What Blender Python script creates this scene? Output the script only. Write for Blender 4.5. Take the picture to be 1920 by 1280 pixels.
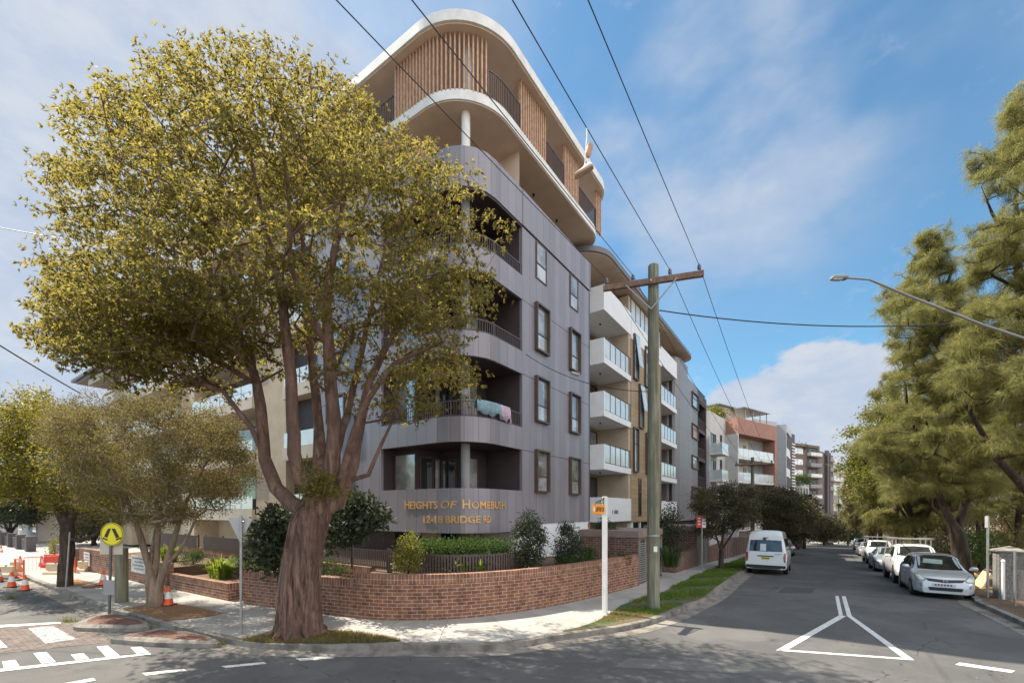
import bpy, bmesh, math, random
import numpy as np
from mathutils import Vector, Matrix
from mathutils.bvhtree import BVHTree
R = math.radians
random.seed(7)
for o in list(bpy.data.objects): bpy.data.objects.remove(o)
SC = bpy.context.scene
C = SC.collection
# ------------------------------------------------------------------ camera
F, CX, HY, H = 828.5, 960.0, 957.0, 3.1          # measured on the 1920x1280 photograph
AA = math.atan((1525-960)/F); SA, CA = math.sin(AA), math.cos(AA)
cam = bpy.data.cameras.new('camera'); camo = bpy.data.objects.new('camera', cam); C.objects.link(camo)
camo.location = (0, 0, H); camo.rotation_euler = (R(90), 0, 0)
cam.sensor_width = 36; cam.lens = F/1920*36; cam.shift_y = (HY-640)/1920
cam.clip_start = .1; cam.clip_end = 3000
SC.camera = camo
# ------------------------------------------------------------------ sun, sky, exposure
SUN_EL = R(54)
_t = (-CA, SA); _s = (SA, CA); _k = R(8)
_h = (_t[0]*math.cos(_k)-_s[0]*math.sin(_k), _t[1]*math.cos(_k)-_s[1]*math.sin(_k))
SUN = Vector((_h[0]*math.cos(SUN_EL), _h[1]*math.cos(SUN_EL), math.sin(SUN_EL)))
sl = bpy.data.lights.new('sun', 'SUN'); sl.energy = 3.8; sl.angle = R(.53); sl.color = (1, .91, .77)
so = bpy.data.objects.new('sun', sl); C.objects.link(so); so.location = (0, 0, 60)
so.rotation_euler = SUN.to_track_quat('Z', 'Y').to_euler()
SC.view_settings.view_transform = 'Standard'; SC.view_settings.look = 'None'
SC.view_settings.exposure = 1.45; SC.view_settings.gamma = 1
W_ = bpy.data.worlds.new('World'); SC.world = W_; W_.use_nodes = True
nt = W_.node_tree; nt.nodes.clear()
def N(nt, typ, **kw):
    n = nt.nodes.new(typ)
    for k, v in kw.items():
        if k in n.inputs: n.inputs[k].default_value = v
        else: setattr(n, k, v)
    return n
def link(nt, a, b): nt.links.new(a, b)
sky = N(nt, 'ShaderNodeTexSky', sky_type='NISHITA', sun_disc=False, sun_elevation=SUN_EL, sun_rotation=math.atan2(_h[0], _h[1]),
        air_density=1.1, dust_density=.6, ozone_density=2.2)
tc = N(nt, 'ShaderNodeTexCoord')
def vm(op, a, b=None):
    n = N(nt, 'ShaderNodeVectorMath', operation=op)
    link(nt, a, n.inputs[0])
    if b is not None:
        if hasattr(b, 'links'): link(nt, b, n.inputs[1])
        else: n.inputs[1].default_value = b
    return n
def mth(op, a, b=None, c=None, clamp=False, T=None):
    T = T or nt
    n = N(T, 'ShaderNodeMath', operation=op); n.use_clamp = clamp
    for i, x in enumerate((a, b, c)):
        if x is None: continue
        if hasattr(x, 'links'): link(T, x, n.inputs[i])
        else: n.inputs[i].default_value = x
    return n.outputs[0]
def ramp(x, lo, hi, T=None):
    T = T or nt
    n = N(T, 'ShaderNodeMapRange', interpolation_type='SMOOTHSTEP'); link(T, x, n.inputs[0])
    n.inputs[1].default_value = lo; n.inputs[2].default_value = hi
    return n.outputs[0]
dirv = tc.outputs['Generated']
def blob(d, lo, hi):            # a patch of sky around direction d; lo / hi are angles in degrees
    v = Vector(d).normalized()
    dt = vm('DOT_PRODUCT', dirv, tuple(v)).outputs['Value']
    return ramp(dt, math.cos(R(hi)), math.cos(R(lo)))
mp = N(nt, 'ShaderNodeMapping'); link(nt, dirv, mp.inputs[0]); mp.inputs['Scale'].default_value = (2.2, 2.2, 4.2)
nz = N(nt, 'ShaderNodeTexNoise', Scale=1.5, Detail=8, Roughness=.5, Distortion=.1); link(nt, mp.outputs[0], nz.inputs['Vector'])
nz2 = N(nt, 'ShaderNodeTexNoise', Scale=5.5, Detail=8, Roughness=.6); link(nt, mp.outputs[0], nz2.inputs['Vector'])
n1, n2 = nz.outputs['Fac'], nz2.outputs['Fac']
bank = mth('ADD', blob((-1.05, 1, .62), 16, 46), mth('MULTIPLY', mth('SUBTRACT', n1, .5), 1.5))
bank = ramp(bank, .18, 1.0)
top = mth('ADD', mth('MULTIPLY', blob((-.35, 1, 1.25), 6, 24), .9), mth('MULTIPLY', mth('SUBTRACT', n1, .5), 1.6)); top = mth('MULTIPLY', ramp(top, .15, 1.0), .5)
cum = mth('MAXIMUM', blob((.70, 1, .215), 2, 9.5), blob((.56, 1, .20), 1, 8))
cum = mth('MAXIMUM', cum, mth('MULTIPLY', blob((.80, 1, .27), 1, 6), .9))
cum = mth('ADD', cum, mth('MULTIPLY', mth('SUBTRACT', n2, .5), 1.5)); cum = ramp(cum, .30, .62)
wis = mth('MULTIPLY', blob((.42, 1, .98), 4, 25), ramp(n1, .36, .66)); wis = mth('MULTIPLY', wis, .8)
gen = mth('MULTIPLY', ramp(n2, .52, .82), .42)
low = N(nt, 'ShaderNodeSeparateXYZ'); link(nt, dirv, low.inputs[0])
hz = mth('MULTIPLY', mth('SUBTRACT', 1.0, ramp(low.outputs['Z'], 0, .28)), .16)
cl = mth('MAXIMUM', mth('MAXIMUM', bank, top), mth('MAXIMUM', mth('MAXIMUM', cum, wis), mth('MAXIMUM', gen, hz)))
cl = mth('MINIMUM', cl, .96)
shade = N(nt, 'ShaderNodeMix', data_type='RGBA'); link(nt, ramp(n2, .3, .75), shade.inputs['Factor'])
shade.inputs['A'].default_value = (3.7, 4.25, 5.3, 1); shade.inputs['B'].default_value = (4.7, 5.0, 5.5, 1)
tint = N(nt, 'ShaderNodeMix', data_type='RGBA', blend_type='MULTIPLY'); tint.inputs['Factor'].default_value = 1
link(nt, sky.outputs[0], tint.inputs['A']); tint.inputs['B'].default_value = (.90, 1.26, 1.28, 1)
mx = N(nt, 'ShaderNodeMix', data_type='RGBA'); link(nt, cl, mx.inputs['Factor']); link(nt, tint.outputs['Result'], mx.inputs['A']); link(nt, shade.outputs['Result'], mx.inputs['B'])
rear = mth('MULTIPLY', blob((.95, -1, .55), 30, 80), ramp(n1, .22, .5))      # unseen bright cloud added behind the viewer as fill for the shaded facades
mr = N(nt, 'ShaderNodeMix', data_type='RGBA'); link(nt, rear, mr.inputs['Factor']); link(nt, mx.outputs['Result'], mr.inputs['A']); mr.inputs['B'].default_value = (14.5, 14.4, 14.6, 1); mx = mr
bg = N(nt, 'ShaderNodeBackground'); bg.inputs['Strength'].default_value = .053
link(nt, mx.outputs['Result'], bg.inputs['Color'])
wo = N(nt, 'ShaderNodeOutputWorld'); link(nt, bg.outputs[0], wo.inputs[0])
# ------------------------------------------------------------------ frames and projection helpers
def gz(x, y):                   # the side street drops away beyond the corner
    s = x*SA+y*CA
    if s < 18: return 0.0
    if s < 26: return -.043*(s-18)**2/16
    return -.043*(min(s, 170)-22)
def st(x, y): return (x*SA+y*CA, -x*CA+y*SA)
def W(s, t, z=0): return Vector((s*SA-t*CA, s*CA+t*SA, z))
def gst(s, t): p = W(s, t); return gz(p.x, p.y)
def gnd(u, v, h=0):             # point of the ground (raised by h) seen at photo pixel u, v
    Z = 10.
    for i in range(150):
        x = (u-CX)/F*Z
        Z = Z*.7+.3*(H-gz(x, Z)-h)*F/(v-HY)
    x = (u-CX)/F*Z
    return Vector((x, Z, gz(x, Z)+h))
def at(u, v, Z): return Vector(((u-CX)/F*Z, Z, H+(HY-v)/F*Z))
def s_on(u, t): k = (u-CX)/F; Z = t/(SA-CA*k); return Z*(k*SA+CA)
def t_on(u, s): k = (u-CX)/F; Z = s/(CA+SA*k); return Z*(SA-CA*k)
def zs(u, v, t): k = (u-CX)/F; Z = t/(SA-CA*k); return H+(HY-v)/F*Z      # height at pixel on plane tau=t
ORG = {}
def T_st(s, t, z): return W(s, t, z)
class MB:
    def __init__(m, T=None): m.v = []; m.f = []; m.uv = []; m.T = T
    def add(m, vs, fs, uvs=None):
        b = len(m.v)
        for p in vs: m.v.append(m.T(*p) if m.T else Vector(p))
        for i, f in enumerate(fs): m.f.append([b+k for k in f]); m.uv.append(uvs[i] if uvs else None)
        return m
    def quad(m, a, b, c, d, uv=None): return m.add([a, b, c, d], [(0, 1, 2, 3)], [uv] if uv else None)
    def box(m, x0, x1, y0, y1, z0, z1):
        v = [(x, y, z) for z in (z0, z1) for y in (y0, y1) for x in (x0, x1)]
        return m.add(v, [(0, 2, 3, 1), (4, 5, 7, 6), (0, 1, 5, 4), (2, 6, 7, 3), (0, 4, 6, 2), (1, 3, 7, 5)])
    def prism(m, poly, z0, z1):
        n = len(poly)
        v = [(p[0], p[1], z0) for p in poly]+[(p[0], p[1], z1) for p in poly]
        return m.add(v, [tuple(range(n))[::-1], tuple(range(n, 2*n))]+[(i, (i+1) % n, n+(i+1) % n, n+i) for i in range(n)])
    def tube(m, pts, r, n=8, cap=True):
        pts = [Vector(p) for p in pts]
        if m.T: pts = [m.T(*p) for p in pts]
        rs = r if isinstance(r, (list, tuple)) else [r]*len(pts)
        b = len(m.v); up = None
        for i, p in enumerate(pts):
            d = (pts[min(i+1, len(pts)-1)]-pts[max(i-1, 0)])
            d = d.normalized() if d.length > 1e-9 else Vector((0, 0, 1))
            if up is None: up = Vector((1, 0, 0)) if abs(d.x) < .8 else Vector((0, 1, 0))
            e = d.cross(up).normalized(); up = e.cross(d).normalized()
            for k in range(n):
                a = 2*math.pi*k/n
                m.v.append(p+(e*math.cos(a)+up*math.sin(a))*rs[i])
        for i in range(len(pts)-1):
            for k in range(n):
                m.f.append([b+i*n+k, b+i*n+(k+1) % n, b+(i+1)*n+(k+1) % n, b+(i+1)*n+k]); m.uv.append(None)
        if cap:
            m.f.append([b+k for k in range(n)][::-1]); m.uv.append(None)
            m.f.append([b+(len(pts)-1)*n+k for k in range(n)]); m.uv.append(None)
        return m
    def lathe(m, prof, c, n=16, axis='z'):
        b = len(m.v); c = Vector(c)
        for (r, h) in prof:
            for k in range(n):
                a = 2*math.pi*k/n
                p = Vector((r*math.cos(a), r*math.sin(a), h))
                if axis == 'y': p = Vector((p.x, p.z, p.y))
                if axis == 'x': p = Vector((p.z, p.x, p.y))
                q = c+p
                m.v.append(m.T(*q) if m.T else q)
        for i in range(len(prof)-1):
            for k in range(n):
                m.f.append([b+i*n+k, b+i*n+(k+1) % n, b+(i+1)*n+(k+1) % n, b+(i+1)*n+k]); m.uv.append(None)
        m.f.append([b+k for k in range(n)]); m.uv.append(None)
        m.f.append([b+(len(prof)-1)*n+k for k in range(n)]); m.uv.append(None)
        return m
    def build(m, name, mat, parent=None, origin=None, smooth=None, bevel=0, recalc=True):
        me = bpy.data.meshes.new(name)
        og = Vector(origin) if origin is not None else (ORG.get(parent.name, Vector()) if parent else Vector())
        me.from_pydata([tuple(p-og) for p in m.v], [], m.f)
        ul = me.uv_layers.new(name='UVMap')
        k = 0; flat = np.zeros(len(me.loops)*2, dtype=np.float32)
        for i, f in enumerate(m.f):
            u = m.uv[i]
            if u is None:
                a, b, c = m.v[f[0]], m.v[f[1]], m.v[f[2]]
                nn = (b-a).cross(c-a)
                if nn.length < 1e-12 and len(f) > 3: nn = (c-a).cross(m.v[f[3]]-a)
                if nn.length > 1e-12: nn.normalize()
                if abs(nn.z) > .7:
                    u = [(m.v[j].x*SA+m.v[j].y*CA, -m.v[j].x*CA+m.v[j].y*SA) for j in f]
                else:
                    hx = Vector((-nn.y, nn.x, 0)); hx = hx.normalized() if hx.length > 1e-9 else Vector((1, 0, 0))
                    u = [(m.v[j].dot(hx), m.v[j].z) for j in f]
            for q in u: flat[2*k] = q[0]; flat[2*k+1] = q[1]; k += 1
        ul.data.foreach_set('uv', flat)
        if recalc or bevel:
            bm = bmesh.new(); bm.from_mesh(me)
            if recalc: bmesh.ops.recalc_face_normals(bm, faces=bm.faces)
            if bevel:
                bmesh.ops.bevel(bm, geom=[e for e in bm.edges if e.is_manifold and e.calc_face_angle(0) > .5], offset=bevel, segments=1, affect='EDGES', clamp_overlap=True)
            bm.to_mesh(me); bm.free()
        if smooth is not None:
            me.polygons.foreach_set('use_smooth', [True]*len(me.polygons))
            me.set_sharp_from_angle(angle=R(smooth))
        me.materials.append(mat)
        o = bpy.data.objects.new(name, me); C.objects.link(o)
        if parent: o.parent = parent; ORG[o.name] = og
        else: o.location = og; ORG[o.name] = og
        return o
def tag(o, label=None, cat=None, group=None, kind=None):
    if label: o['label'] = label
    if cat: o['category'] = cat
    if group: o['group'] = group
    if kind: o['kind'] = kind
    return o
def thing(name, label, cat, loc=(0, 0, 0), group=None):
    o = bpy.data.objects.new(name, None); C.objects.link(o); o.empty_display_size = .3
    o.location = loc; ORG[o.name] = Vector(loc)
    return tag(o, label, cat, group)
def copy_tree(o, parent=None):
    c = o.copy(); C.objects.link(c); c.parent = parent
    for ch in list(o.children): copy_tree(ch, c)
    return c
def structure(o): return tag(o, kind='structure')
# ------------------------------------------------------------------ materials
def newmat(name):
    m = bpy.data.materials.new(name); m.use_nodes = True
    t = m.node_tree; b = t.nodes['Principled BSDF']
    return m, t, b
def col(c): return (c[0], c[1], c[2], 1)
def mixc(t, fac, a, b, typ='MIX'):
    n = N(t, 'ShaderNodeMix', data_type='RGBA', blend_type=typ)
    for nm, x in (('Factor', fac), ('A', a), ('B', b)):
        if hasattr(x, 'links'): link(t, x, n.inputs[nm])
        elif nm == 'Factor': n.inputs[nm].default_value = x
        else: n.inputs[nm].default_value = col(x)
    return n.outputs['Result']
def pos(t): return N(t, 'ShaderNodeNewGeometry').outputs['Position']
def noise(t, scale, detail=4, rough=.55, vec=None, dist=0):
    n = N(t, 'ShaderNodeTexNoise', Scale=scale, Detail=detail, Roughness=rough, Distortion=dist)
    link(t, vec if vec is not None else N(t, 'ShaderNodeTexCoord').outputs['Object'], n.inputs['Vector'])
    return n.outputs['Fac']
def bumpn(t, b, h, strength=.3, dist=.02):
    n = N(t, 'ShaderNodeBump', Strength=strength, Distance=dist); link(t, h, n.inputs['Height']); link(t, n.outputs[0], b.inputs['Normal'])
def M(name, base, rough=.6, var=.12, scale=2.0, bump=0, bscale=60, metal=0, spec=.5, coat=0):
    m, t, b = newmat(name)
    b.inputs['Roughness'].default_value = rough; b.inputs['Metallic'].default_value = metal
    b.inputs['Specular IOR Level'].default_value = spec; b.inputs['Coat Weight'].default_value = coat
    b.inputs['Coat Roughness'].default_value = .05
    if var:
        f = noise(t, scale, 6)
        link(t, mixc(t, ramp(f, .3, .7, t), [x*(1-var) for x in base], [x*(1+var) for x in base]), b.inputs['Base Color'])
    else: b.inputs['Base Color'].default_value = col(base)
    if bump: bumpn(t, b, noise(t, bscale, 3), bump)
    return m
def uvn(t): return N(t, 'ShaderNodeUVMap').outputs['UV']
def brick_mat(name, c1, c2, mortar, bw=.27, bh=.098, ms=.011, rot=False, offs=.5):
    m, t, b = newmat(name); b.inputs['Roughness'].default_value = .85; b.inputs['Specular IOR Level'].default_value = .25
    uv = uvn(t)
    br = N(t, 'ShaderNodeTexBrick'); br.offset = offs; link(t, uv, br.inputs['Vector'])
    br.inputs['Color1'].default_value = col(c1); br.inputs['Color2'].default_value = col(c2); br.inputs['Mortar'].default_value = col(mortar)
    br.inputs['Scale'].default_value = 1; br.inputs['Mortar Size'].default_value = ms; br.inputs['Mortar Smooth'].default_value = .15
    br.inputs['Bias'].default_value = 0; br.inputs['Brick Width'].default_value = bw; br.inputs['Row Height'].default_value = bh
    f = noise(t, 5, 5); f2 = noise(t, 55, 3)
    cc = mixc(t, ramp(f, .35, .75, t), br.outputs['Color'], (.55, .5, .5), 'MULTIPLY')
    cc = mixc(t, mth('MULTIPLY', ramp(noise(t, .7, 5, .6), .52, .72, t), .28, T=t), cc, (.42, .33, .26)); cc = mixc(t, mth('MULTIPLY', ramp(noise(t, 1.7, 6, .65), .58, .72, t), .4, T=t), cc, (.10, .07, .055))
    cc2 = mixc(t, .35, cc, mixc(t, f2, (.6, .6, .6), (1.3, 1.3, 1.3)), 'MULTIPLY')
    link(t, cc2, b.inputs['Base Color'])
    bumpn(t, b, mth('ADD', mth('MULTIPLY', br.outputs['Fac'], -1, T=t), mth('MULTIPLY', f2, .25, T=t), T=t), .55, .012)
    return m
def panel_mat(name, base, module=.525, joint=.012, var=.16, rough=.45, vertical=True, hjoint=None):
    m, t, b = newmat(name); b.inputs['Roughness'].default_value = rough; b.inputs['Specular IOR Level'].default_value = .6
    sp = N(t, 'ShaderNodeSeparateXYZ'); link(t, uvn(t), sp.inputs[0])
    ax, ay = (sp.outputs['X'], sp.outputs['Y']) if vertical else (sp.outputs['Y'], sp.outputs['X'])
    q = mth('DIVIDE', ax, module, T=t); fr = mth('FRACT', q, T=t); idx = mth('FLOOR', q, T=t)
    wn = N(t, 'ShaderNodeTexWhiteNoise', noise_dimensions='1D'); link(t, idx, wn.inputs['W'])
    c = mixc(t, wn.outputs['Value'], [x*(1-var) for x in base], [x*(1+var) for x in base])
    f = noise(t, 1.3, 6); c = mixc(t, mth('MULTIPLY', ramp(f, .35, .75, t), .25, T=t), c, [x*.7 for x in base])
    mpv = N(t, 'ShaderNodeMapping'); mpv.inputs['Scale'].default_value = (5, 5, .22); link(t, pos(t), mpv.inputs[0]); sk = noise(t, 1.0, 5, .6, mpv.outputs[0]); c = mixc(t, mth('MULTIPLY', ramp(sk, .5, .75, t), .22, T=t), c, [x*.6 for x in base])
    j = mth('LESS_THAN', fr, joint/module, T=t)
    if hjoint:
        fr2 = mth('FRACT', mth('DIVIDE', ay, hjoint, T=t), T=t)
        j = mth('MAXIMUM', j, mth('LESS_THAN', fr2, joint/hjoint, T=t), T=t)
    link(t, mixc(t, j, c, [x*.22 for x in base]), b.inputs['Base Color'])
    bumpn(t, b, mth('MULTIPLY', j, -1, T=t), .6, .01)
    return m
def leaf_mat(name, c1, c2, trans, spec=.35, rough=.45, tw=.45, ns=.9):
    m, t, b = newmat(name)
    g = N(t, 'ShaderNodeNewGeometry'); rnd = g.outputs['Random Per Island']
    big = noise(t, ns, 3)
    f = mth('MULTIPLY_ADD', rnd, .65, mth('MULTIPLY', ramp(big, .3, .7, t), .35, T=t), T=t)
    link(t, mixc(t, f, c1, c2), b.inputs['Base Color'])
    b.inputs['Roughness'].default_value = rough; b.inputs['Specular IOR Level'].default_value = spec
    tr = N(t, 'ShaderNodeBsdfTranslucent')
    link(t, mixc(t, f, [x*.8 for x in trans], [min(1, x*1.25) for x in trans]), tr.inputs['Color'])
    mxs = N(t, 'ShaderNodeMixShader'); mxs.inputs[0].default_value = tw
    link(t, b.outputs[0], mxs.inputs[1]); link(t, tr.outputs[0], mxs.inputs[2])
    link(t, mxs.outputs[0], t.nodes['Material Output'].inputs[0])
    return m
def bark_mat(name, c1, c2, zs=.12, scale=9, bump=.8):
    m, t, b = newmat(name); b.inputs['Roughness'].default_value = .9; b.inputs['Specular IOR Level'].default_value = .2
    mp = N(t, 'ShaderNodeMapping'); mp.inputs['Scale'].default_value = (1, 1, zs)
    link(t, N(t, 'ShaderNodeTexCoord').outputs['Object'], mp.inputs[0])
    f = noise(t, scale, 7, .65, mp.outputs[0], .6); f2 = noise(t, 1.1, 4)
    c = mixc(t, ramp(f, .32, .68, t), c1, c2)
    c = mixc(t, ramp(f2, .4, .7, t), c, [(a+b_)/2*.7 for a, b_ in zip(c1, c2)])
    link(t, c, b.inputs['Base Color']); bumpn(t, b, f, bump, .05)
    return m
def glass_mat(name, base, rough=.04, spec=1.0, var=0):
    m, t, b = newmat(name); b.inputs['Base Color'].default_value = col(base)
    b.inputs['Roughness'].default_value = rough; b.inputs['Specular IOR Level'].default_value = spec
    b.inputs['Coat Weight'].default_value = .6; b.inputs['Coat Roughness'].default_value = .02
    if var:
        f = noise(t, 1.2, 3); link(t, mixc(t, ramp(f, .4, .6, t), [x*(1-var) for x in base], [x*(1+var) for x in base]), b.inputs['Base Color'])
    return m
MT = {}
MT['clad'] = panel_mat('grey_cladding', (.222, .207, .232), rough=.32)
MT['clad2'] = panel_mat('grey_cladding_plain', (.21, .20, .205), module=1.2, hjoint=1.5)
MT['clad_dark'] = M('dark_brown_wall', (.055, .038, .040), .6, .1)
MT['white'] = M('white_render', (.72, .71, .68), .7, .10, 2.2, .1)
MT['white_cool'] = M('white_paint', (.72, .73, .74), .55, .04)
MT['beige'] = M('beige_render', (.42, .34, .25), .8, .08, 1.5, .1)
MT['soffit'] = M('soffit_render', (.66, .52, .41), .8, .05)
MT['plank'] = panel_mat('tan_planks', (.33, .235, .13), module=.30, vertical=False, hjoint=1.8, var=.10, rough=.6)
MT['timber'] = M('timber_batten', (.52, .33, .215), .6, .18, 6)
MT['rail'] = M('brown_metal_rail', (.085, .062, .060), .45, .1)
MT['frame'] = M('bronze_window_frame', (.085, .058, .045), .4, .12)
MT['glass'] = glass_mat('window_glass', (.025, .03, .034))
MT['blind_dim'] = glass_mat('window_glass_dim_curtain', (.24, .25, .25), .05, 1.0, .35); MT['blind_dim'].node_tree.nodes['Principled BSDF'].inputs['Metallic'].default_value = .4
MT['blind'] = glass_mat('window_glass_with_blind', (.42, .43, .42), .06, 1.0, .25); MT['blind'].node_tree.nodes['Principled BSDF'].inputs['Metallic'].default_value = .35
MT['balglass'] = glass_mat('frosted_glass', (.60, .65, .66), .15, .6, .06)
MT['roofmetal'] = M('grey_roof_metal', (.12, .12, .125), .45, .1)
MT['gold'] = M('bronze_lettering', (.70, .40, .15), .4, .05, metal=.35)
MT['brick'] = brick_mat('red_brick', (.29, .13, .072), (.18, .085, .058), (.42, .31, .245))
MT['soldier'] = brick_mat('brick_capping', (.31, .145, .08), (.20, .095, .062), (.42, .31, .245), bw=.098, bh=.245, offs=0)
MT['darkbrick'] = brick_mat('brown_brick', (.19, .105, .078), (.13, .07, .055), (.27, .22, .19))
MT['concrete_cap'] = M('concrete_cap', (.22, .16, .14), .8, .12, 3, .2)
MT['steel'] = M('galvanised_steel', (.36, .36, .35), .45, .12, 8, metal=.6)
MT['polewood'] = bark_mat('weathered_pole', (.11, .108, .075), (.27, .26, .19), .05, 14, .4)
MT['armwood'] = bark_mat('weathered_crossarm', (.16, .10, .07), (.30, .20, .15), .6, 10, .3)
MT['black'] = M('black_plastic', (.02, .02, .021), .5, .1)
MT['rubber'] = M('tyre_rubber', (.018, .018, .018), .8, .15)
MT['alloy'] = M('wheel_alloy', (.35, .35, .36), .35, .05, metal=.7)
MT['porcelain'] = M('insulator', (.16, .15, .16), .25, .1)
MT['yellow'] = M('sign_yellow', (.72, .62, .02), .45, .04)
MT['orange'] = M('safety_orange', (.72, .10, .025), .5, .1)
MT['red'] = M('sign_red', (.55, .06, .04), .5, .08)
MT['reflect'] = M('white_reflective', (.68, .68, .66), .4, .08)
MT['amber'] = M('street_sign_amber', (.80, .30, .01), .4, .05)
MT['cream'] = M('cream_plastic', (.60, .46, .30), .6, .1, 3)
MT['terra'] = M('terracotta_render', (.36, .19, .14), .8, .08, 1)
MT['cream_wall'] = M('cream_render', (.48, .43, .35), .8, .07, 1)
MT['offwhite'] = M('offwhite_render', (.52, .51, .49), .8, .06, 1)
MT['tile_grey'] = panel_mat('grey_panels', (.40, .41, .42), module=1.3, hjoint=1.5, var=.08)
MT['purple'] = M('dark_purple_wall', (.085, .07, .08), .7, .1)
MT['brownwall'] = M('brown_render', (.15, .115, .095), .8, .1)
MT['lime'] = M('lime_panel', (.38, .47, .12), .6, .05)
MT['midgrey'] = M('mid_grey_render', (.26, .26, .27), .7, .07)
MT['roof_tile'] = M('red_roof_tiles', (.36, .14, .09), .8, .2, 6)
MT['tealcloth'] = M('teal_towel', (.19, .29, .34), .9, .2, 9)
MT['pinkcloth'] = M('pink_towel', (.48, .36, .46), .9, .25, 9)
MT['shoe'] = M('worn_sneaker', (.66, .62, .57), .8, .2, 8)
MT['shoesole'] = M('sneaker_sole', (.38, .24, .16), .85, .2, 8)
MT['board'] = M('notice_board', (.62, .62, .60), .6, .18, 7)
# ------------------------------------------------------------------ ground, road, footpath
def bend(s): return 0 if s < 65 else -.0025*(s-65)**2 if s < 120 else -.0025*55**2-.275*(s-120)
def kl(s): return 2.95+bend(s)
def kr(s): return -4.72+bend(s)
def road_mats():
    m, t, b = newmat('asphalt'); b.inputs['Roughness'].default_value = .85; b.inputs['Specular IOR Level'].default_value = .3
    P = pos(t)
    f1 = noise(t, 95, 3, .6, P); f2 = noise(t, .55, 6, .6, P, .4); f3 = noise(t, 5, 5, .6, P)
    c = mixc(t, ramp(f2, .35, .7, t), (.088, .086, .084), (.122, .118, .112))
    c = mixc(t, mth('MULTIPLY', ramp(f3, .45, .75, t), .4, T=t), c, (.075, .073, .072))
    c = mixc(t, .8, c, mixc(t, ramp(f1, .3, .7, t), (.55, .55, .55), (1.45, 1.45, 1.45)), 'MULTIPLY')
    vo = N(t, 'ShaderNodeTexVoronoi', feature='DISTANCE_TO_EDGE', Scale=.16); 
    wv = N(t, 'ShaderNodeVectorMath', operation='ADD'); link(t, P, wv.inputs[0])
    nzc = N(t, 'ShaderNodeTexNoise', Scale=.9, Detail=6); link(t, P, nzc.inputs['Vector']); link(t, nzc.outputs['Color'], wv.inputs[1]); link(t, wv.outputs[0], vo.inputs['Vector'])
    tyr = noise(t, 1.6, 3, .5, P, 1.5); c = mixc(t, mth('MULTIPLY', ramp(tyr, .60, .68, t), .45, T=t), c, (.062, .06, .06)); c = mixc(t, mth('MULTIPLY', ramp(noise(t, .28, 4, .6, P), .56, .60, t), .35, T=t), c, (.15, .145, .138))
    crk = mth('MULTIPLY', mth('LESS_THAN', vo.outputs['Distance'], .0022, T=t), mth('GREATER_THAN', f2, .5, T=t), T=t)
    c = mixc(t, mth('MULTIPLY', crk, .65, T=t), c, (.03, .03, .03))
    link(t, c, b.inputs['Base Color']); bumpn(t, b, f1, .5, .01); MT['asphalt'] = m
    m, t, b = newmat('concrete_path'); b.inputs['Roughness'].default_value = .85; b.inputs['Specular IOR Level'].default_value = .3
    P = pos(t); f1 = noise(t, 70, 4, .6, P); f2 = noise(t, .9, 6, .6, P, .3)
    sp = N(t, 'ShaderNodeSeparateXYZ'); link(t, uvn(t), sp.inputs[0])
    fr = mth('FRACT', mth('DIVIDE', sp.outputs['X'], 1.7, T=t), T=t); j = mth('LESS_THAN', fr, .009, T=t)
    c = mixc(t, ramp(f2, .3, .7, t), (.29, .275, .25), (.39, .37, .34)); c = mixc(t, .5, c, mixc(t, f1, (.75, .75, .75), (1.2, 1.2, 1.2)), 'MULTIPLY')
    c = mixc(t, j, c, (.12, .11, .10)); link(t, c, b.inputs['Base Color']); bumpn(t, b, f1, .25, .01); MT['path'] = m
    m, t, b = newmat('kerb_concrete'); b.inputs['Roughness'].default_value = .9
    P = pos(t); f1 = noise(t, 40, 5, .65, P); f2 = noise(t, 2.2, 6, .65, P)
    c = mixc(t, ramp(f2, .3, .62, t), (.10, .088, .075), (.25, .225, .195)); c = mixc(t, .6, c, mixc(t, f1, (.6, .6, .6), (1.35, 1.35, 1.35)), 'MULTIPLY')
    link(t, c, b.inputs['Base Color']); bumpn(t, b, f1, .5, .02); MT['kerb'] = m
    m, t, b = newmat('road_paint'); b.inputs['Roughness'].default_value = .65
    P = pos(t); f1 = noise(t, 60, 4, .7, P); f2 = noise(t, 4, 5, .6, P)
    w = mth('MULTIPLY', ramp(f1, .48, .62, t), ramp(f2, .30, .6, t), T=t); w = mth('MAXIMUM', w, mth('MULTIPLY', ramp(noise(t, 16, 6, .75, P), .56, .66, t), .9, T=t), T=t)
    link(t, mixc(t, mth('MULTIPLY', w, .7, T=t), (.68, .67, .64), (.14, .135, .13)), b.inputs['Base Color']); MT['paint'] = m
    m, t, b = newmat('worn_paint'); b.inputs['Roughness'].default_value = .7
    P = pos(t); f1 = noise(t, 7, 6, .7, P)
    link(t, mixc(t, ramp(f1, .36, .58, t), (.62, .61, .58), (.15, .145, .14)), b.inputs['Base Color']); MT['wornpaint'] = m
    MT['paver'] = brick_mat('road_pavers', (.20, .165, .145), (.155, .13, .12), (.07, .06, .055), bw=.22, bh=.11, ms=.008)
    MT['redpaver'] = brick_mat('red_pavers', (.24, .12, .085), (.18, .095, .075), (.08, .06, .05), bw=.22, bh=.11, ms=.008)
    m, t, b = newmat('soil'); b.inputs['Roughness'].default_value = 1; P = pos(t)
    f1 = noise(t, 22, 6, .7, P); f2 = noise(t, 1.2, 5, .6, P)
    c = mixc(t, ramp(f1, .3, .7, t), (.055, .038, .026), (.19, .125, .075)); c = mixc(t, ramp(f2, .4, .65, t), c, (.12, .075, .045))
    link(t, c, b.inputs['Base Color']); bumpn(t, b, f1, .8, .03); MT['soil'] = m
    m, t, b = newmat('turf'); b.inputs['Roughness'].default_value = 1; P = pos(t)
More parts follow.
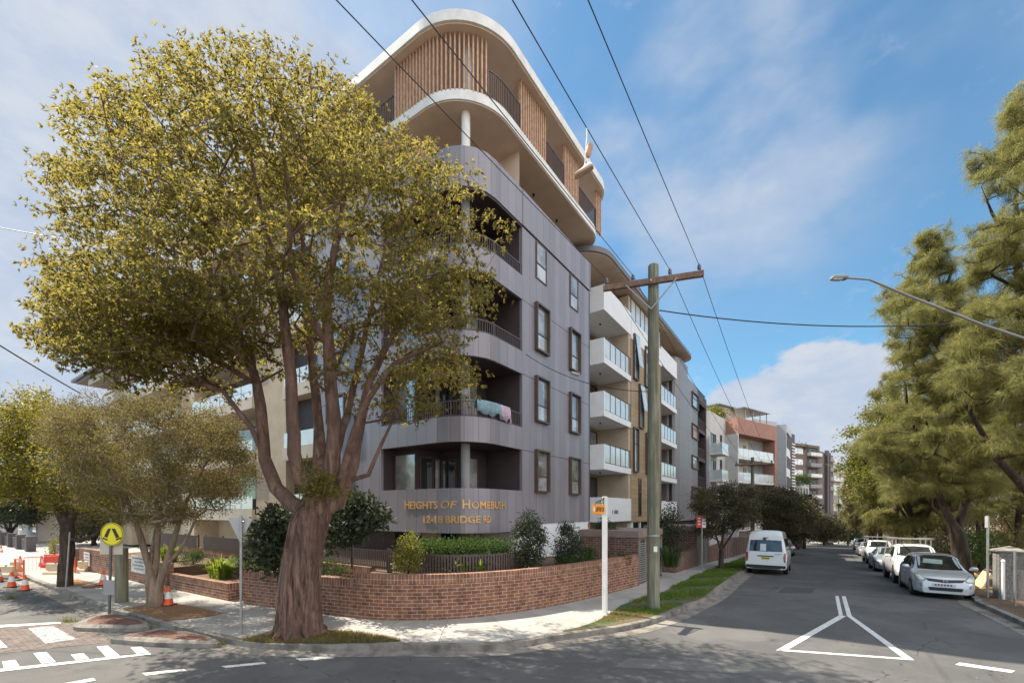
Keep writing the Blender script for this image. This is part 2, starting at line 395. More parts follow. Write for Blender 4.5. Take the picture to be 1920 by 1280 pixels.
    f1 = noise(t, 30, 5, .7, P); f2 = noise(t, 1.1, 5, .6, P)
    c = mixc(t, ramp(f2, .40, .62, t), (.05, .085, .022), (.13, .10, .05)); c = mixc(t, .6, c, mixc(t, f1, (.5, .5, .5), (1.4, 1.4, 1.4)), 'MULTIPLY')
    link(t, c, b.inputs['Base Color']); bumpn(t, b, f1, .8, .03); MT['turf'] = m
    m, t, b = newmat('mulch'); b.inputs['Roughness'].default_value = 1; P = pos(t)
    f1 = noise(t, 45, 5, .7, P); c = mixc(t, ramp(f1, .3, .7, t), (.10, .05, .025), (.40, .22, .10)); link(t, c, b.inputs['Base Color']); bumpn(t, b, f1, .9, .03); MT['mulch'] = m
road_mats()
# one ground sheet to the horizon
mb = MB()
ss = [-600, -60, -20, 10, 18, 20, 22, 24, 26, 40, 60, 90, 130, 170, 400, 900]; ts = [-900, -300, -100, -40, -15, 0, 15, 40, 100, 300, 900]
g = [[W(s, t, (0 if s < 18 else gst(s, 0))-.06) for t in ts] for s in ss]
for i in range(len(ss)-1):
    for j in range(len(ts)-1): mb.quad(g[i][j], g[i+1][j], g[i+1][j+1], g[i][j+1])
structure(mb.build('ground', MT['soil'], recalc=False))
# road sheet: the main road in front, the street on the right
mb = MB(); mb.quad(W(-45, -70), W(14, -70), W(14, 120), W(-45, 120))
sl_ = [14+i*2 for i in range(15)]+[46, 52, 60, 65, 70, 76, 82, 88, 94, 100, 106, 112, 120, 140, 170]
for a, b in zip(sl_[:-1], sl_[1:]):
    for k in range(4):
        def q(s, f): t = kl(s)+.5+(kr(s)-1.0-kl(s))*f; return W(s, t, gst(s, t))
        mb.quad(q(a, k/4), q(b, k/4), q(b, (k+1)/4), q(a, (k+1)/4))
structure(mb.build('road', MT['asphalt'], recalc=False))
def resample(P, step):
    out = [P[0]]
    for a, b in zip(P[:-1], P[1:]):
        n = max(1, int((b-a).length/step))
        for k in range(1, n+1): out.append(a.lerp(b, k/n))
    return out
def smooth_line(P, it=2):
    for _ in range(it):
        Q = [P[0]]
        for a, b in zip(P[:-1], P[1:]): Q += [a.lerp(b, .25), a.lerp(b, .75)]
        P = Q+[P[-1]]
    return P
def offs(P, d):                 # offset a polyline to its left by d
    out = []
    for i in range(len(P)):
        v = (P[min(i+1, len(P)-1)]-P[max(i-1, 0)]); v.z = 0; v.normalize()
        out.append(P[i]+Vector((-v.y, v.x, 0))*d)
    return out
def ground_line(P, h): return [Vector((p.x, p.y, gz(p.x, p.y)+h)) for p in P]
KI = [(56, 1083.7), (104, 1102), (139, 1116), (198, 1140), (236, 1147.5), (307, 1167), (431, 1198), (490, 1206), (598, 1209), (700, 1208.5), (772, 1207), (853, 1209), (929, 1207), (984, 1201), (1035, 1191), (1121, 1180), (1186, 1170), (1231, 1158), (1276, 1141), (1300, 1129)]
K = [W(4.1, 110)]+[W(4.1, 45)]+[gnd(u, v, .13) for u, v in KI]+[W(s, kl(s)) for s in (17, 20, 24, 30, 45, 60, 70, 80, 90, 100, 110, 120, 165)]
K = ground_line(resample(smooth_line(K, 2), 1.0), 0)
def ribbon(name, P, d0, d1, h0, h1, mat, thick=None, kind=True):
    A, B = offs(P, d0), offs(P, d1); mb = MB(); L = 0
    for i in range(len(P)-1):
        l2 = L+(P[i+1]-P[i]).length
        a0, a1, b0, b1 = [Vector((p.x, p.y, gz(p.x, p.y)+h)) for p, h in ((A[i], h0), (A[i+1], h0), (B[i], h1), (B[i+1], h1))]
        mb.quad(a0, a1, b1, b0, [(L, 0), (l2, 0), (l2, d1-d0), (L, d1-d0)])
        if thick:
            z = Vector((0, 0, -thick)); mb.quad(a0+z, a1+z, a1, a0, [(L, 0), (l2, 0), (l2, thick), (L, thick)]); mb.quad(b0, b1, b1+z, b0+z)
        L = l2
    return structure(mb.build(name, mat, recalc=False))
ribbon('kerb', K, 0, .16, .125, .135, MT['kerb'], .16)
ribbon('gutter', K, -.42, .0, .005, .008, MT['kerb'])
# footpath: everything between the kerb and the buildings
mb = MB(); L = 0; A = offs(K, .16); inn = []
for p in A:
    s, t = st(p.x, p.y)
    inn.append(W(14, t) if t > 12 else W(s, t+9) if s > 14 else W(14, 12))
for i in range(len(A)-1):
    l2 = L+(A[i+1]-A[i]).length
    for k in range(6):
        q = [a.lerp(b, f) for a, b, f in ((A[i], inn[i], k/6), (A[i+1], inn[i+1], k/6), (A[i+1], inn[i+1], (k+1)/6), (A[i], inn[i], (k+1)/6))]
        mb.quad(*[Vector((p.x, p.y, gz(p.x, p.y)+.131)) for p in q], [(L, k), (l2, k), (l2, k+1), (L, k+1)])
    L = l2
structure(mb.build('footpath', MT['path'], recalc=False))
# the far side of the street: kerb and bare leaf-strewn soil
K2 = [gnd(u, v, .12) for u, v in ((2300, 1330), (2050, 1225), (1920, 1166), (1880, 1148), (1850, 1135), (1828, 1126))]+[W(21.6, -4.6)]+[W(s, kr(s)) for s in (24, 30, 45, 60, 70, 80, 90, 100, 110, 120, 165)]
K2 = ground_line(resample(smooth_line(K2, 2), 1.0), 0)
ribbon('kerb', K2, -.16, 0, .135, .125, MT['kerb'], .16)
ribbon('gutter', K2, 0, .40, .008, .005, MT['kerb'])
mb = MB(); A = offs(K2, -.16)
for i in range(len(A)-1):
    s0, t0 = st(A[i].x, A[i].y); s1, t1 = st(A[i+1].x, A[i+1].y)
    for k in range(8):
        q = [W(a, b-30*f/8) for a, b, f in ((s0, t0, k), (s1, t1, k), (s1, t1, k+1), (s0, t0, k+1))]
        mb.quad(*[Vector((p.x, p.y, gz(p.x, p.y)+.125)) for p in q])
structure(mb.build('nature_strip', MT['soil'], recalc=False))
# ---- flat patches on the ground given as photo outlines
def patch(name, poly, h, mat, structure_=True, sub=True):
    mb = MB(); P = [gnd(u, v, h) for u, v in poly]; mb.add(P, [tuple(range(len(P)))]); 
    o = mb.build(name, mat, recalc=False)
    return structure(o) if structure_ else o
c6 = lambda L: [(1380+x*.28125, 940+y*.28125) for x, y in L]
c8 = lambda L: [(x*.26042, 960+y*.26042) for x, y in L]
c9 = lambda L: [(300+x*.3281, 860+y*.3281) for x, y in L]
patch('paver_threshold', c8([(-300, 850), (0, 830), (420, 795), (560, 790), (830, 930), (0, 1015), (-300, 1050)]), .005, MT['paver'])
for L in ([(661, 627), (684, 627), (713, 757), (686, 757)], [(705, 629), (731, 629), (771, 760), (739, 760)],
          [(686, 757), (735, 761), (345, 985), (265, 990)], [(771, 760), (1190, 1055), (1112, 1040), (739, 760)],
          [(345, 985), (1112, 1040), (1180, 1055), (300, 993)], [(1490, 1070), (1862, 1125), (1835, 1139), (1460, 1085)]):
    patch('road_marking', c6(L), .006, MT['paint'])
for L in ([(1590, 1105), (1900, 1075), (1920, 1088), (1625, 1118)], [(1020, 1155), (1325, 1125), (1345, 1140), (1050, 1172)], [(430, 1235), (675, 1190), (690, 1208), (520, 1240)],
          [(0, 1125), (1080, 1010), (1086, 1021), (0, 1145)], [(15, 1072), (110, 1060), (141, 1106), (28, 1119)], [(240, 1012), (335, 1003), (402, 1076), (300, 1087)],
          [(510, 1022), (600, 1012), (642, 1051), (545, 1061)], [(695, 965), (775, 958), (862, 1029), (765, 1040)], [(940, 972), (1015, 965), (1075, 1006), (985, 1016)],
          [(0, 810), (440, 788), (440, 797), (0, 827)], [(-60, 900), (0, 920), (55, 970), (-60, 980)]):
    patch('road_marking', c8(L), .010, MT['paint'])
patch('road_marking', c9([(775, 1138), (965, 1127), (1000, 1136), (800, 1152)]), .006, MT['paint'])
patch('road_marking', c8([(200, 832), (380, 815), (550, 910), (330, 943)]), .010, MT['wornpaint'])
m, t, b = newmat('asphalt_repair'); b.inputs['Roughness'].default_value = .85; P_ = pos(t); f1 = noise(t, 80, 3, .6, P_)
link(t, mixc(t, ramp(f1, .3, .7, t), (.038, .038, .038), (.085, .083, .08)), b.inputs['Base Color']); bumpn(t, b, f1, .5, .01); MT['repair'] = m
m, t, b = newmat('asphalt_pale'); b.inputs['Roughness'].default_value = .9; P_ = pos(t); f1 = noise(t, 80, 3, .6, P_)
link(t, mixc(t, ramp(f1, .3, .7, t), (.075, .073, .07), (.17, .165, .155)), b.inputs['Base Color']); MT['paleasph'] = m
for L in ([(0, 606), (640, 625), (640, 629), (0, 611)], [(760, 632), (1120, 655), (1120, 660), (760, 637)]): patch('road_seam', c6(L), .004, MT['paleasph'])
for L in ([(1240, 800), (1262, 802), (1270, 850), (1258, 852)], [(640, 520), (652, 520), (664, 585), (655, 588)]): patch('road_seam', c6(L), .004, MT['repair'])
patch('road_repair', [(1470, 1100), (1530, 1102), (1522, 1112), (1458, 1110)], .0035, MT['repair']); patch('road_repair', [(1180, 1232), (1420, 1246), (1400, 1262), (1150, 1250)], .0035, MT['paleasph'])
patch('road_repair', [(40, 1112), (95, 1120), (60, 1132), (0, 1124)], .0035, MT['repair'])
patch('red_paving', c8([(575, 530), (720, 505), (800, 540), (600, 547)]), .138, MT['redpaver'])
patch('mulch_bed', c8([(880, 690), (1030, 668), (1290, 660), (1420, 680), (1610, 725), (1480, 750), (1200, 778), (1040, 735)]), .145, MT['mulch'])
patch('mulch_bed', c8([(400, 500), (560, 480), (680, 505), (560, 530), (430, 530)]), .145, MT['mulch'])
def island(poly, mat):
    P = [gnd(u, v, .15) for u, v in poly]; c = sum(P, Vector())/len(P)
    O = [p+(p-c).normalized()*.10 for p in P]; I = [p-(p-c).normalized()*.16 for p in P]; n = len(P)
    mb = MB(); v = [Vector((p.x, p.y, .001)) for p in O]+[Vector((p.x, p.y, .10)) for p in O]+P+[p+Vector((0, 0, .004)) for p in I]
    f = []
    for r in range(3): f += [(r*n+i, r*n+(i+1) % n, (r+1)*n+(i+1) % n, (r+1)*n+i) for i in range(n)]
    mb.add(v, f); structure(mb.build('traffic_island', MT['kerb'], smooth=30))
    m2 = MB(); m2.add([p+Vector((0, 0, .006)) for p in I], [tuple(range(n))]); structure(m2.build('island_infill', mat, recalc=False))
def rnd_poly(P, it=2):
    P = [Vector((p[0], p[1], 0)) for p in P]
    for _ in range(it):
        Q = []
        for i in range(len(P)): a, b = P[i], P[(i+1) % len(P)]; Q += [a.lerp(b, .25), a.lerp(b, .75)]
        P = Q
    return [(p.x, p.y) for p in P]
island(rnd_poly(c8([(545, 795), (660, 745), (800, 725), (990, 755), (1110, 815), (600, 812)])), MT['redpaver'])
island(rnd_poly(c8([(800, 895), (1130, 836), (1260, 840), (1500, 885), (1600, 938), (880, 898)])), MT['redpaver'])
# verge turf (flat soil under the blades)
mb = MB()
vs_ = [9.7, 10.3, 11, 11.8, 12.6, 13.4, 14.5, 16, 18, 20, 22, 24, 26, 30, 36, 44, 55]
def verge(s):
    o = min(1.0, max(0, (s-9.6)/3.6)); k = kl(s) if s > 16 else float(np.interp(s, (9.3, 10.32, 11.32, 12.37, 13.92, 15.13, 16), (5.18, 4.45, 3.91, 3.59, 3.32, 3.21, 2.95))); return k+.17, k+.2+1.38*o
for a, b in zip(vs_[:-1], vs_[1:]):
    for k in range(3):
        q = []
        for s, f in ((a, k/3), (b, k/3), (b, (k+1)/3), (a, (k+1)/3)):
            t0, t1 = verge(s); t = t0+(t1-t0)*f; q.append(W(s, t, gst(s, t)+.142))
        mb.quad(*q)
structure(mb.build('verge', MT['turf'], recalc=False))
TREEPATCH = [(455, 1199), (500, 1188), (540, 1180), (600, 1180), (660, 1184), (720, 1192), (752, 1201), (690, 1204), (600, 1205), (490, 1203)]
patch('verge', TREEPATCH, .145, MT['turf'])
# ------------------------------------------------------------------ the corner apartment building
class Path:                     # facade line: left wing (facing -s), rounded corner, right wing (facing -tau)
    def __init__(p, sL, tR, r, n=5): p.sL, p.tR, p.r, p.n = sL, tR, r, n; p.A = r*math.pi/2
    def __call__(p, q, o=0):    # -> (s, tau), o metres outside
        if q < 0: return (p.sL-o, p.tR+p.r-q)
        if q > p.A: return (p.sL+p.r+q-p.A, p.tR-o)
        a = q/p.A*p.n; i = min(int(a), p.n-1); f = a-i; d = math.pi/2/p.n
        P = [(p.sL+p.r-(p.r+o)*math.cos(k*d), p.tR+p.r-(p.r+o)*math.sin(k*d)) for k in (i, i+1)]
        return (P[0][0]+(P[1][0]-P[0][0])*f, P[0][1]+(P[1][1]-P[0][1])*f)
    def cuts(p, q0, q1): return [q0]+[x for x in [k*p.A/p.n for k in range(p.n+1)] if q0+1e-4 < x < q1-1e-4]+[q1]
    def qs(p, s): return p.A+(s-p.sL-p.r)
    def qt(p, t): return -(t-p.tR-p.r)
    def q_of_u(p, u):           # facade position seen at photo column u
        best = min((abs((lambda P: CX+F*P.x/P.y-u)(W(*p(q/50)))), q/50) for q in range(-1200, 600)); return best[1]
def skin(mb, P, q0, q1, z0, z1, o=0, th=.12):
    cs = P.cuts(q0, q1)
    for a, b in zip(cs[:-1], cs[1:]):
        f = [(*P(a, o), z0), (*P(b, o), z0), (*P(b, o), z1), (*P(a, o), z1)]; k = [(*P(a, o-th), z0), (*P(b, o-th), z0), (*P(b, o-th), z1), (*P(a, o-th), z1)]
        mb.quad(*f, [(a, z0), (b, z0), (b, z1), (a, z1)]); mb.quad(k[1], k[0], k[3], k[2], [(b, z0), (a, z0), (a, z1), (b, z1)])
        mb.quad(f[3], f[2], k[2], k[3]); mb.quad(k[0], k[1], f[1], f[0])
    for q, in ((q0,), (q1,)):
        a, b = P(q, o), P(q, o-th); mb.quad((*a, z0), (*b, z0), (*b, z1), (*a, z1))
def outline(P, q0, q1, o): return [P(q, o) for q in P.cuts(q0, q1)]
G = Path(11.6, 9.67, 1.5, 5)
B0 = W(13, 13)
bld = thing('apartment_building', 'grey corner apartment building with rounded balconies, timber slatted penthouse and white curved roof', 'building', (B0.x, B0.y, 0), )
S = lambda: MB(T_st)
qL, qR, qE = G.qt(14.22), G.qs(14.9), G.qs(21.42)
qW = G.qt(18.6)
mb = S()
skin(mb, G, qW, qL, 2.3, 16); skin(mb, G, qR, qE, 2.55, 14.5); skin(mb, G, qR, qE, 14.58, 16.0, .04, .16)
for z0, z1 in ((2.3, 3.9), (5.55, 6.45), (8.6, 9.5), (11.6, 12.54), (14.58, 16.0)): skin(mb, G, qL, qR, z0, z1, 0 if z0 < 14 else .02)
mb.box(21.30, 21.42, 9.67, 20, .5, 16)
mb.build('cladding', MT['clad'], bld)
mb = S(); skin(mb, G, qL, qE, 14.50, 14.58, -.02, .1); mb.build('shadow_gap', MT['clad_dark'], bld)
for z in (5.55, 8.6, 11.6): mb = S(); skin(mb, G, qR, qE, z-.012, z+.012, .003, .02); mb.build('shadow_gap', MT['clad_dark'], bld)
# recessed balconies: slabs, ceilings and stepped rear walls
BK = [(12.3, 14.22), (12.3, 12.9), (13.6, 12.9), (13.6, 11.5), (14.9, 11.5)]
mbs, mbw, mbu = S(), S(), S()
front = outline(G, qL, qR, -.13); mbk = mbw
for zf, zc in ((3.0, 5.55), (6.0, 8.6), (9.05, 11.6), (12.1, 14.57), (15.1, 17.6)):
    poly = front+BK[::-1]
    mbs.prism(poly, zf-.28, zf); 
    if zc < 17: mbs.prism(poly, zc+.02, zc+.2)
    if zc > 17: mbw = mbu
    for a, b in zip(BK[:-1], BK[1:]):
        mbw.quad((*a, zf), (*b, zf), (*b, zc+.02), (*a, zc+.02))
    mbw.quad((*front[0], zf), (*BK[0], zf), (*BK[0], zc+.02), (*front[0], zc+.02)); mbw.quad((*front[-1], zf), (*BK[-1], zf), (*BK[-1], zc+.02), (*front[-1], zc+.02))
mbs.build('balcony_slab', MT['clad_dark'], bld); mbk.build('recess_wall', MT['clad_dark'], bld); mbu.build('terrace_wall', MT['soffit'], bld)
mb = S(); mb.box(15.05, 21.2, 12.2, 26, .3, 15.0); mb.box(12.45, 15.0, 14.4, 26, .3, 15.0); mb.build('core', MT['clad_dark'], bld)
mb = S(); mb.box(15.05, 21.2, 12.2, 26, 15.01, 17.6); mb.box(12.45, 15.04, 14.4, 26, 15.01, 17.6); mb.build('terrace_core', MT['soffit'], bld)
for zf, zc in ((3.0, 5.5), (6.0, 8.55), (9.05, 11.55), (12.1, 14.5)):
    def pane(a, b, z0, z1, mat, nx, lab='balcony_door'):
        # a, b: (s, tau) ends on a rear wall; nx: small offset towards the balcony
        f = S(); a2, b2 = (a[0]+nx[0], a[1]+nx[1]), (b[0]+nx[0], b[1]+nx[1]); e = .05
        d = (b2[0]-a2[0], b2[1]-a2[1]); l = math.hypot(*d); d = (d[0]/l, d[1]/l)
        def bar(q0, q1, y0, y1): f.prism([(a2[0]+d[0]*q0, a2[1]+d[1]*q0), (a2[0]+d[0]*q1, a2[1]+d[1]*q1), (a[0]+d[0]*q1, a[1]+d[1]*q1), (a[0]+d[0]*q0, a[1]+d[1]*q0)], y0, y1)
        bar(0, e, z0, z1); bar(l-e, l, z0, z1); bar(e, l-e, z1-e, z1); bar(e, l-e, z0, z0+e)
        w = f.build(lab, MT['frame'], bld)
        h = (nx[0]*.5, nx[1]*.5); g_ = S(); g_.quad((a[0]+h[0]+d[0]*e, a[1]+h[1]+d[1]*e, z0+e), (b[0]+h[0]-d[0]*e, b[1]+h[1]-d[1]*e, z0+e), (b[0]+h[0]-d[0]*e, b[1]+h[1]-d[1]*e, z1-e), (a[0]+h[0]+d[0]*e, a[1]+h[1]+d[1]*e, z1-e))
        g_.build('pane', mat, w)
    pane((12.3, 14.18), (12.3, 12.95), zf+.5, zc-.12, MT['blind'], (-.06, 0), 'window')
    pane((12.4, 12.9), (13.15, 12.9), zf, zc-.25, MT['glass'], (0, -.06)); pane((13.2, 12.9), (13.55, 12.9), zf, zc-.25, MT['blind'], (0, -.06))
    pane((13.6, 12.8), (13.6, 12.0), zf, zc-.3, MT['glass'], (-.06, 0)); pane((13.65, 11.5), (14.3, 11.5), zf, zc-.25, MT['blind'], (0, -.06))
mb = S(); cq = G(1.15, -.75)
for zf, zc in ((3.0, 5.57), (6.0, 8.62), (9.05, 11.62), (12.1, 14.6)): mb.lathe([(.17, zf), (.17, zc)], (cq[0], cq[1], 0), 14)
mb.build('column', MT['midgrey'], bld, smooth=40)
def railing(P, q0, q1, zb, zt, name, parent, o=-.06, pitch=.11, mat='rail', posts=1.6):
    mb = S(); cs = P.cuts(q0, q1)
    for z, hh in ((zt-.02, .04), (zb+.04, .03)):
        for a, b in zip(cs[:-1], cs[1:]): mb.prism([P(a, o-.02), P(b, o-.02), P(b, o+.02), P(a, o+.02)], z-hh/2, z+hh/2)
    q = q0+.04
    while q < q1-.03:
        w = .009; mb.prism([P(q-w, o-.015), P(q+w, o-.015), P(q+w, o+.015), P(q-w, o+.015)], zb, zt-.04); q += pitch
    n = max(1, round((q1-q0)/posts))
    for k in range(n+1):
        q = q0+.02+(q1-q0-.04)*k/n; mb.prism([P(q-.02, o-.025), P(q+.02, o-.025), P(q+.02, o+.025), P(q-.02, o+.025)], zb, zt)
    return mb.build(name, MT[mat], parent)
for zb, zt in ((6.46, 7.02), (9.51, 9.98), (12.55, 13.02)): railing(G, qL+.05, qR-.05, zb, zt, 'balcony_railing', bld)
# windows in deep bronze frames on the right-hand facade
def window(s0, s1, z0, z1, t=9.67, deep=.16, fr=.07, mull=.62, parent=None, mat='blind', shelf=True, lower=False):
    parent = parent or bld
    f = S(); y0, y1 = t-deep, t+.03
    f.box(s0, s0+fr, y0, y1, z0, z1); f.box(s1-fr, s1, y0, y1, z0, z1); f.box(s0+fr, s1-fr, y0, y1, z1-fr, z1); f.box(s0+fr, s1-fr, y0, y1, z0, z0+fr)
    zm = z0+(z1-z0)*(1-mull); f.box(s0+fr, s1-fr, t-.05, t-.01, zm-.025, zm+.025)
    f.box(s1-fr-.045, s1-fr, t-.05, t-.01, z0+fr, z1-fr); f.box(s0+fr, s0+fr+.03, t-.05, t-.01, z0+fr, z1-fr)
    w = f.build('window', MT['frame'], parent)
    g = S(); g.box(s0+fr, s1-fr, t-.022, t-.012, z0+fr, zm); g.build('pane', MT[mat], w)
    g = S(); g.box(s0+fr, s1-fr, t-.022, t-.012, zm+.001, z1-fr); g.build('pane', MT['blind_dim' if mat == 'blind' else mat], w)
    return w
for (a, b) in ((15.85, 16.95), (18.98, 20.08)):
    for k, (z0, z1) in enumerate(((3.88, 5.68), (6.86, 8.78), (9.86, 11.86))): window(a, b, z0, z1)
    window(a+.08, b-.08, 12.92, 14.5, deep=.035, fr=.05, mull=.58)
for z0 in (3.9, 6.9, 9.9, 12.9):        # windows on the left wing behind the tree
    f = S(); tt = 16.4; f.box(11.42, 11.63, tt, tt+.07, z0, z0+1.2); f.box(11.42, 11.63, tt+1.25, tt+1.32, z0, z0+1.2); f.box(11.42, 11.63, tt+.07, tt+1.25, z0, z0+.07); f.box(11.42, 11.63, tt+.07, tt+1.25, z0+1.13, z0+1.2)
    w = f.build('window', MT['frame'], bld); g_ = S(); g_.box(11.57, 11.58, tt+.07, tt+1.25, z0+.07, z0+1.13); g_.build('pane', MT['blind'], w)
# towels over the second balcony railing come later; ground floor under the overhang
mb = S(); mb.box(14.9, 21.42, 9.70, 9.90, .3, 2.548); mb.box(14.75, 14.9, 9.77, 13, .3, 2.6)
mb.box(13.2, 14.75, 12.6, 12.9, .3, 2.6); mb.build('ground_floor_wall', MT['white_cool'], bld)
mb = S(); mb.box(13.0, 13.2, 12.6, 22, .3, 2.32); mb.box(13.9, 14.6, 11.6, 12.0, .3, 2.35); mb.build('ground_floor_wall', MT['beige'], bld)
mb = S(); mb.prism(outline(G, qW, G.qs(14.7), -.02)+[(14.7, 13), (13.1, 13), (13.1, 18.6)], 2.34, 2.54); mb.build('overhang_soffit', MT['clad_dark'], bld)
mb = S(); mb.box(12.96, 13.0, 13.4, 14.7, .3, 2.25); mb.box(13.3, 14.2, 12.55, 12.6, .8, 2.3); mb.box(12.96, 13.0, 15.2, 17.6, .9, 2.2); mb.build('ground_floor_door', MT['glass'], bld)
f = S(); f.box(20.1, 20.18, 9.7, 9.78, .35, 2.0); f.box(21.0, 21.08, 9.7, 9.78, .35, 2.0); f.box(20.18, 21.0, 9.7, 9.78, 1.92, 2.0); w = f.build('service_door', MT['midgrey'], bld)
f = S(); f.box(20.18, 21.0, 9.73, 9.76, .35, 1.92); f.build('door_leaf', M('pale_blue_door', (.30, .38, .42), .5, .04), w)
mb = S(); mb.box(21.2, 21.34, 9.68, 9.76, 2.25, 2.45); mb.build('alarm_box', MT['red'], bld)
mb = S(); mb.box(11.9, 12.6, 18.6, 19.0, .3, 15.5); mb.build('party_wall', MT['clad'], bld)
# ---- lettering bent round the corner
def lettering(txt, q0, q1, z0, h, bold=0, shear=0, name='lettering'):
    cu = bpy.data.curves.new('t', 'FONT'); cu.body = txt; cu.size = 1; cu.extrude = .010; cu.offset = bold; cu.shear = shear; cu.resolution_u = 3
    ob = bpy.data.objects.new('t', cu); C.objects.link(ob)
    dg = bpy.context.evaluated_depsgraph_get(); me = bpy.data.meshes.new_from_object(ob.evaluated_get(dg))
    xs = [v.co.x for v in me.vertices]; ys = [v.co.y for v in me.vertices]; x0, x1, y0, y1 = min(xs), max(xs), min(ys), max(ys)
    out = ([], [])
    for v in me.vertices:
        q = q0+(v.co.x-x0)/(x1-x0)*(q1-q0); z = z0+(v.co.y-min(y0, 0))/(max(y1, .7)-min(y0, 0))*h
        o = .022+v.co.z*1.0
        s, t = G(q, o); out[0].append((s, t, z))
    out[1].extend([list(p.vertices) for p in me.polygons])
    bpy.data.objects.remove(ob); bpy.data.curves.remove(cu); bpy.data.meshes.remove(me)
    return out
U = G.q_of_u
mb = None
def word(txt, u0, u1, z0, h, new=True, **k):
    global mb
    if new: mb = S()
    mb.add(*lettering(txt, U(u0), U(u1), z0, h, **k))
    if new != 'more': mb.build('lettering', MT['gold'], bld)
Z1, Z2 = 3.17, 2.66
word('H', 759.6, 768.5, Z1, .32, 'more', bold=.006); word('EIGHTS', 770, 821.5, Z1, .27, False, bold=.006)
word('OF', 827.5, 857, Z1+.01, .27, shear=.25, bold=.005)
word('H', 867, 881, Z1, .33, 'more', bold=.012); word('OMEBUSH', 884.5, 946, Z1, .27, False, bold=.007)
word('12-18', 795, 830.5, Z2, .26, bold=.012); word('BRIDGE', 836.5, 900, Z2, .26, bold=.018); word('RD', 906, 920, Z2, .26, bold=.012)
# ---- penthouse
P = Path(11.42, 9.47, 2.2, 14)
qE2 = P.qs(22.9); qL2 = P.qt(34)
def far_end(P, o, s1=22.9, r=1.5, tb=24):
    pts = []
    for k in range(9):
        a = math.pi/2*k/8; pts.append((s1+o-r+r*math.sin(a), P.tR-o+r-r*math.cos(a)))
    return pts+[(s1+o, tb), (14, tb), (14, 34), ]
slab = outline(P, qL2, P.qs(21.3), 0)+far_end(P, 0)
mb = S(); mb.prism(slab, 17.66, 18.02); mb.build('floor_slab', MT['white'], bld, smooth=25)
mb = S(); mb.prism(outline(P, qL2, P.qs(21.3), -.05)+far_end(P, -.05), 17.62, 17.655); mb.build('soffit', MT['soffit'], bld)
RO = Path(11.42, 9.47, 2.2, 18)
rp = outline(RO, qL2, RO.qs(21.3), .34)+far_end(P, .34)
mb = S(); mb.prism(rp, 20.08, 20.46)
mb.build('roof', MT['white'], bld, smooth=25)
mb = S(); mb.prism(outline(RO, qL2, RO.qs(21.3), .26)+far_end(P, .26), 20.03, 20.075); mb.build('ceiling', MT['soffit'], bld)
mb = S(); mb.prism([(13.6, 34), (13.6, 12.6), (14.6, 11.6), (22.2, 11.6), (22.2, 24), (16, 24), (16, 34)], 18.0, 20.04); mb.build('penthouse_wall', M('penthouse_render', (.44, .32, .25), .8, .06), bld)
def slats(q0, q1, nm='slat_screen', o=.0):
    mb = S(); n = max(2, round((q1-q0)/.165))
    for k in range(n+1):
        q = q0+(q1-q0)*k/n; w = .028
        a, b = P(q-w, o), P(q+w, o); c, d = P(q+w, o-.13), P(q-w, o-.13); mb.prism([a, b, c, d], 17.98, 20.06)
    return mb.build(nm, MT['timber'], bld)
UP = P.q_of_u
a740, a922 = UP(741), P.qs(s_on(921, 9.47))
slats(a740, a922)
fr = lambda u: P.qs(s_on(u, 9.47))
slats(fr(978), fr(1023)); slats(fr(1060), fr(1084)); slats(fr(1119), fr(1127))
for u0, u1 in ((923, 977), (1024, 1059), (1085, 1119)): railing(P, fr(u0), fr(u1), 18.05, 19.05, 'penthouse_railing', bld, -.05, .10)
railing(P, a740-3.4, a740-.05, 18.05, 19.05, 'penthouse_railing', bld, -.05, .10)
slats(a740-6.5, a740-3.5); 
mb = S(); cp = P(1.75, -.55); cg = G(1.15, -.55)
mb.lathe([(.16, 18.0), (.16, 20.04)], (cp[0], cp[1], 0), 14); mb.lathe([(.16, 15.1), (.16, 17.64)], (cg[0], cg[1], 0), 14); mb.build('white_column', MT['white'], bld, smooth=40)
mb = S()
for s_, t_ in ((17.3, 10.6), (19.5, 10.6)): mb.lathe([(.05, 17.5), (.05, 17.63)], (s_, t_, 0), 10)
mb.build('downlight', MT['black'], bld)
# ---- left wing: beige walls with white balcony boxes, hidden largely by the trees
mb = S(); mb.box(13.4, 24, 19.0, 58, .3, 14.6); mb.build('wing_wall', MT['beige'], bld)
for a, b, c in ((12.0, 22.0, 25.0), (12.0, 33, 35), (12.3, 46, 48.5)): mb = S(); mb.box(a, 13.39, b, c, .3, 15.1); mb.build('wing_pier', MT['beige'], bld)
for lvl in range(5):
    z = 2.55+3.05*lvl
    for t0, t1 in ((19.05, 21.95), (25.05, 32.9), (35.1, 45.9), (48.6, 56)):
        f = S(); f.box(11.8, 13.38, t0, t1, z, z+.35); f.box(11.8, 11.95, t0, t1, z+.35, z+.62); w = f.build('balcony', MT['cream_wall'], bld)
        g_ = S(); n = max(2, int((t1-t0)/1.3))
        for k in range(n): g_.box(11.84, 11.86, t0+(t1-t0)*k/n+.05, t0+(t1-t0)*(k+1)/n-.05, z+.64, z+1.35)
        g_.build('glass_balustrade', MT['balglass'], w)
        g_ = S(); g_.box(13.34, 13.37, t0+.4, t1-.4, z+.36, z+2.6); g_.build('sliding_door', MT['glass'], bld)
mb = S(); mb.box(11.6, 25, 19.0, 59, 15.35, 15.6); mb.prism([(11.4, 44), (25, 44), (25, 60), (11.4, 60)], 15.6, 15.85); mb.build('wing_roof', MT['roofmetal'], bld)
mb = S(); mb.box(12.1, 14.0, 19.4, 24.5, .3, 2.35); mb.build('entry_box', MT['beige'], bld)
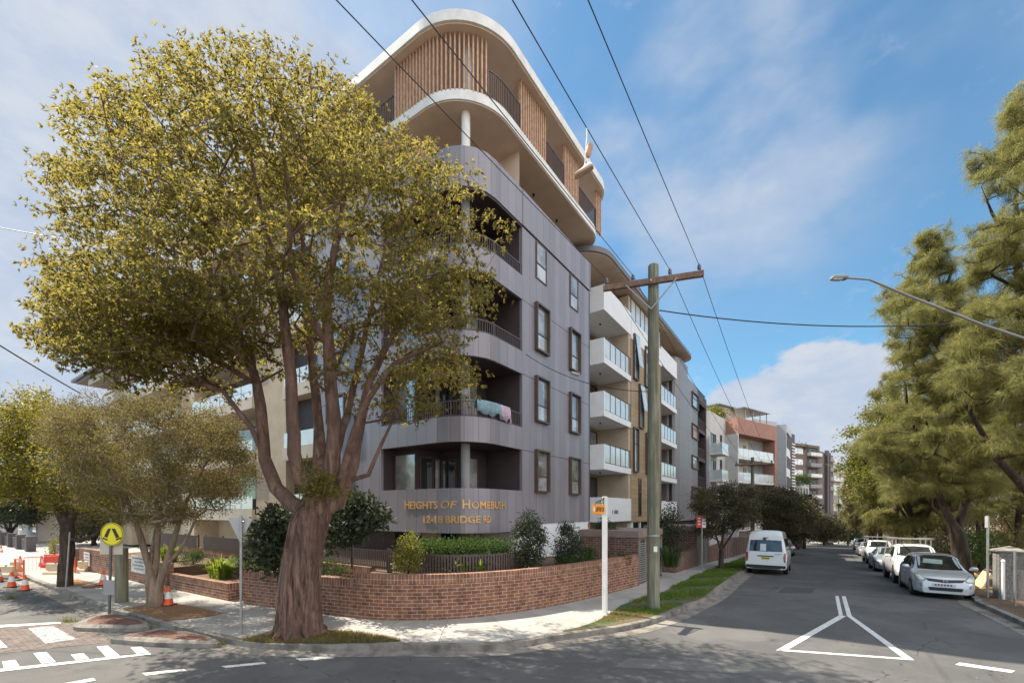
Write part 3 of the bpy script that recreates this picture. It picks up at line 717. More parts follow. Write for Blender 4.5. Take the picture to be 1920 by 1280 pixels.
# ------------------------------------------------------------------ beige apartment building along the side street
B1 = W(34, 14); be = thing('apartment_building', 'tan and white apartment building with boxed white balconies and a curved grey roof', 'building', (B1.x, B1.y, 0))
TF = 9.75
mb = S(); mb.box(21.45, 28.0, 11.9, 24, -.3, 17.0); mb.box(28.0, 34.9, 10.1, 24, -.3, 17.0); mb.box(34.9, 39.6, 11.6, 24, -1, 16.5); mb.build('core_wall', MT['beige'], be)
mb = S(); mb.box(27.6, 28.0, 9.80, 11.9, 2.5, 16.9); mb.build('pier', MT['beige'], be)
mb = S(); mb.box(28.0, 34.9, TF, 10.09, 2.35, 14.25); mb.build('plank_cladding', MT['plank'], be)
mb = S(); mb.box(28.0, 34.9, TF-.03, 10.09, 14.26, 15.55); mb.box(28.0, 34.9, TF+.1, 10.09, 15.56, 16.95); mb.build('white_wall', MT['white_cool'], be)
mb = S(); mb.box(21.5, 23.5, 11.6, 11.89, 2.4, 16.9); mb.build('white_wall', MT['white_cool'], be)
mb = S()
mb.build('white_wall', MT['white_cool'], be)
for a, b in ((28.2, 28.5), (29.9, 30.1), (31.9, 32.1)): mb = S(); mb.box(a, b, TF+.05, 10.09, .2, 2.34); mb.build('ground_floor_pier', MT['white_cool'], be)
mb = S(); mb.box(28.5, 29.9, TF+.12, 10.08, .4, 2.3); mb.box(30.1, 31.9, TF+.12, 10.08, .4, 2.3); mb.build('ground_window', MT['glass'], be)
f = S(); n = 7
for k in range(n+1): s_ = 28.1+(34.7-28.1)*k/n; f.box(s_-.03, s_+.03, TF+.03, TF+.1, 15.56, 16.95)
w = f.build('clerestory', MT['frame'], be); g_ = S(); g_.box(28.1, 34.7, TF+.06, TF+.09, 15.6, 16.9); g_.build('pane', MT['balglass'], w)
def bal_box(s0, s1, k, side):
    zt = 3.87+3.0*k; zb = zt-1.42
    f = S(); glass = k in (1, 2, 3)
    f.box(s0, s1, TF, 11.85, zb, zb+.36)
    f.box(s0, s0+.14, TF, 11.85, zb+.36, zt)
    if not glass: f.box(s0+.14, s1, TF, TF+.14, zb+.36, zt)
    w = f.build('balcony', MT['white_cool'], be)
    if glass:
        n = 5 if s1-s0 > 4.2 else 5; g_ = S(); p_ = S()
        for i in range(n):
            a, b = s0+.2+(s1-s0-.3)*i/n, s0+.2+(s1-s0-.3)*(i+1)/n
            g_.box(a+.03, b-.03, TF+.05, TF+.065, zb+.42, zt+.02)
        for i in range(n+1): a = s0+.2+(s1-s0-.3)*i/n; p_.box(a-.025, a+.025, TF+.03, TF+.085, zb+.36, zt+.06)
        p_.box(s0+.14, s1, TF+.03, TF+.085, zt+.06, zt+.10)
        g_.build('glass_balustrade', MT['balglass'], w); p_.build('handrail', MT['rail'], w)
    return zb
for k in range(5):
    zb = bal_box(23.5, 28.0, k, True)
    f = S(); z0, z1 = zb+.38, zb+2.75; s0, s1 = 23.7, 27.3
    for x in (s0, s0+1.2, s0+2.4, s1-.08): f.box(x, x+.08, 11.78, 11.9, z0, z1)
    f.box(s0+.08, s1-.08, 11.78, 11.9, z1, z1+.08); w = f.build('sliding_door', MT['frame'], be)
    g_ = S(); g_.box(s0, s1, 11.84, 11.86, z0, z1); g_.build('pane', MT['blind'] if k % 2 else MT['glass'], w)
    g2 = S(); g2.box(s0+.1, s0+.9, 11.81, 11.83, z0, z1-.05); g2.build('curtain', MT['soffit'], w)
    mb = S(); mb.lathe([(.05, zb-.09), (.05, zb-.005)], (25.2, 10.7, 0), 8); mb.build('downlight', MT['black'], be)
    zb = bal_box(34.9, 39.6, k, True)
    mb = S()
    for i in range(12): x = 37.2+i*.2; mb.box(x, x+.07, 11.45, 11.58, zb+.36, zb+2.9)
    mb.build('slat_screen', MT['timber'], be)
    g_ = S(); g_.box(35.2, 37.0, 11.5, 11.58, zb+.38, zb+2.7); g_.build('sliding_door', MT['glass'], be)
mb = S(); mb.box(34.5, 34.9, TF, 11.6, 2.4, 14.2); mb.build('end_pier', MT['plank'], be)
def slim(u0, u1, v0, v1, mat='blind', frame=True):
    uc = (u0+u1)/2; s0, s1 = s_on(u0, TF), s_on(u1, TF); z1, z0 = zs(uc, v0, TF), zs(uc, v1, TF)
    window(s0, s1, z0, z1, TF, .14 if frame else .03, .07, .36, be, mat)
for u0, u1, v0, v1 in ((1186.5, 1195.5, 629, 712), (1197, 1205, 722, 803), (1186.5, 1195.5, 802, 885), (1208, 1216, 652, 727), (1210, 1217, 812, 889)): slim(u0, u1, v0, v1)
slim(1196.5, 1202.5, 896, 967, 'glass', False)
# open awning sashes
mb = S()
for u, v0, v1 in ((1192, 629, 690), (1201.5, 722, 772), (1214, 815, 858)):
    s0, s1 = s_on(u-5, TF)+.1, s_on(u+3.5, TF); z1, z0 = zs(u, v0, TF)-.1, zs(u, v1, TF)
    mb.add([(s0, TF-.16, z1), (s1, TF-.16, z1), (s1, TF-.42, z0), (s0, TF-.42, z0), (s0, TF-.13, z1), (s1, TF-.13, z1), (s1, TF-.39, z0), (s0, TF-.39, z0)], [(0, 1, 2, 3), (4, 5, 6, 7), (0, 1, 5, 4), (2, 3, 7, 6), (1, 2, 6, 5), (0, 3, 7, 4)])
mb.build('open_sash', MT['balglass'], be)
# grey end block with four framed windows, then recessed dark balconies
mb = S(); mb.prism([(39.6, 12), (39.6, 10.6), (40.0, 10.0), (40.6, TF), (43.6, TF), (43.6, 12)], 2.2, 16.6); mb.box(43.6, 48.1, TF, 12, 2.2, 15.6); mb.box(47.8, 48.1, TF, 14, -1.5, 15.6); mb.build('end_cladding', MT['clad2'], be)
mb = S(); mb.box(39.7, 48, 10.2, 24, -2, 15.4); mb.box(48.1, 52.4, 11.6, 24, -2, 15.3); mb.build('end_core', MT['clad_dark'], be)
for v0, v1 in ((738, 765.5), (796, 823), (854.5, 879), (912, 934)): slim(1296.5, 1308, v0, v1)
for k in range(5):
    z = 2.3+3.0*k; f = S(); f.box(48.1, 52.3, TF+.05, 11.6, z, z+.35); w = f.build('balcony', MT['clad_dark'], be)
    f = S(); [f.box(48.15+i*.14, 48.17+i*.14, TF+.1, TF+.12, z+.36, z+1.3) for i in range(29)]; f.box(48.12, 52.2, TF+.08, TF+.14, z+1.3, z+1.35); f.build('railing', MT['rail'], w)
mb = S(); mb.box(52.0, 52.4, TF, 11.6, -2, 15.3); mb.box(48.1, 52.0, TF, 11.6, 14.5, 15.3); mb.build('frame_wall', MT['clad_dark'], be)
# curved metal roof with its soffit
def arc_roof(z0, z1, o): 
    p = [(21.7-o, 22), (21.7-o, 11.2)]
    for k in range(9):
        a = math.pi/2*k/8; p.append((21.7-o+1.8-1.8*math.cos(a), 9.25-o+1.8-1.8*math.sin(a)))
    for k in range(9):
        a = math.pi/2*k/8; p.append((44.0+o-1.4+1.4*math.sin(a), 9.25-o+1.4-1.4*math.cos(a)))
    return p+[(44.0+o, 22)]
mb = S(); mb.prism(arc_roof(0, 0, 0), 17.12, 17.42); mb.build('roof', MT['roofmetal'], be, smooth=30)
mb = S(); mb.prism(arc_roof(0, 0, -.08), 17.08, 17.115); mb.build('soffit', MT['soffit'], be)
# house number on the lowest white balcony
mb = S()
for i in range(6): mb.box(24.75+i*.16, 24.85+i*.16, TF-.012, TF-.002, 2.92, 3.14) if i != 1 else None
mb.build('number_plate', MT['frame'], be)
mb = S()
for i in range(5): mb.box(38.1+i*.2, 38.24+i*.2, TF-.012, TF-.002, 2.92, 3.14)
mb.build('number_plate', MT['frame'], be)
# ------------------------------------------------------------------ buildings further down the street
class Blk:                      # a facade frame from ground point A to B (left to right as seen), z absolute
    def __init__(b, A, B, depth, z0, z1, mat, parent, name='wall'):
        b.A, b.d = Vector((A[0], A[1], 0)), Vector((B[0]-A[0], B[1]-A[1], 0)); b.L = b.d.length; b.d.normalize()
        b.n = Vector((b.d.y, -b.d.x, 0)); b.p = parent
        m = b.mb(); m.box(0, b.L, -depth, 0, z0, z1); m.build(name, mat, parent)
    def mb(b): return MB(lambda a, o, z: b.A+b.d*a+b.n*o+Vector((0, 0, z)))
    def win(b, f0, f1, z0, z1, pm='glass', fm='frame', o=.06):
        a0, a1 = f0*b.L, f1*b.L; m = b.mb(); w = .07
        m.box(a0, a0+w, -.05, o, z0, z1); m.box(a1-w, a1, -.05, o, z0, z1); m.box(a0+w, a1-w, -.05, o, z0, z0+w); m.box(a0+w, a1-w, -.05, o, z1-w, z1); m.box((a0+a1)/2-.03, (a0+a1)/2+.03, 0, o, z0+w, z1-w)
        x = m.build('window', MT[fm], b.p); m = b.mb(); m.box(a0+w, a1-w, .01, o*.5, z0+w, z1-w); m.build('pane', MT[pm], x)
    def bal(b, f0, f1, z, out=1.3, slab='white', gm='balglass', h=1.0):
        a0, a1 = f0*b.L, f1*b.L; m = b.mb(); m.box(a0, a1, 0, out, z, z+.3); x = m.build('balcony', MT[slab], b.p)
        m = b.mb(); n = max(2, int((a1-a0)/1.2))
        for k in range(n): m.box(a0+(a1-a0)*k/n+.03, a0+(a1-a0)*(k+1)/n-.03, out-.09, out-.06, z+.34, z+.3+h)
        for a in (a0+.05, a1-.08): m.box(a, a+.03, .02, out-.1, z+.34, z+.3+h)
        m.build('glass_balustrade', MT[gm], x)
    def box(b, f0, f1, o0, o1, z0, z1, mat, name): m = b.mb(); m.box(f0*b.L, f1*b.L, o0, o1, z0, z1); m.build(name, MT[mat], b.p)
# white and terracotta block
A0 = W(52.8, 9.5); A1 = Vector((26.1, 54, 0)); A2 = Vector((34.4, 60, 0))
tb = thing('apartment_building', 'cream apartment block with a terracotta band, glass balconies and a rooftop pergola', 'building', (A1.x, A1.y, -1.7))
w1 = Blk(A0, A1, 9, -3, 14.2, MT['offwhite'], tb); w2 = Blk(A1, A2, 12, -3, 14.2, MT['cream_wall'], tb)
for z in (10.9, 8.0, 5.0): w1.win(.62, .74, z, z+1.15)
for z in (9.3, 6.3): w1.bal(.02, .42, z, 1.3, 'white'); 
for z in (9.7, 6.7): w1.win(.06, .36, z, z+2.1)
w2.box(.0, 1.0, 0, 1.5, 12.35, 14.25, 'terra', 'terracotta_band'); w2.box(.93, 1.0, 0, 1.5, 1, 12.34, 'terra', 'terracotta_post'); w2.box(.0, .02, 0, 1.5, -2, 12.34, 'offwhite', 'side_wall')
for z in (9.35, 6.45, 3.55, .65):
    w2.bal(.02, .925, z, 1.45, 'white'); w2.win(.04, .15, z+.9, z+2.1); w2.win(.24, .30, z+.35, z+2.1); w2.win(.42, .48, z+.6, z+2.1); w2.box(.55, .92, -.02, .03, z+.32, z+2.6, 'midgrey', 'recess_panel')
w2.box(.06, .44, -6, -1.2, 14.2, 16.3, 'cream_wall', 'roof_room'); w2.box(.02, .50, -6.3, -.9, 16.3, 16.45, 'roofmetal', 'room_roof')
m = w2.mb(); 
for a, o in ((4.2, .2), (6.2, .2), (8.2, .2), (10, .2), (10, -3.5), (7, -3.5)): m.box(a, a+.09, o, o+.09, 14.2, 16.1)
m.box(3.4, 10.3, -4, .6, 16.1, 16.2); m.build('pergola', MT['steel'], tb)
# grey panel block with white balconies
gb = thing('apartment_building', 'pale grey panelled block with stacked white balconies next to the terracotta one', 'building', (38.4, 64, -2))
w3 = Blk((33.6, 61.5), (38.4, 64), 10, -4, 15.9, MT['tile_grey'], gb); w4 = Blk((38.4, 64), (43.3, 70.5), 9, -4, 15.6, MT['offwhite'], gb)
for z in (11.2, 8.2, 5.2, 2.2):
    w4.bal(.12, .95, z, 1.0, 'white', 'white'); w4.win(.2, .55, z+.35, z+2.3); w4.box(.62, .95, 0, .05, z+.32, z+2.5, 'cream_wall', 'recess_panel')
w4.box(0, .1, 0, 1.1, -3, 15.5, 'tile_grey', 'side_fin'); w4.box(.1, 1, 0, 1.1, 14.6, 15.5, 'offwhite', 'parapet')
for z in (9.6, 6.6, 3.6): w3.bal(-.25, .45, z, 1.6, 'white', 'white')
# dark narrow tower
pb = thing('apartment_building', 'narrow dark purple tower with a striped white edge between pale blocks', 'building', (46, 74, -2.4))
w5 = Blk((44.8, 73), (49.6, 77.5), 9, -4, 16.4, MT['purple'], pb)
m = w5.mb()
for i in range(26): m.box(.70*w5.L, .98*w5.L, .02, .12, 1.5+i*.52, 1.72+i*.52)
m.build('white_fins', MT['white'], pb)
# low white block with a roof hedge
lb = thing('apartment_building', 'low white block with dark upright windows and a hedge on its roof', 'building', (57, 88, -3))
w6 = Blk((53.2, 84.5), (62.2, 92.5), 10, -5, 8.5, MT['offwhite'], lb)
for i in range(6):
    for z in (5.6, 2.2): w6.win(.06+i*.155, .13+i*.155, z, z+2.1)
# tall brown block
bb = thing('apartment_building', 'tall brown apartment tower with recessed balconies and white window bands', 'building', (84, 127, -5))
w7 = Blk((77.5, 123), (90.5, 130), 16, -7, 21.3, MT['brownwall'], bb); w8 = Blk((90.5, 130), (102.5, 141), 14, -7, 20.6, MT['brownwall'], bb)
for i in range(7):
    z = .2+3.05*i
    if i > 2: w7.win(.02, .42, z+.6, z+2.3, 'blind')
    w7.box(.55, .92, -.3, .06, z+.35, z+2.8, 'clad_dark', 'recess'); w7.bal(.55, .95, z, 1.2, 'brownwall', 'midgrey' if i % 2 else 'white'); w7.win(.60, .88, z+.5, z+2.4, 'glass', 'frame', .12)
    w8.win(.10, .24, z+.8, z+2.2, 'blind'); 
    if i > 2: w8.bal(.80, 1.0, z, 1.0, 'white', 'white')
w8.box(.34, .46, 0, .8, -6, 21.3, 'purple', 'fin'); w8.box(.56, .64, 0, .6, -6, 20.9, 'purple', 'fin'); w7.box(.5, .96, .0, 1.25, -.5, 2.2, 'lime', 'lime_panel')
w7.box(.0, .95, -3, .4, 21.3, 22.0, 'brownwall', 'parapet'); w7.box(.25, .8, -8, -4, 21.3, 23.2, 'beige', 'plant_room')
# far beige and green block
fb = thing('apartment_building', 'far beige apartment block with lime green panels at the end of the street', 'building', (112, 155, -6))
w9 = Blk((104.5, 148), (121, 158), 14, -8, 17.6, MT['beige'], fb)
for i in range(7):
    z = -.6+2.75*i
    for j in range(4):
        w9.win(.12+j*.22, .24+j*.22, z+.7, z+2.2, 'glass' if (i+j) % 2 else 'blind')
    if i < 4: w9.box(.0, .11, 0, .1, z+.2, z+1.6, 'lime', 'lime_panel'); w9.box(.12, 1, 0, .05, z-.3, z+.5, 'midgrey' if i % 2 else 'offwhite', 'spandrel')
    elif i < 6: w9.bal(.1, .6, z, 1.2, 'white', 'white')
w10m = thing('shed', 'dark low building at the far end of the street', 'shed', (118, 150, -6))
Blk((109, 140), (124, 150), 6, -8, 3, MT['purple'], w10m)
# red-roofed house and a shed on the left street
def gable_house(name, label, s0, s1, t0, t1, h, rh, wm, rm, cat='house'):
    c = W((s0+s1)/2, (t0+t1)/2); o = thing(name, label, cat, (c.x, c.y, 0)); mb = S(); mb.box(s0, s1, t0, t1, 0, h); mb.build('wall', wm, o)
    mb = S(); e = .5; tm = (t0+t1)/2
    mb.add([(s0-e, t0-e, h-.1), (s1+e, t0-e, h-.1), (s1+e, tm, h+rh), (s0-e, tm, h+rh), (s0-e, t1+e, h-.1), (s1+e, t1+e, h-.1), (s0-e, t0-e, h+.1), (s1+e, t0-e, h+.1), (s1+e, tm, h+rh+.2), (s0-e, tm, h+rh+.2), (s0-e, t1+e, h+.1), (s1+e, t1+e, h+.1)],
           [(0, 1, 2, 3), (3, 2, 5, 4), (6, 7, 8, 9), (9, 8, 11, 10), (0, 1, 7, 6), (4, 5, 11, 10), (0, 3, 9, 6), (3, 4, 10, 9), (1, 2, 8, 7), (2, 5, 11, 8)]); mb.build('roof', rm, o)
    g_ = S(); g_.box(s0-.03, s0+.02, t0+.8, t0+2.4, 1, 2.3); g_.box(s0-.03, s0+.02, t1-2.4, t1-.8, 1, 2.3); g_.build('window', MT['glass'], o)
    mb = S(); mb.add([(s0, t0, h), (s0, t1, h), (s0, tm, h+rh-.1)], [(0, 1, 2)]); mb.build('gable', wm, o)
    return o
gable_house('house', 'small house with a red tiled gable roof behind the left street trees', 9.5, 22, 62, 72, 3.2, 2.6, MT['offwhite'], MT['roof_tile'])
gable_house('house', 'dark low house with a grey gable roof far down the left street', 10.5, 20, 84, 94, 3.0, 2.0, MT['midgrey'], MT['roofmetal'])
# ------------------------------------------------------------------ foliage helpers
RNG = np.random.default_rng(11)
def fast_mesh(name, V, nquad, per, mat, origin):
    """V: (n*per,3); every leaf owns `per` vertices; per 4 -> one quad, per 6 -> two quads (a ribbon)"""
    me = bpy.data.meshes.new(name); n = nquad
    V = V-np.array(origin, dtype=np.float64)
    me.vertices.add(len(V)); me.vertices.foreach_set('co', V.astype(np.float32).ravel())
    b = np.arange(n)[:, None]*per
    idx = (b+np.array([0, 1, 2, 3])) if per == 4 else np.concatenate([b+np.array([0, 1, 3, 2]), b+np.array([2, 3, 5, 4])], axis=1)
    idx = idx.ravel(); nf = len(idx)//4
    me.loops.add(len(idx)); me.loops.foreach_set('vertex_index', idx.astype(np.int32))
    me.polygons.add(nf); me.polygons.foreach_set('loop_start', (np.arange(nf)*4).astype(np.int32))
    me.update(calc_edges=True); me.materials.append(mat); return me
def unit(a): return a/np.maximum(np.linalg.norm(a, axis=1, keepdims=True), 1e-9)
def leaves(cent, n, rad, L, Wd, droop=.4, flat=.6, up=0.0, out=None):
    c = np.repeat(np.asarray(cent, dtype=float), n, axis=0); m = len(c)
    off = RNG.normal(size=(m, 3))*rad*.55; off[:, 2] *= flat; Pp = c+off
    D = RNG.normal(size=(m, 3)); D = unit(D)+unit(off+1e-6)*.6; D[:, 2] -= droop; D = unit(D)
    Sd = unit(np.cross(D, RNG.normal(size=(m, 3))+np.array([0, 0, up]))); Nn = np.cross(D, Sd)
    l = L*RNG.uniform(.65, 1.25, (m, 1)); w = Wd*RNG.uniform(.7, 1.2, (m, 1))
    V = np.stack([Pp, Pp+D*l*.45+Sd*w*.5+Nn*w*.15, Pp+D*l, Pp+D*l*.45-Sd*w*.5+Nn*w*.15], axis=1)
    return V.reshape(-1, 3), m
def sprays(cent, nsp, rad, nl, L, Wd, droop=.5, flat=.5):
    """whorls of leaves radiating from twig ends"""
    c = np.repeat(np.asarray(cent, dtype=float), nsp, axis=0); off = RNG.normal(size=(len(c), 3))*rad; off[:, 2] *= flat; tip = c+off
    ax = unit(off*1.2/rad+RNG.normal(size=(len(c), 3))*.5+np.array([0, 0, .55])); P = np.repeat(tip, nl, axis=0); A = np.repeat(ax, nl, axis=0); m = len(P)
    D = unit(RNG.normal(size=(m, 3))); D = unit(D-A*np.sum(D*A, axis=1, keepdims=True)+A*RNG.uniform(.15, .9, (m, 1))); D[:, 2] -= droop*RNG.uniform(.2, 1.3, m); D = unit(D)
    Sd = unit(np.cross(D, A+RNG.normal(size=(m, 3))*.25)); Nn = np.cross(D, Sd); l = L*RNG.uniform(.6, 1.3, (m, 1)); w = Wd*RNG.uniform(.7, 1.25, (m, 1))
    V = np.stack([P, P+D*l*.45+Sd*w*.5, P+D*l-np.array([0, 0, .12])*l, P+D*l*.45-Sd*w*.5+Nn*w*.2], axis=1)
    return V.reshape(-1, 3), m
def strands(cent, n, rad, L, Wd, droop=1.1, flat=.7, spread=1.0):
    c = np.repeat(np.asarray(cent, dtype=float), n, axis=0); m = len(c)
    off = RNG.normal(size=(m, 3))*rad*.5; off[:, 2] *= flat; Pp = c+off
    A_ = np.repeat(unit(RNG.normal(size=(len(cent), 3))+np.array([0, 0, .5])), n, axis=0); q_ = RNG.uniform(0, 1, (m, 1)); Pp = c+A_*(q_-.3)*rad*1.9+RNG.normal(size=(m, 3))*rad*.16
    D = unit(RNG.normal(size=(m, 3)))*.8*spread+A_*.9; D[:, 2] += .1; D = unit(D)
    l = L*RNG.uniform(.6, 1.3, (m, 1)); D2 = D.copy(); D2[:, 2] -= droop*RNG.uniform(.5, 1.4, m); D2 = unit(D2)
    Sd = unit(np.cross(D, RNG.normal(size=(m, 3)))); w = Wd*.5
    p1 = Pp+D*l*.45; p2 = p1+D2*l*.6
    V = np.stack([Pp-Sd*w, Pp+Sd*w, p1-Sd*w, p1+Sd*w, p2-Sd*w*.3, p2+Sd*w*.3], axis=1)
    return V.reshape(-1, 3), m
def foliage(name, parts, mat, parent=None, origin=None, per=4):
    V = np.concatenate([p[0] for p in parts]); n = sum(p[1] for p in parts)
    og = Vector(origin) if origin is not None else ORG[parent.name]
    me = fast_mesh(name, V, n, per, mat, og); o = bpy.data.objects.new(name, me); C.objects.link(o)
    if parent: o.parent = parent
    else: o.location = og
    ORG[o.name] = og
    return o
def skeleton(limbs, targets, step=.55, zpen=.8, tip=.007, expo=2.35, wig=.10):
    """limbs: list of [(Vector, radius), ...] sharing starts by proximity; targets: points to reach with twigs"""
    Pn, par, minr = [], [], []
    for li in limbs:
        pts = [p for p, r in li]; rs = [r for p, r in li]
        start = -1
        if Pn:
            d = [(q-pts[0]).length for q in Pn]; start = int(np.argmin(d))
        for i in range(len(pts)):
            if i == 0:
                if start >= 0: prev = start; continue
                Pn.append(pts[0].copy()); par.append(-1); minr.append(rs[0]); prev = 0; continue
            a, b = pts[i-1] if (i > 1 or start < 0) else Pn[start], pts[i]
            n = max(1, int((b-a).length/.45))
            for k in range(1, n+1):
                w = Vector(RNG.normal(size=3))*wig*.3*rs[i] ** .5
                Pn.append(a.lerp(b, k/n)+w); par.append(prev); minr.append(rs[i-1]+(rs[i]-rs[i-1])*k/n); prev = len(Pn)-1
    arr = np.array([tuple(p) for p in Pn]); root = arr[0]
    T = np.asarray(targets, float); order = np.argsort(np.linalg.norm(T-root, axis=1)) if len(T) else []
    base = len(arr); hmin = arr[0][2]+.6
    for ti in order:
        t = T[ti]; d = np.linalg.norm(arr-t, axis=1)+np.maximum(0, arr[:, 2]-t[2])*zpen+(arr[:, 2] < hmin)*99
        j = int(np.argmin(d)); a = arr[j]; dist = np.linalg.norm(t-a)
        n = max(1, int(dist/step)); new = []; prev = j
        bend_ = RNG.normal(size=3)*wig*dist; bend_[2] = abs(bend_[2])*.4-.06*dist
        for k in range(1, n+1):
            f = k/n; new.append(a+(t-a)*f+bend_*math.sin(math.pi*f)); par.append(prev); minr.append(tip); prev = len(arr)+len(new)-1
        arr = np.concatenate([arr, np.array(new)])
    n = len(arr); ch = [[] for _ in range(n)]
    for i in range(n):
        if par[i] >= 0: ch[par[i]].append(i)
    acc = np.zeros(n); 
    for i in range(n-1, -1, -1):
        acc[i] = max(acc[i], tip**expo)
        if par[i] >= 0: acc[par[i]] += acc[i]
    rad = acc**(1/expo); rad = np.where(np.arange(n) < base, np.maximum(np.array(minr[:n]), np.minimum(rad, np.array(minr[:n])*1.1)), np.minimum(rad, .12))
    return arr, ch, rad
def wood(mb, arr, ch, rad, root=0, big=.08, lobes=0):
    stack = [(root, None)]
    while stack:
        i, pre = stack.pop()
        chain = [i]; r = [rad[i]]
        if pre is not None: chain = [pre, i]; r = [min(rad[pre]*.85, rad[i]*1.15), rad[i]]
        while ch[i]:
            c = sorted(ch[i], key=lambda k: -rad[k]); 
            for o in c[1:]: stack.append((o, i))
            i = c[0]; chain.append(i); r.append(min(rad[i], r[-1]))
        if len(chain) < 2: continue
        k = 12 if r[0] > .12 else 7 if r[0] > .05 else 4 if r[0] > .02 else 3
        mb.tube([Vector(arr[j]) for j in chain], [float(x) for x in r], k, cap=r[0] > .03)
def inpoly(u, v, P):
    c = False; n = len(P)
    for i in range(n):
        (x1, y1), (x2, y2) = P[i], P[(i+1) % n]
        if (y1 > v) != (y2 > v) and u < (x2-x1)*(v-y1)/(y2-y1)+x1: c = not c
    return c
def edge_d(u, v, P):
    m = 1e9; n = len(P)
    for i in range(n):
        (x1, y1), (x2, y2) = P[i], P[(i+1) % n]; dx, dy = x2-x1, y2-y1
        f = max(0, min(1, ((u-x1)*dx+(v-y1)*dy)/(dx*dx+dy*dy+1e-9))); m = min(m, math.hypot(u-x1-f*dx, v-y1-f*dy))
    return m
def crown_pts(P, Z0, depth, n, dmin, keep=None, full=160, zbias=0):
    """points filling the volume whose outline, at its own distance Z0, is the outline P"""
    us = [p[0] for p in P]; vs = [p[1] for p in P]; out = []; tries = 0
    while len(out) < n and tries < n*400:
        tries += 1
        u, v = RNG.uniform(min(us), max(us)), RNG.uniform(min(vs), max(vs))
        if not inpoly(u, v, P): continue
        e = min(1, edge_d(u, v, P)/full); e = math.sqrt(max(0, 1-(1-e)**2))
        p = at(u, v, Z0); p.y += RNG.uniform(-1, 1)*depth*e; p = Vector((p.x*(1+(p.y-Z0)/Z0*.85), p.y, H+(p.z-H)*(1+(p.y-Z0)/Z0*.85)))
        if keep and not keep(u, v, p): continue
        if all((p-q).length > dmin for q in out): out.append(p)
    return out
def dome(c, r, n, rise=.5):
    out = []
    if rise < 0: return [tuple(np.array(c)+unit(RNG.normal(size=(1, 3)))[0]*r*RNG.uniform(0, 1)**.4) for _ in range(n)]
    for _ in range(n):
        a = RNG.uniform(0, 2*math.pi); q = math.sqrt(RNG.uniform(0, 1)); 
        out.append((c[0]+r*q*math.cos(a), c[1]+r*q*math.sin(a), c[2]+rise*r*(1-q*q)+RNG.normal()*.06*r))
    return out
MT['leaf_big'] = leaf_mat('brush_box_leaf', (.032, .033, .015), (.145, .125, .045), (.46, .38, .085), .12, .6, .46)
MT['leaf_olive'] = leaf_mat('paperbark_leaf', (.075, .07, .03), (.23, .185, .085), (.28, .23, .08), .12, .65, .4)
MT['leaf_yellow'] = leaf_mat('street_tree_leaf', (.06, .065, .015), (.17, .15, .025), (.32, .27, .03), .35, .5, .45)
MT['leaf_dark'] = leaf_mat('dark_glossy_leaf', (.026, .036, .02), (.065, .08, .04), (.06, .08, .03), .2, .5, .2)
MT['leaf_hedge'] = leaf_mat('hedge_leaf', (.025, .052, .018), (.07, .115, .03), (.10, .16, .03), .12, .6, .3)
MT['leaf_street'] = leaf_mat('dark_street_leaf', (.052, .06, .03), (.13, .105, .06), (.11, .10, .04), .2, .5, .28)
MT['leaf_bright'] = leaf_mat('bright_leaf', (.07, .09, .02), (.20, .19, .035), (.30, .30, .04), .4, .4, .4)
MT['leaf_rust'] = leaf_mat('rusty_leaf', (.14, .085, .035), (.27, .16, .07), (.25, .14, .05), .3, .6, .35)
MT['needle'] = leaf_mat('sheoak_needles', (.06, .07, .027), (.29, .28, .115), (.38, .36, .12), .10, .8, .43, 3.5)
MT['needle_dark'] = leaf_mat('sheoak_needles_dark', (.05, .054, .022), (.18, .165, .07), (.2, .18, .06), .10, .8, .35, 3.5)
MT['strap'] = leaf_mat('strap_leaf', (.07, .12, .02), (.22, .28, .04), (.35, .42, .05), .2, .5, .4)
MT['bark_red'] = bark_mat('fibrous_bark', (.045, .028, .022), (.25, .155, .118), .10, 11, 1.0)
MT['bark_limb'] = bark_mat('smooth_pinkish_bark', (.09, .052, .040), (.23, .145, .112), .25, 7, .4)
MT['bark_pale'] = bark_mat('papery_bark', (.17, .12, .085), (.36, .28, .21), .15, 9, .7)
MT['bark_dark'] = bark_mat('dark_bark', (.035, .027, .022), (.11, .08, .062), .15, 9, .8)
def strap_plant(name, label, cat, u, v, h, n, L, mat='strap', group=None, spread=.9, z=None, Z=None, r0=.12):
    p = gnd(u, v, h) if Z is None else at(u, v, Z)
    mb = []; V = []
    for i in range(n):
        a = RNG.uniform(0, 2*math.pi); d = Vector((math.cos(a), math.sin(a), 0)); s_ = Vector((-d.y, d.x, 0))*.022
        l = L*RNG.uniform(.6, 1.15); t = spread*RNG.uniform(.25, 1); b = p+d*RNG.uniform(0, r0)
        P = [b, b+d*l*.30*t+Vector((0, 0, l*.62)), b+d*l*.85*t+Vector((0, 0, l*(1.0-.55*t)))]
        V += [b-s_, b+s_, P[1]-s_*1.1, P[1]+s_*1.1, P[2]-s_*.15, P[2]+s_*.15]
    o = foliage(name, [(np.array([tuple(x) for x in V]), n)], MT[mat], origin=p, per=6)
    return tag(o, label, cat, group)
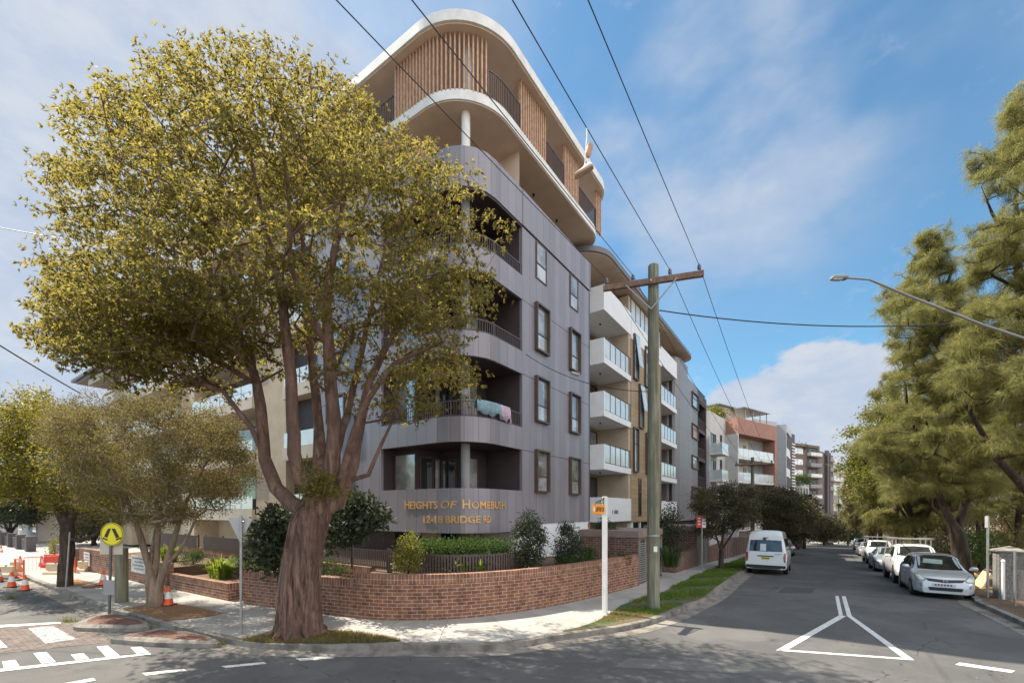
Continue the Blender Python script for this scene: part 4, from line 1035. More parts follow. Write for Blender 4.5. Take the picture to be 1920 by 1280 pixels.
def shrub(name, label, P, Z0, depth, ncl, nl, L, Wd, mat, stemh=.3, cat='shrub', group=None, base=None, rad=.16, droop=.3, dmin=.09):
    pts = crown_pts(P, Z0, depth, ncl, dmin, full=25)
    b = base if base is not None else Vector((sum(p.x for p in pts)/len(pts), sum(p.y for p in pts)/len(pts), min(p.z for p in pts)-stemh))
    th = thing(name, label, cat, b, group)
    arr, ch, rad_ = skeleton([[(b, .035), (b+Vector((0, 0, max(.3, stemh+.2))), .025)]], [tuple(p) for p in pts], .3, .3, .005)
    mb = MB(); wood(mb, arr, ch, rad_); mb.build('stem', MT['bark_dark'], th, smooth=60)
    foliage('foliage', [leaves([tuple(p) for p in pts], nl, rad, L, Wd, droop, .9)], MT[mat], th)
    return th
def grass_blades(name, pts, n, hgt, mat):
    pts = np.array(pts); i = RNG.integers(0, len(pts), n); b = pts[i]+np.concatenate([RNG.normal(size=(n, 2))*.03, np.zeros((n, 1))], axis=1)
    a = RNG.uniform(0, 2*math.pi, n); d = np.stack([np.cos(a), np.sin(a), np.zeros(n)], 1); s_ = np.stack([-d[:, 1], d[:, 0], np.zeros(n)], 1)*.006
    h = hgt*RNG.uniform(.5, 1.3, (n, 1)); tip = b+d*h*.7; tip[:, 2] += h[:, 0]
    V = np.stack([b-s_, b+s_, tip+s_*.2, tip-s_*.2], 1).reshape(-1, 3)
    o = foliage(name, [(V, n)], mat, origin=tuple(pts[0])); return tag(o, kind='stuff')
# ------------------------------------------------------------------ garden walls, fences, planting
def wall_line(mb, cap, pts, ztop, th=.23, zb=.08, closed=False):
    """pts: (s,tau) along the visible face; the wall thickens to its left"""
    P = [Vector((p[0], p[1], 0)) for p in pts]; Q = offs(P, th); L = 0
    for i in range(len(P)-1):
        l2 = L+(P[i+1]-P[i]).length
        za, zb_ = (gst(P[i].x, P[i].y)+zb, gst(P[i+1].x, P[i+1].y)+zb); zc = ztop-.24
        a, b, c, d = P[i], P[i+1], Q[i+1], Q[i]
        for M_, z0a, z0b, z1, o in ((mb, za, zb_, zc, 0), (cap, zc, zc, ztop, .004)):
            n = Vector((a.y-b.y, b.x-a.x, 0)).normalized()*o
            a_, b_ = a-n, b-n
            M_.quad((a_.x, a_.y, z0a), (b_.x, b_.y, z0b), (b_.x, b_.y, z1), (a_.x, a_.y, z1), [(L, z0a), (l2, z0b), (l2, z1), (L, z1)])
            M_.quad((c.x, c.y, z0b), (d.x, d.y, z0a), (d.x, d.y, z1), (c.x, c.y, z1), [(l2, z0b), (L, z0a), (L, z1), (l2, z1)])
        n = Vector((a.y-b.y, b.x-a.x, 0)).normalized()*.004; a_, b_ = a-n, b-n
        cap.quad((a_.x, a_.y, ztop), (b_.x, b_.y, ztop), (c.x, c.y, ztop), (d.x, d.y, ztop), [(L, ztop), (l2, ztop), (l2, ztop+th), (L, ztop+th)])
        L = l2
    for i in (0, -1):
        a, d = P[i], Q[i]; z0 = gst(a.x, a.y)+zb
        mb.quad((a.x, a.y, z0), (d.x, d.y, z0), (d.x, d.y, ztop-.24), (a.x, a.y, ztop-.24), [(0, z0), (th, z0), (th, ztop-.24), (0, ztop-.24)])
        cap.quad((a.x, a.y, ztop-.24), (d.x, d.y, ztop-.24), (d.x, d.y, ztop), (a.x, a.y, ztop), [(0, ztop-.24), (th, ztop-.24), (th, ztop), (0, ztop)])
def brick_wall(label, runs, mat='brick', capm='soldier'):
    mb, cap = S(), S()
    for pts, zt in runs: wall_line(mb, cap, pts, zt)
    c = W(*runs[0][0][len(runs[0][0])//2]); t = thing('brick_wall', label, 'wall', (c.x, c.y, .1))
    mb.build('brickwork', MT[mat], t, recalc=False); cap.build('capping', MT[capm], t, recalc=False); return t
def smooth2(L, it=3):
    P = [Vector((a, b, 0)) for a, b in L]; return [(p.x, p.y) for p in smooth_line(P, it)]
front_pts = smooth2([(7.68, 10.58), (7.82, 9.95), (8.16, 9.23), (9.02, 8.20), (9.98, 7.54), (11.29, 6.93), (13.66, 6.28), (17.35, 5.72)])
brick_wall('curved red brick garden wall sweeping round the corner below the lettering', [(front_pts, 1.36)])
brick_wall('straight lower red brick wall behind the big tree trunk, left of the curved wall', [([(6.84, 15.1), (7.41, 11.76), (7.67, 10.60)], 1.20)])
brick_wall('low red brick planter box with an open corner beside the leaning grey sign post', [([(6.58, 20.3), (6.75, 15.94), (8.0, 15.90)], .70), ([(8.05, 20.6), (8.15, 15.4)], .92)])
brick_wall('red brick boundary wall carrying the white notice boards along the left street', [([(6.33, 25.6), (6.38, 24.5), (6.58, 20.6)], 1.06), ([(6.20, 31), (6.33, 25.62)], 1.20)])
brick_wall('upper red brick terrace wall under the brown railings', [([(9.45, 30), (9.45, t_on(370, 9.45))], 1.22), ([(9.45, t_on(381, 9.45)), (9.5, 12.2)], 1.22)])
brick_wall('dark brick return wall beyond the orange barriers', [([(6.6, 40), (6.2, 32)], 1.1)], 'darkbrick', 'darkbrick')
mb = S()
inner = [(p[0]+.1, p[1]+.2) for p in front_pts]
mb.prism(inner+[(17.3, 9.7), (14.8, 9.7), (13.3, 13), (13, 26), (9.6, 26), (9.6, 12.2), (8.0, 10.9)], .12, 1.08); mb.prism([(6.9, 20.1), (6.98, 16.1), (8.0, 16.1), (8.0, 20.1)], .12, .56)
mb.prism([(8.3, 21), (8.35, 12.3), (9.3, 12.3), (9.3, 21)], .12, .82); mb.prism([(7.15, 15), (7.7, 12), (8.3, 12), (8.3, 15)], .12, .98); mb.prism([(6.7, 30.5), (6.8, 21), (9.2, 21), (9.2, 30.5)], .12, .85)
structure(mb.build('garden_bed', MT['soil']))
# brown picket fences
def picket(label, P, q0, q1, zb, zt, pitch=.095, w=.028, o=0):
    c = W(*P((q0+q1)/2)); t = thing('picket_fence', label, 'fence', (c.x, c.y, zb))
    cs = P.cuts(q0, q1); mb = S()
    for z in (zt-.035, zb+.07):
        for a, b in zip(cs[:-1], cs[1:]): mb.prism([P(a, o-.045), P(b, o-.045), P(b, o-.01), P(a, o-.01)], z-.03, z+.03)
    mb.build('rails', MT['rail'], t)
    mb = S(); q = q0
    while q <= q1: mb.prism([P(q-w, o-.008), P(q+w, o-.008), P(q+w, o+.012), P(q-w, o+.012)], zb, zt); q += pitch
    mb.build('pickets', MT['rail'], t)
    n = max(1, round((q1-q0)/1.9)); 
    for k in range(n+1):
        q = q0+(q1-q0)*k/n; mb = S(); mb.prism([P(q-.035, o-.11), P(q+.035, o-.11), P(q+.035, o-.048), P(q-.035, o-.048)], zb-.15, zt+.06); mb.build('post', MT['rail'], t)
    return t
FP = Path(9.6, 7.9, 2.3, 14)
picket('curved brown picket fence behind the strap plants and below the clipped hedge', FP, -1.2, FP.qs(12.6), 1.14, 1.78)
picket('straight brown picket fence behind the big tree trunk beside the curved one', FP, FP.qt(17.2), -1.3, 1.16, 1.80)
FP2 = Path(9.45, 8, 2, 8)
picket('brown picket fence on the upper terrace left of the entry gate', FP2, FP2.qt(t_on(300, 9.45)), FP2.qt(t_on(369, 9.45)), 1.22, 1.85)
picket('brown picket fence on the upper terrace right of the entry gate', FP2, FP2.qt(t_on(382, 9.45)), FP2.qt(17.4), 1.22, 1.85)
# hedge, conical shrubs, strap plants
hp = [tuple(W(*FP(q, -o), z)) for q in np.linspace(-.4, FP.qs(12.0), 46) for o in (.28, .55, .82, 1.05) for z in (1.25, 1.5, 1.75, 1.98)]
hg = thing('hedge', 'clipped green hedge above the curved brown picket fence', 'hedge', W(*FP(1.8, -.6), 1.0))
mb = S(); [mb.box(FP(q, -.7)[0]-.02, FP(q, -.7)[0]+.02, FP(q, -.7)[1]-.02, FP(q, -.7)[1]+.02, 1.0, 1.8) for q in np.linspace(0, 4.5, 9)]; mb.build('stem', MT['bark_dark'], hg)
foliage('foliage', [leaves(hp, 26, .2, .085, .045, .1, 1)], MT['leaf_hedge'], hg)
shrub('conical_shrub', 'sunlit pale conical shrub in front of the picket fence', [(758, 1003), (766, 998), (776, 1004), (788, 1025), (786, 1050), (778, 1072), (752, 1072), (742, 1045), (746, 1020)], 12.9, .35, 70, 40, .075, .035, 'leaf_bright', .1, rad=.14)
shrub('conical_shrub', 'tall dark conical shrub at the right end of the picket fence', [(985, 962), (994, 957), (1003, 966), (1014, 990), (1021, 1015), (1014, 1045), (1008, 1075), (980, 1075), (972, 1050), (976, 1020), (966, 1000), (972, 980)], 14.3, .5, 110, 60, .085, .035, 'leaf_dark', .1, rad=.18)
shrub('conical_shrub', 'second dark conical shrub by the white garage wall and pale door', [(1056, 985), (1066, 980), (1076, 992), (1084, 1012), (1086, 1040), (1076, 1062), (1050, 1062), (1042, 1045), (1046, 1018)], 16.2, .5, 100, 55, .085, .035, 'leaf_dark', .1, rad=.19)
shrub('low_shrub', 'low green ground cover bush on top of the curved brick wall', [(1035, 1064), (1060, 1050), (1090, 1042), (1112, 1040), (1118, 1052), (1080, 1062), (1040, 1072)], 15.6, .3, 40, 36, .06, .03, 'leaf_hedge', .05, rad=.13)
shrub('low_shrub', 'small dark bush on the brick wall right of the street name post', [(1158, 1040), (1170, 1036), (1180, 1043), (1178, 1052), (1160, 1052)], 16.9, .2, 16, 36, .06, .03, 'leaf_hedge', .05, rad=.12)
shrub('low_shrub', 'dark small tree growing above the first brick enclosure', [(1118, 982), (1130, 968), (1148, 972), (1155, 990), (1150, 1000), (1118, 1002)], 19.5, .5, 40, 40, .09, .04, 'leaf_dark', .4, rad=.2)
shrub('big_leaf_shrub', 'dark glossy large leaved shrub left of the big tree trunk', [(478, 985), (500, 960), (530, 945), (548, 960), (552, 1030), (540, 1062), (505, 1065), (475, 1040), (482, 1010)], 12.6, .55, 80, 26, .20, .085, 'leaf_dark', .3, rad=.26, droop=.05, dmin=.12)
shrub('big_leaf_shrub', 'dark glossy large leaved shrub right of the big tree trunk', [(612, 955), (640, 930), (680, 930), (712, 950), (718, 985), (690, 1000), (668, 1010), (640, 1020), (612, 1030)], 12.7, .55, 80, 26, .20, .085, 'leaf_dark', .6, rad=.26, droop=.05, dmin=.12)
shrub('big_leaf_shrub', 'dark leafy bushes between the two brick enclosures', [(1240, 960), (1256, 945), (1272, 962), (1280, 1000), (1270, 1035), (1240, 1040)], 23.5, .8, 70, 40, .13, .055, 'leaf_dark', .3, rad=.3)
def straps(lab, pts, grp):
    for i, (u, v, h, n, L) in enumerate(pts): strap_plant('strap_plant', lab, 'plant', u, v, h, n, L, group=grp)
strap_plant('strap_plant', 'large bright green strap leaved clump in the brick planter box', 'plant', 415, 1082, .58, 190, .95, r0=.4)
strap_plant('strap_plant', 'bright green strap leaved clump behind the paperbark trunks', 'plant', 318, 1052, .85, 130, .9, r0=.3)
strap_plant('strap_plant', 'green strap leaved clump just left of the big tree trunk', 'plant', 505, 1080, .98, 70, .5, r0=.35)
straps('small yellow green strap leaved plant poking over the curved brick wall', [(848, 1080, 1.10, 30, .72), (872, 1081, 1.10, 34, .6), (900, 1080, 1.10, 30, .68), (934, 1075, 1.10, 24, .6), (818, 1079, 1.10, 18, .5)], 'strap plants along the curved wall')
for P_, Z_, lb in (([(440, 1050), (470, 1040), (490, 1052), (488, 1068), (445, 1066)], 16.5, 'low green planting on the terrace behind the give way sign'), ([(335, 1040), (372, 1032), (385, 1048), (345, 1056)], 18.5, 'low green planting under the left terrace railing'), ([(560, 1062), (600, 1052), (640, 1056), (655, 1072), (580, 1076)], 13.6, 'low planting between the big trunk and the curved wall')):
    shrub('low_shrub', lb, P_, Z_, .5, 46, 36, .07, .03, 'leaf_hedge', .05, rad=.15)
strap_plant('strap_plant', 'dark green strap leaved clump at the pale blue service door', 'plant', 1098, 1052, 1.1, 60, .8, 'leaf_hedge', r0=.3)
strap_plant('strap_plant', 'tall green flax clump behind the low brick planter at the driveway', 'plant', 1258, 1062, .6, 80, 1.3, 'leaf_hedge', r0=.4)
# ---- brick bin and meter enclosures along the side street
def enclosure(label, s0, s1, t0, t1, zt, doors):
    c = W(s0, t0); t = thing('brick_enclosure', label, 'enclosure', (c.x, c.y, gst(s0, t0))); zb = gst(s1, t0)-.1
    mb = S(); mb.box(s0, s1, t0, t1, zb, zt-.28); mb.build('brickwork', MT['darkbrick'], t)
    mb = S(); mb.box(s0-.03, s1+.03, t0-.03, t1+.03, zt-.27, zt); mb.build('roof_slab', MT['concrete_cap'], t)
    for a, b, z1 in doors:
        m = S(); m.box(a, a+.05, t0-.04, t0-.003, zb+.3, z1); m.box(b-.05, b, t0-.04, t0-.003, zb+.3, z1)
        for i in range(int((z1-zb-.35)/.09)): m.box(a+.05, b-.05, t0-.03, t0-.008, zb+.34+i*.09, zb+.385+i*.09)
        d = m.build('grated_door', MT['steel'], t); m = S(); m.box(a+.05, b-.05, t0-.0065, t0-.0025, zb+.33, z1-.03); m.build('door_void', MT['black'], d)
    return t
sa, sb = 17.45, s_on(1241, 5.8)
enclosure('brown brick enclosure with a flat slab roof and louvred side behind the timber pole', sa, sb, 5.8, 8.35, 2.28, [(sa+.1, sa+.9, 1.9), (sa+1.3, sb-.1, 1.9)])
s2a, s2b = s_on(1305, 5.6), s_on(1329, 5.6)
e2 = enclosure('second brown brick enclosure with three grey grated doors beyond the driveway', s2a, s2b, 5.6, 8.6, 2.2, [(s2a+.15+i*1.0, s2a+1.05+i*1.0, 1.7) for i in range(3)])
s3 = s_on(1267, 5.5)
brick_wall('low brown brick planter wall at the driveway between the two enclosures', [([(s3, 7.2), (s3, 5.5), (s2a-.05, 5.5)], .95)], 'darkbrick', 'darkbrick')
brick_wall('low brown brick wall with a white meter cover past the second enclosure', [([(s2b+.05, 5.6), (s2b+5, 5.5)], .75)], 'darkbrick', 'darkbrick')
mb = S(); mb.box(s2b+.2, s2b+1.0, 5.8, 5.95, .8, 2.1); mb.box(s2b+.2, s2b+1.0, 5.95, 6.4, .8, 2.0); tag(mb.build('meter_cover', MT['white_cool'], origin=W(s2b+.6, 5.9, .8)), 'white upright meter cover on the low wall past the enclosures', 'cabinet')
c0 = s2b+5.2; tf = thing('timber_fence', 'brown paling fence with upright posts beside the parked white van', 'fence', W(c0+6, 5.4, gst(c0+6, 5.4)))
for k in range(14):
    a = c0+k*1.15; z = gst(a, 5.4); mb = S(); mb.box(a, a+.3, 5.35, 5.65, z, z+1.7); mb.build('post', MT['concrete_cap'], tf)
    mb = S(); [mb.box(a+.32+i*.16, a+.46+i*.16, 5.48, 5.51, z-.05, z+1.45) for i in range(5)]; mb.build('palings', MT['timber'], tf)
# verge grass
pts = []; pdry = []
for _ in range(16000):
    s_ = RNG.uniform(9.8, 40); a, b = verge(s_); t_ = RNG.uniform(a, b); p = W(s_, t_, gst(s_, t_)+.14)
    if RNG.uniform() < .45+.5*math.sin(s_*2.1+t_*3): (pts if s_ > 12.6 else pdry).append(tuple(p))
grass_blades('verge_grass', pts, 44000, .08, leaf_mat('grass_blade', (.06, .12, .02), (.16, .22, .04), (.24, .34, .04), .2, .6, .35))
us = [p[0] for p in TREEPATCH]; vs = [p[1] for p in TREEPATCH]
for _ in range(4000):
    u, v = RNG.uniform(min(us), max(us)), RNG.uniform(min(vs), max(vs))
    if inpoly(u, v, TREEPATCH): pdry.append(tuple(gnd(u, v, .14)))
grass_blades('dry_grass', pdry, 12000, .06, leaf_mat('dry_grass_blade', (.12, .10, .03), (.26, .20, .08), (.26, .2, .06), .2, .7, .3))
# weeds along the kerbs and fallen leaves
tuft = []
for u, v, n in ((130, 1165, 40), (285, 1205, 60), (330, 1208, 30), (395, 1208, 50), (300, 1207, 25), (560, 1213, 20), (20, 1122, 20)):
    c = gnd(u, v, .0); tuft += [tuple(c+Vector((RNG.normal()*.12, RNG.normal()*.05, 0))) for _ in range(n)]
grass_blades('kerb_weeds', tuft, 700, .14, MT['leaf_bright'])
lit = []
for _ in range(5200):
    s_ = RNG.uniform(17, 34); t_ = kr(s_)-.2-abs(RNG.normal())*2.2
    p = W(s_, t_, gst(s_, t_)+.135)
    if p.x < 40: lit.append(tuple(p))
for _ in range(500):
    s_ = RNG.uniform(16, 45); t_ = kr(s_)+abs(RNG.normal())*.3; lit.append(tuple(W(s_, t_, gst(s_, t_)+.012)))
for _ in range(240):
    s_, t_ = RNG.uniform(5, 24), RNG.uniform(-4, 9); p = W(s_, t_, gst(s_, t_)+.012)
    if s_ > 14 or t_ < 4: lit.append(tuple(p))
V, n = leaves(lit, 1, .02, .085, .035, 0, .1, 3); V = V.reshape(-1, 4, 3); zb = V[:, 0:1, 2]; V[:, :, 2] = zb+(V[:, :, 2]-zb)*.18+.004
o = foliage('leaf_litter', [(V.reshape(-1, 3), n)], leaf_mat('fallen_leaf', (.10, .055, .03), (.36, .21, .10), (.1, .06, .02), .2, .8, .1), origin=(20, 18, 0)); tag(o, kind='stuff')
# ------------------------------------------------------------------ poles and wires
def flat_text(mb, txt, org, ex, ez, w, h, depth=.006, bold=0):
    cu = bpy.data.curves.new('t', 'FONT'); cu.body = txt; cu.size = 1; cu.extrude = .5; cu.offset = bold; cu.resolution_u = 2
    ob = bpy.data.objects.new('t', cu); C.objects.link(ob)
    me = bpy.data.meshes.new_from_object(ob.evaluated_get(bpy.context.evaluated_depsgraph_get()))
    xs = [v.co.x for v in me.vertices]; ys = [v.co.y for v in me.vertices]; en = ex.cross(ez)
    mb.add([org+ex*((v.co.x-min(xs))/(max(xs)-min(xs))*w)+ez*((v.co.y-min(ys))/(max(ys)-min(ys))*h)+en*(v.co.z*depth) for v in me.vertices], [list(p.vertices) for p in me.polygons])
    bpy.data.objects.remove(ob); bpy.data.curves.remove(cu); bpy.data.meshes.remove(me)
def sag(a, b, d, n=14): return [a.lerp(b, k/n)-Vector((0, 0, 4*d*(k/n)*(1-k/n))) for k in range(n+1)]
def wire(label, pts, r=.012, nm='overhead_wire', group=None):
    mb = MB(); mb.tube(pts, r, 5); return tag(mb.build(nm, MT['black'], origin=pts[0], smooth=60), label, 'wire', group)
pb_ = gnd(1225, 1142, .13)
pole = thing('utility_pole', 'tall greenish timber power pole with a wooden crossarm standing in the grass verge', 'pole', pb_)
PZ = 10.35
mb = MB(); mb.tube([pb_+Vector((0, 0, z)) for z in (-.1, .3, 2, 5, 8, PZ-.02, PZ)], [.195, .185, .18, .17, .16, .15, .135], 20); mb.build('shaft', MT['polewood'], pole, smooth=50)
AR = Vector((5.52, 12.72, 9.92)); AL = Vector((2.80, 13.54, 9.90)); ad = (AR-AL).normalized(); an = Vector((ad.y, -ad.x, 0)).normalized()
mb = MB(lambda a, o, z: AL+ad*a+an*o+Vector((0, 0, z))); Lr = (AR-AL).length
mb.box(0, Lr, -.06, .06, -.085, .085); mb.build('crossarm', MT['armwood'], pole, bevel=.008)
cen = AL+ad*((pb_-AL).dot(ad))
for sgn in (-1, 1):
    mb = MB(); a = cen+an*.07+Vector((0, 0, -.85)); b = cen+ad*.72*sgn+an*.07+Vector((0, 0, -.04)); mb.tube([a, b], .022, 6); mb.build('brace', MT['steel'], pole)
mb = MB(); mb.tube([cen+an*.06, cen+an*.09], .03, 8); mb.build('bolt', MT['steel'], pole)
for z in (2.2, 6.4, 8.9):
    mb = MB(); rz = .185-.0045*z; mb.lathe([(rz+.004, z), (rz+.006, z+.05)], pb_, 20); mb.build('metal_band', MT['steel'], pole, smooth=40)
mb = MB(); q_ = pb_+Vector((-.05, -.188, 1.75)); mb.box(q_.x, q_.x+.11, q_.y-.004, q_.y+.02, q_.z, q_.z+.16); mb.build('number_plate', MT['reflect'], pole)
mb = MB(); mb.tube([pb_+Vector((-.165, -.02, 6.6)), pb_+Vector((-.26, -.04, 6.62))], .02, 6); mb.tube([pb_+Vector((.15, -.08, 8.95)), pb_+Vector((.26, -.10, 8.95))], .02, 6); mb.build('hook_bolt', MT['steel'], pole)
INS = []
for u in (1137.5, 1187, 1256, 1311):
    k = (u-CX)/F; best = min(range(400), key=lambda i: abs((AL+ad*Lr*i/399).x/(AL+ad*Lr*i/399).y-k)); p = AL+ad*Lr*best/399+Vector((0, 0, .085)); INS.append(p+Vector((0, 0, .17)))
    mb = MB(); mb.lathe([(.012, 0), (.012, .06), (.05, .065), (.055, .10), (.035, .115), (.05, .13), (.05, .165), (.03, .19), (.02, .22)], p, 12); mb.build('insulator', MT['porcelain'], pole, smooth=50)
wd = Vector((.607, 1, .095))
for i, p in enumerate(INS):
    a = p-wd*36; wire(('leftmost', 'second', 'third', 'rightmost')[i]+' overhead conductor running from the timber pole up over the viewer', sag(a, p, .25), .008)
FPX = gnd(1411, 1046, .13)
# far poles down the street
def small_pole(label, u, vb, vt, varm, arm, Zf=None, mat='polewood', r=.14):
    b = gnd(u, vb, .1); t = thing('utility_pole', label, 'pole', b); zt = H+(HY-vt)/F*b.y; za = H+(HY-varm)/F*b.y
    mb = MB(); mb.tube([b, b+Vector((0, 0, (zt-b.z)*.5)), Vector((b.x, b.y, zt))], [r*1.15, r, r*.85], 12); mb.build('shaft', MT[mat], t, smooth=50)
    if arm: 
        mb = MB(); c = Vector((b.x, b.y-.2, za)); mb.tube([c-ad*arm/2, c+ad*arm/2], .09, 4); mb.build('crossarm', MT['armwood'], t)
        mb = MB()
        for f in (-.46, -.2, .2, .46): q = c+ad*arm*f; mb.lathe([(.03, .08), (.06, .1), (.05, .25), (.02, .3)], q, 8)
        mb.build('insulator', MT['porcelain'], t)
    return Vector((b.x, b.y, za)), t
c2, t2 = small_pole('greenish timber power pole just left of the parked white van', 1411, 1046, 857, 871, 2.7)
c3, t3 = small_pole('dark power pole with a crossarm halfway down the street', 1453, 1024, 890, 892, 2.8)
c4, t4 = small_pole('far slender grey power pole among the street trees', 1572, 1019, 918, 925, 0, r=.16)
c5, t5 = small_pole('far green power pole at the end of the street', 1590, 1022, 945, 950, 0, r=.13)
for i in range(4):
    q = c2+ad*2.7*(-.46, -.2, .2, .46)[i]+Vector((0, 0, .3)); wire(('leftmost', 'second', 'third', 'rightmost')[i]+' overhead conductor running from the timber pole down the street', sag(INS[i], q, .35), .009)
    q3 = c3+ad*2.8*(-.46, -.2, .2, .46)[i]+Vector((0, 0, .3)); wire(('leftmost', 'second', 'third', 'rightmost')[i]+' far overhead conductor between the two distant crossarms', sag(q, q3, .4), .014)
# low voltage service cables
wire('thick twisted service cable from the timber pole over to the right hand trees', sag(pb_+Vector((.15, -.1, 8.95)), at(1790, 606, 13.6), .25), .018)
wire('thin service cable from the grey building to the timber pole', sag(Vector((*W(14.9, 9.5)[:2], 9.35)), pb_+Vector((-.15, 0, 6.55)), .35), .012)
j = at(1078, 700, 14.6); mb = MB(); mb.tube([j-Vector((.12, 0, -.03)), j+Vector((.14, 0, -.05))], .05, 8); tag(mb.build('cable_joint', MT['steel'], origin=j, smooth=40), 'small grey cable joint on the thin service cable before the facade', 'cable joint')
wire('thick cable crossing the sky at the left edge down to the grey roof', sag(at(-200, 520, 16), at(152, 738, 27), .1), .035)
wire('thin cable at the left edge running into the big tree crown', sag(at(-200, 385, 14), at(330, 480, 12), .1), .012)
# hanging sneakers on the third wire
def on_wire(u):
    a, p = INS[2]-wd*36, INS[2]; P_ = sag(a, p, .25, 600); return min(P_, key=lambda q: abs(CX+F*q.x/max(q.y, .1)-u) if q.y > 1 else 9e9)
hw = on_wire(1100)
def shoe(nm, label, c, fwd, up, sole_to):
    t = thing(nm, label, 'shoe', c); f = fwd.normalized(); u_ = up.normalized(); s_ = f.cross(u_).normalized(); u_ = s_.cross(f)
    st_ = [(-.145, .030, .065), (-.12, .042, .085), (-.06, .045, .082), (0, .046, .060), (.06, .052, .048), (.11, .048, .040), (.145, .028, .030)]
    mb = MB(); v = []; 
    for x, w, h in st_:
        for k in range(9):
            a = math.pi*k/8; v.append(c+f*x+s_*(w*math.cos(a))+u_*(h*math.sin(a)*1.0))
    n = len(st_); mb.add(v, [(i*9+k, i*9+k+1, (i+1)*9+k+1, (i+1)*9+k) for i in range(n-1) for k in range(8)]+[tuple(range(9)), tuple(range((n-1)*9, n*9))]+[(i*9, (i+1)*9, (i+1)*9+8, i*9+8) for i in range(n-1)])
    mb.build('upper', MT['shoe'], t, smooth=50)
    mb = MB(); L_ = [c+f*x*1.04+s_*w*1.08 for x, w, h in st_]+[c+f*x*1.04-s_*w*1.08 for x, w, h in st_[::-1]]; m_ = len(L_)
    mb.add([p+u_*.012 for p in L_]+[p-u_*.022 for p in L_], [tuple(range(m_)), tuple(range(m_, 2*m_))]+[(i, (i+1) % m_, m_+(i+1) % m_, m_+i) for i in range(m_)]); mb.build('sole', MT['shoesole'], t)
    return t
ds = hw.y; c1 = at(1104.5, 282, ds); c2_ = at(1094, 322, ds)
sc_ = ds/F
t_ = shoe('hanging_sneaker', 'upper sneaker of the pair hanging from the overhead wire, sole towards the street', c1, Vector((-.25, -.25, -1)), Vector((-.6, .8, 0)), 0)
t_.scale = (.95,)*3
t_ = shoe('hanging_sneaker', 'lower sneaker of the pair hanging level from the overhead wire', c2_, Vector((-1, .25, -.42)), Vector((-.4, .1, 1)), 0)
t_.scale = (1.12,)*3
mb = MB(); mb.tube([hw, hw.lerp(c1, .5)+Vector((-.02, 0, 0)), c1+Vector((-.05, 0, .1)), at(1097, 305, ds), c2_+Vector((.0, 0, .06))], .008, 4); tag(mb.build('shoe_lace', MT['white'], origin=hw), 'white laces tying the hanging sneakers to the wire', 'shoe lace')
# left street pole hidden in the foliage
lp = gnd(228, 1128, .13); t = thing('utility_pole', 'short stub of a timber pole beside the paperbark and behind the yellow sign', 'pole', lp); mb = MB(); mb.tube([lp, lp+Vector((0, 0, .9)), lp+Vector((0, 0, 1.75))], [.175, .172, .17], 16); mb.build('shaft', MT['polewood'], t, smooth=50)
# street light on the right
sp = Vector((18.6, 15.2, .1)); t = thing('street_light', 'grey street light with a long rising arm out of the right hand trees', 'street light', sp)
mb = MB(); mb.tube([sp, sp+Vector((0, 0, 9.0))], [.10, .07], 10); mb.build('pole', MT['steel'], t, smooth=50)
hd = at(1575, 521, 15.2); e1 = at(1590, 521, 15.2); mb = MB(); mb.tube([sp+Vector((0, 0, 8.6)), at(1840, 608, 15.2), at(1700, 553, 15.2), at(1630, 524, 15.2), e1], [.045, .042, .038, .034, .034], 8); mb.build('arm', MT['midgrey'], t, smooth=60)
mb = MB(lambda x, y, z: hd+Vector((x, y, z))); mb.prism([(-.30, -.10), (.22, -.12), (.26, 0), (.22, .12), (-.30, .10)], -.05, .06); mb.build('lamp_head', MT['midgrey'], t, bevel=.02)
mb = MB(lambda x, y, z: hd+Vector((x, y, z))); mb.box(-.27, .05, -.08, .08, -.075, -.052); mb.build('diffuser', MT['balglass'], t); mb = MB(); mb.lathe([(.03, .06), (.03, .11), (.015, .12)], hd+Vector((-.17, 0, 0)), 8); mb.build('photocell', MT['midgrey'], t)
# ------------------------------------------------------------------ signs
np_ = gnd(1134, 1150, .13); t = thing('street_name_sign', 'square white post with an amber street name blade and scrolled bracket', 'sign', np_)
mb = MB(lambda x, y, z: np_+W(x, y, z)); mb.box(-.06, .06, -.06, .06, -.02, 3.38); mb.build('post', MT['white'], t, bevel=.006)
mb = MB(lambda x, y, z: np_+W(x, y, z)); mb.box(-.86, -.06, -.015, .015, 2.88, 3.14); bl = mb.build('blade', MT['amber'], t, bevel=.004)
ex, ez = W(1, 0), Vector((0, 0, 1)); mb = MB(); flat_text(mb, 'LOFTUS CR', np_+W(-.70, -.019, 2.95), ex, ez, .60, .12, .004, .02); mb.build('lettering', MT['black'], bl)
mb = MB(lambda x, y, z: np_+W(x, y, z)); mb.lathe([(.07, -.004), (.07, .004)], (-.78, -.019, 3.01), 16, 'y'); mb.build('crest', MT['reflect'], bl)
mb = MB(); 
for i in range(5):
    x = -.62+i*.13; r = .03+i*.012; cc = np_+W(x, 0, 3.17+r); mb.tube([cc+W(math.cos(a)*r, 0, math.sin(a)*r) for a in np.linspace(0, 2*math.pi, 13)], .008, 4)
mb.tube([np_+W(-.70, 0, 3.15), np_+W(-.35, 0, 3.24), np_+W(-.06, 0, 3.34)], .01, 4); mb.tube([np_+W(-.08, 0, 2.95), np_+W(-.08, 0, 3.36)], .012, 4); mb.build('scroll_bracket', MT['black'], t)
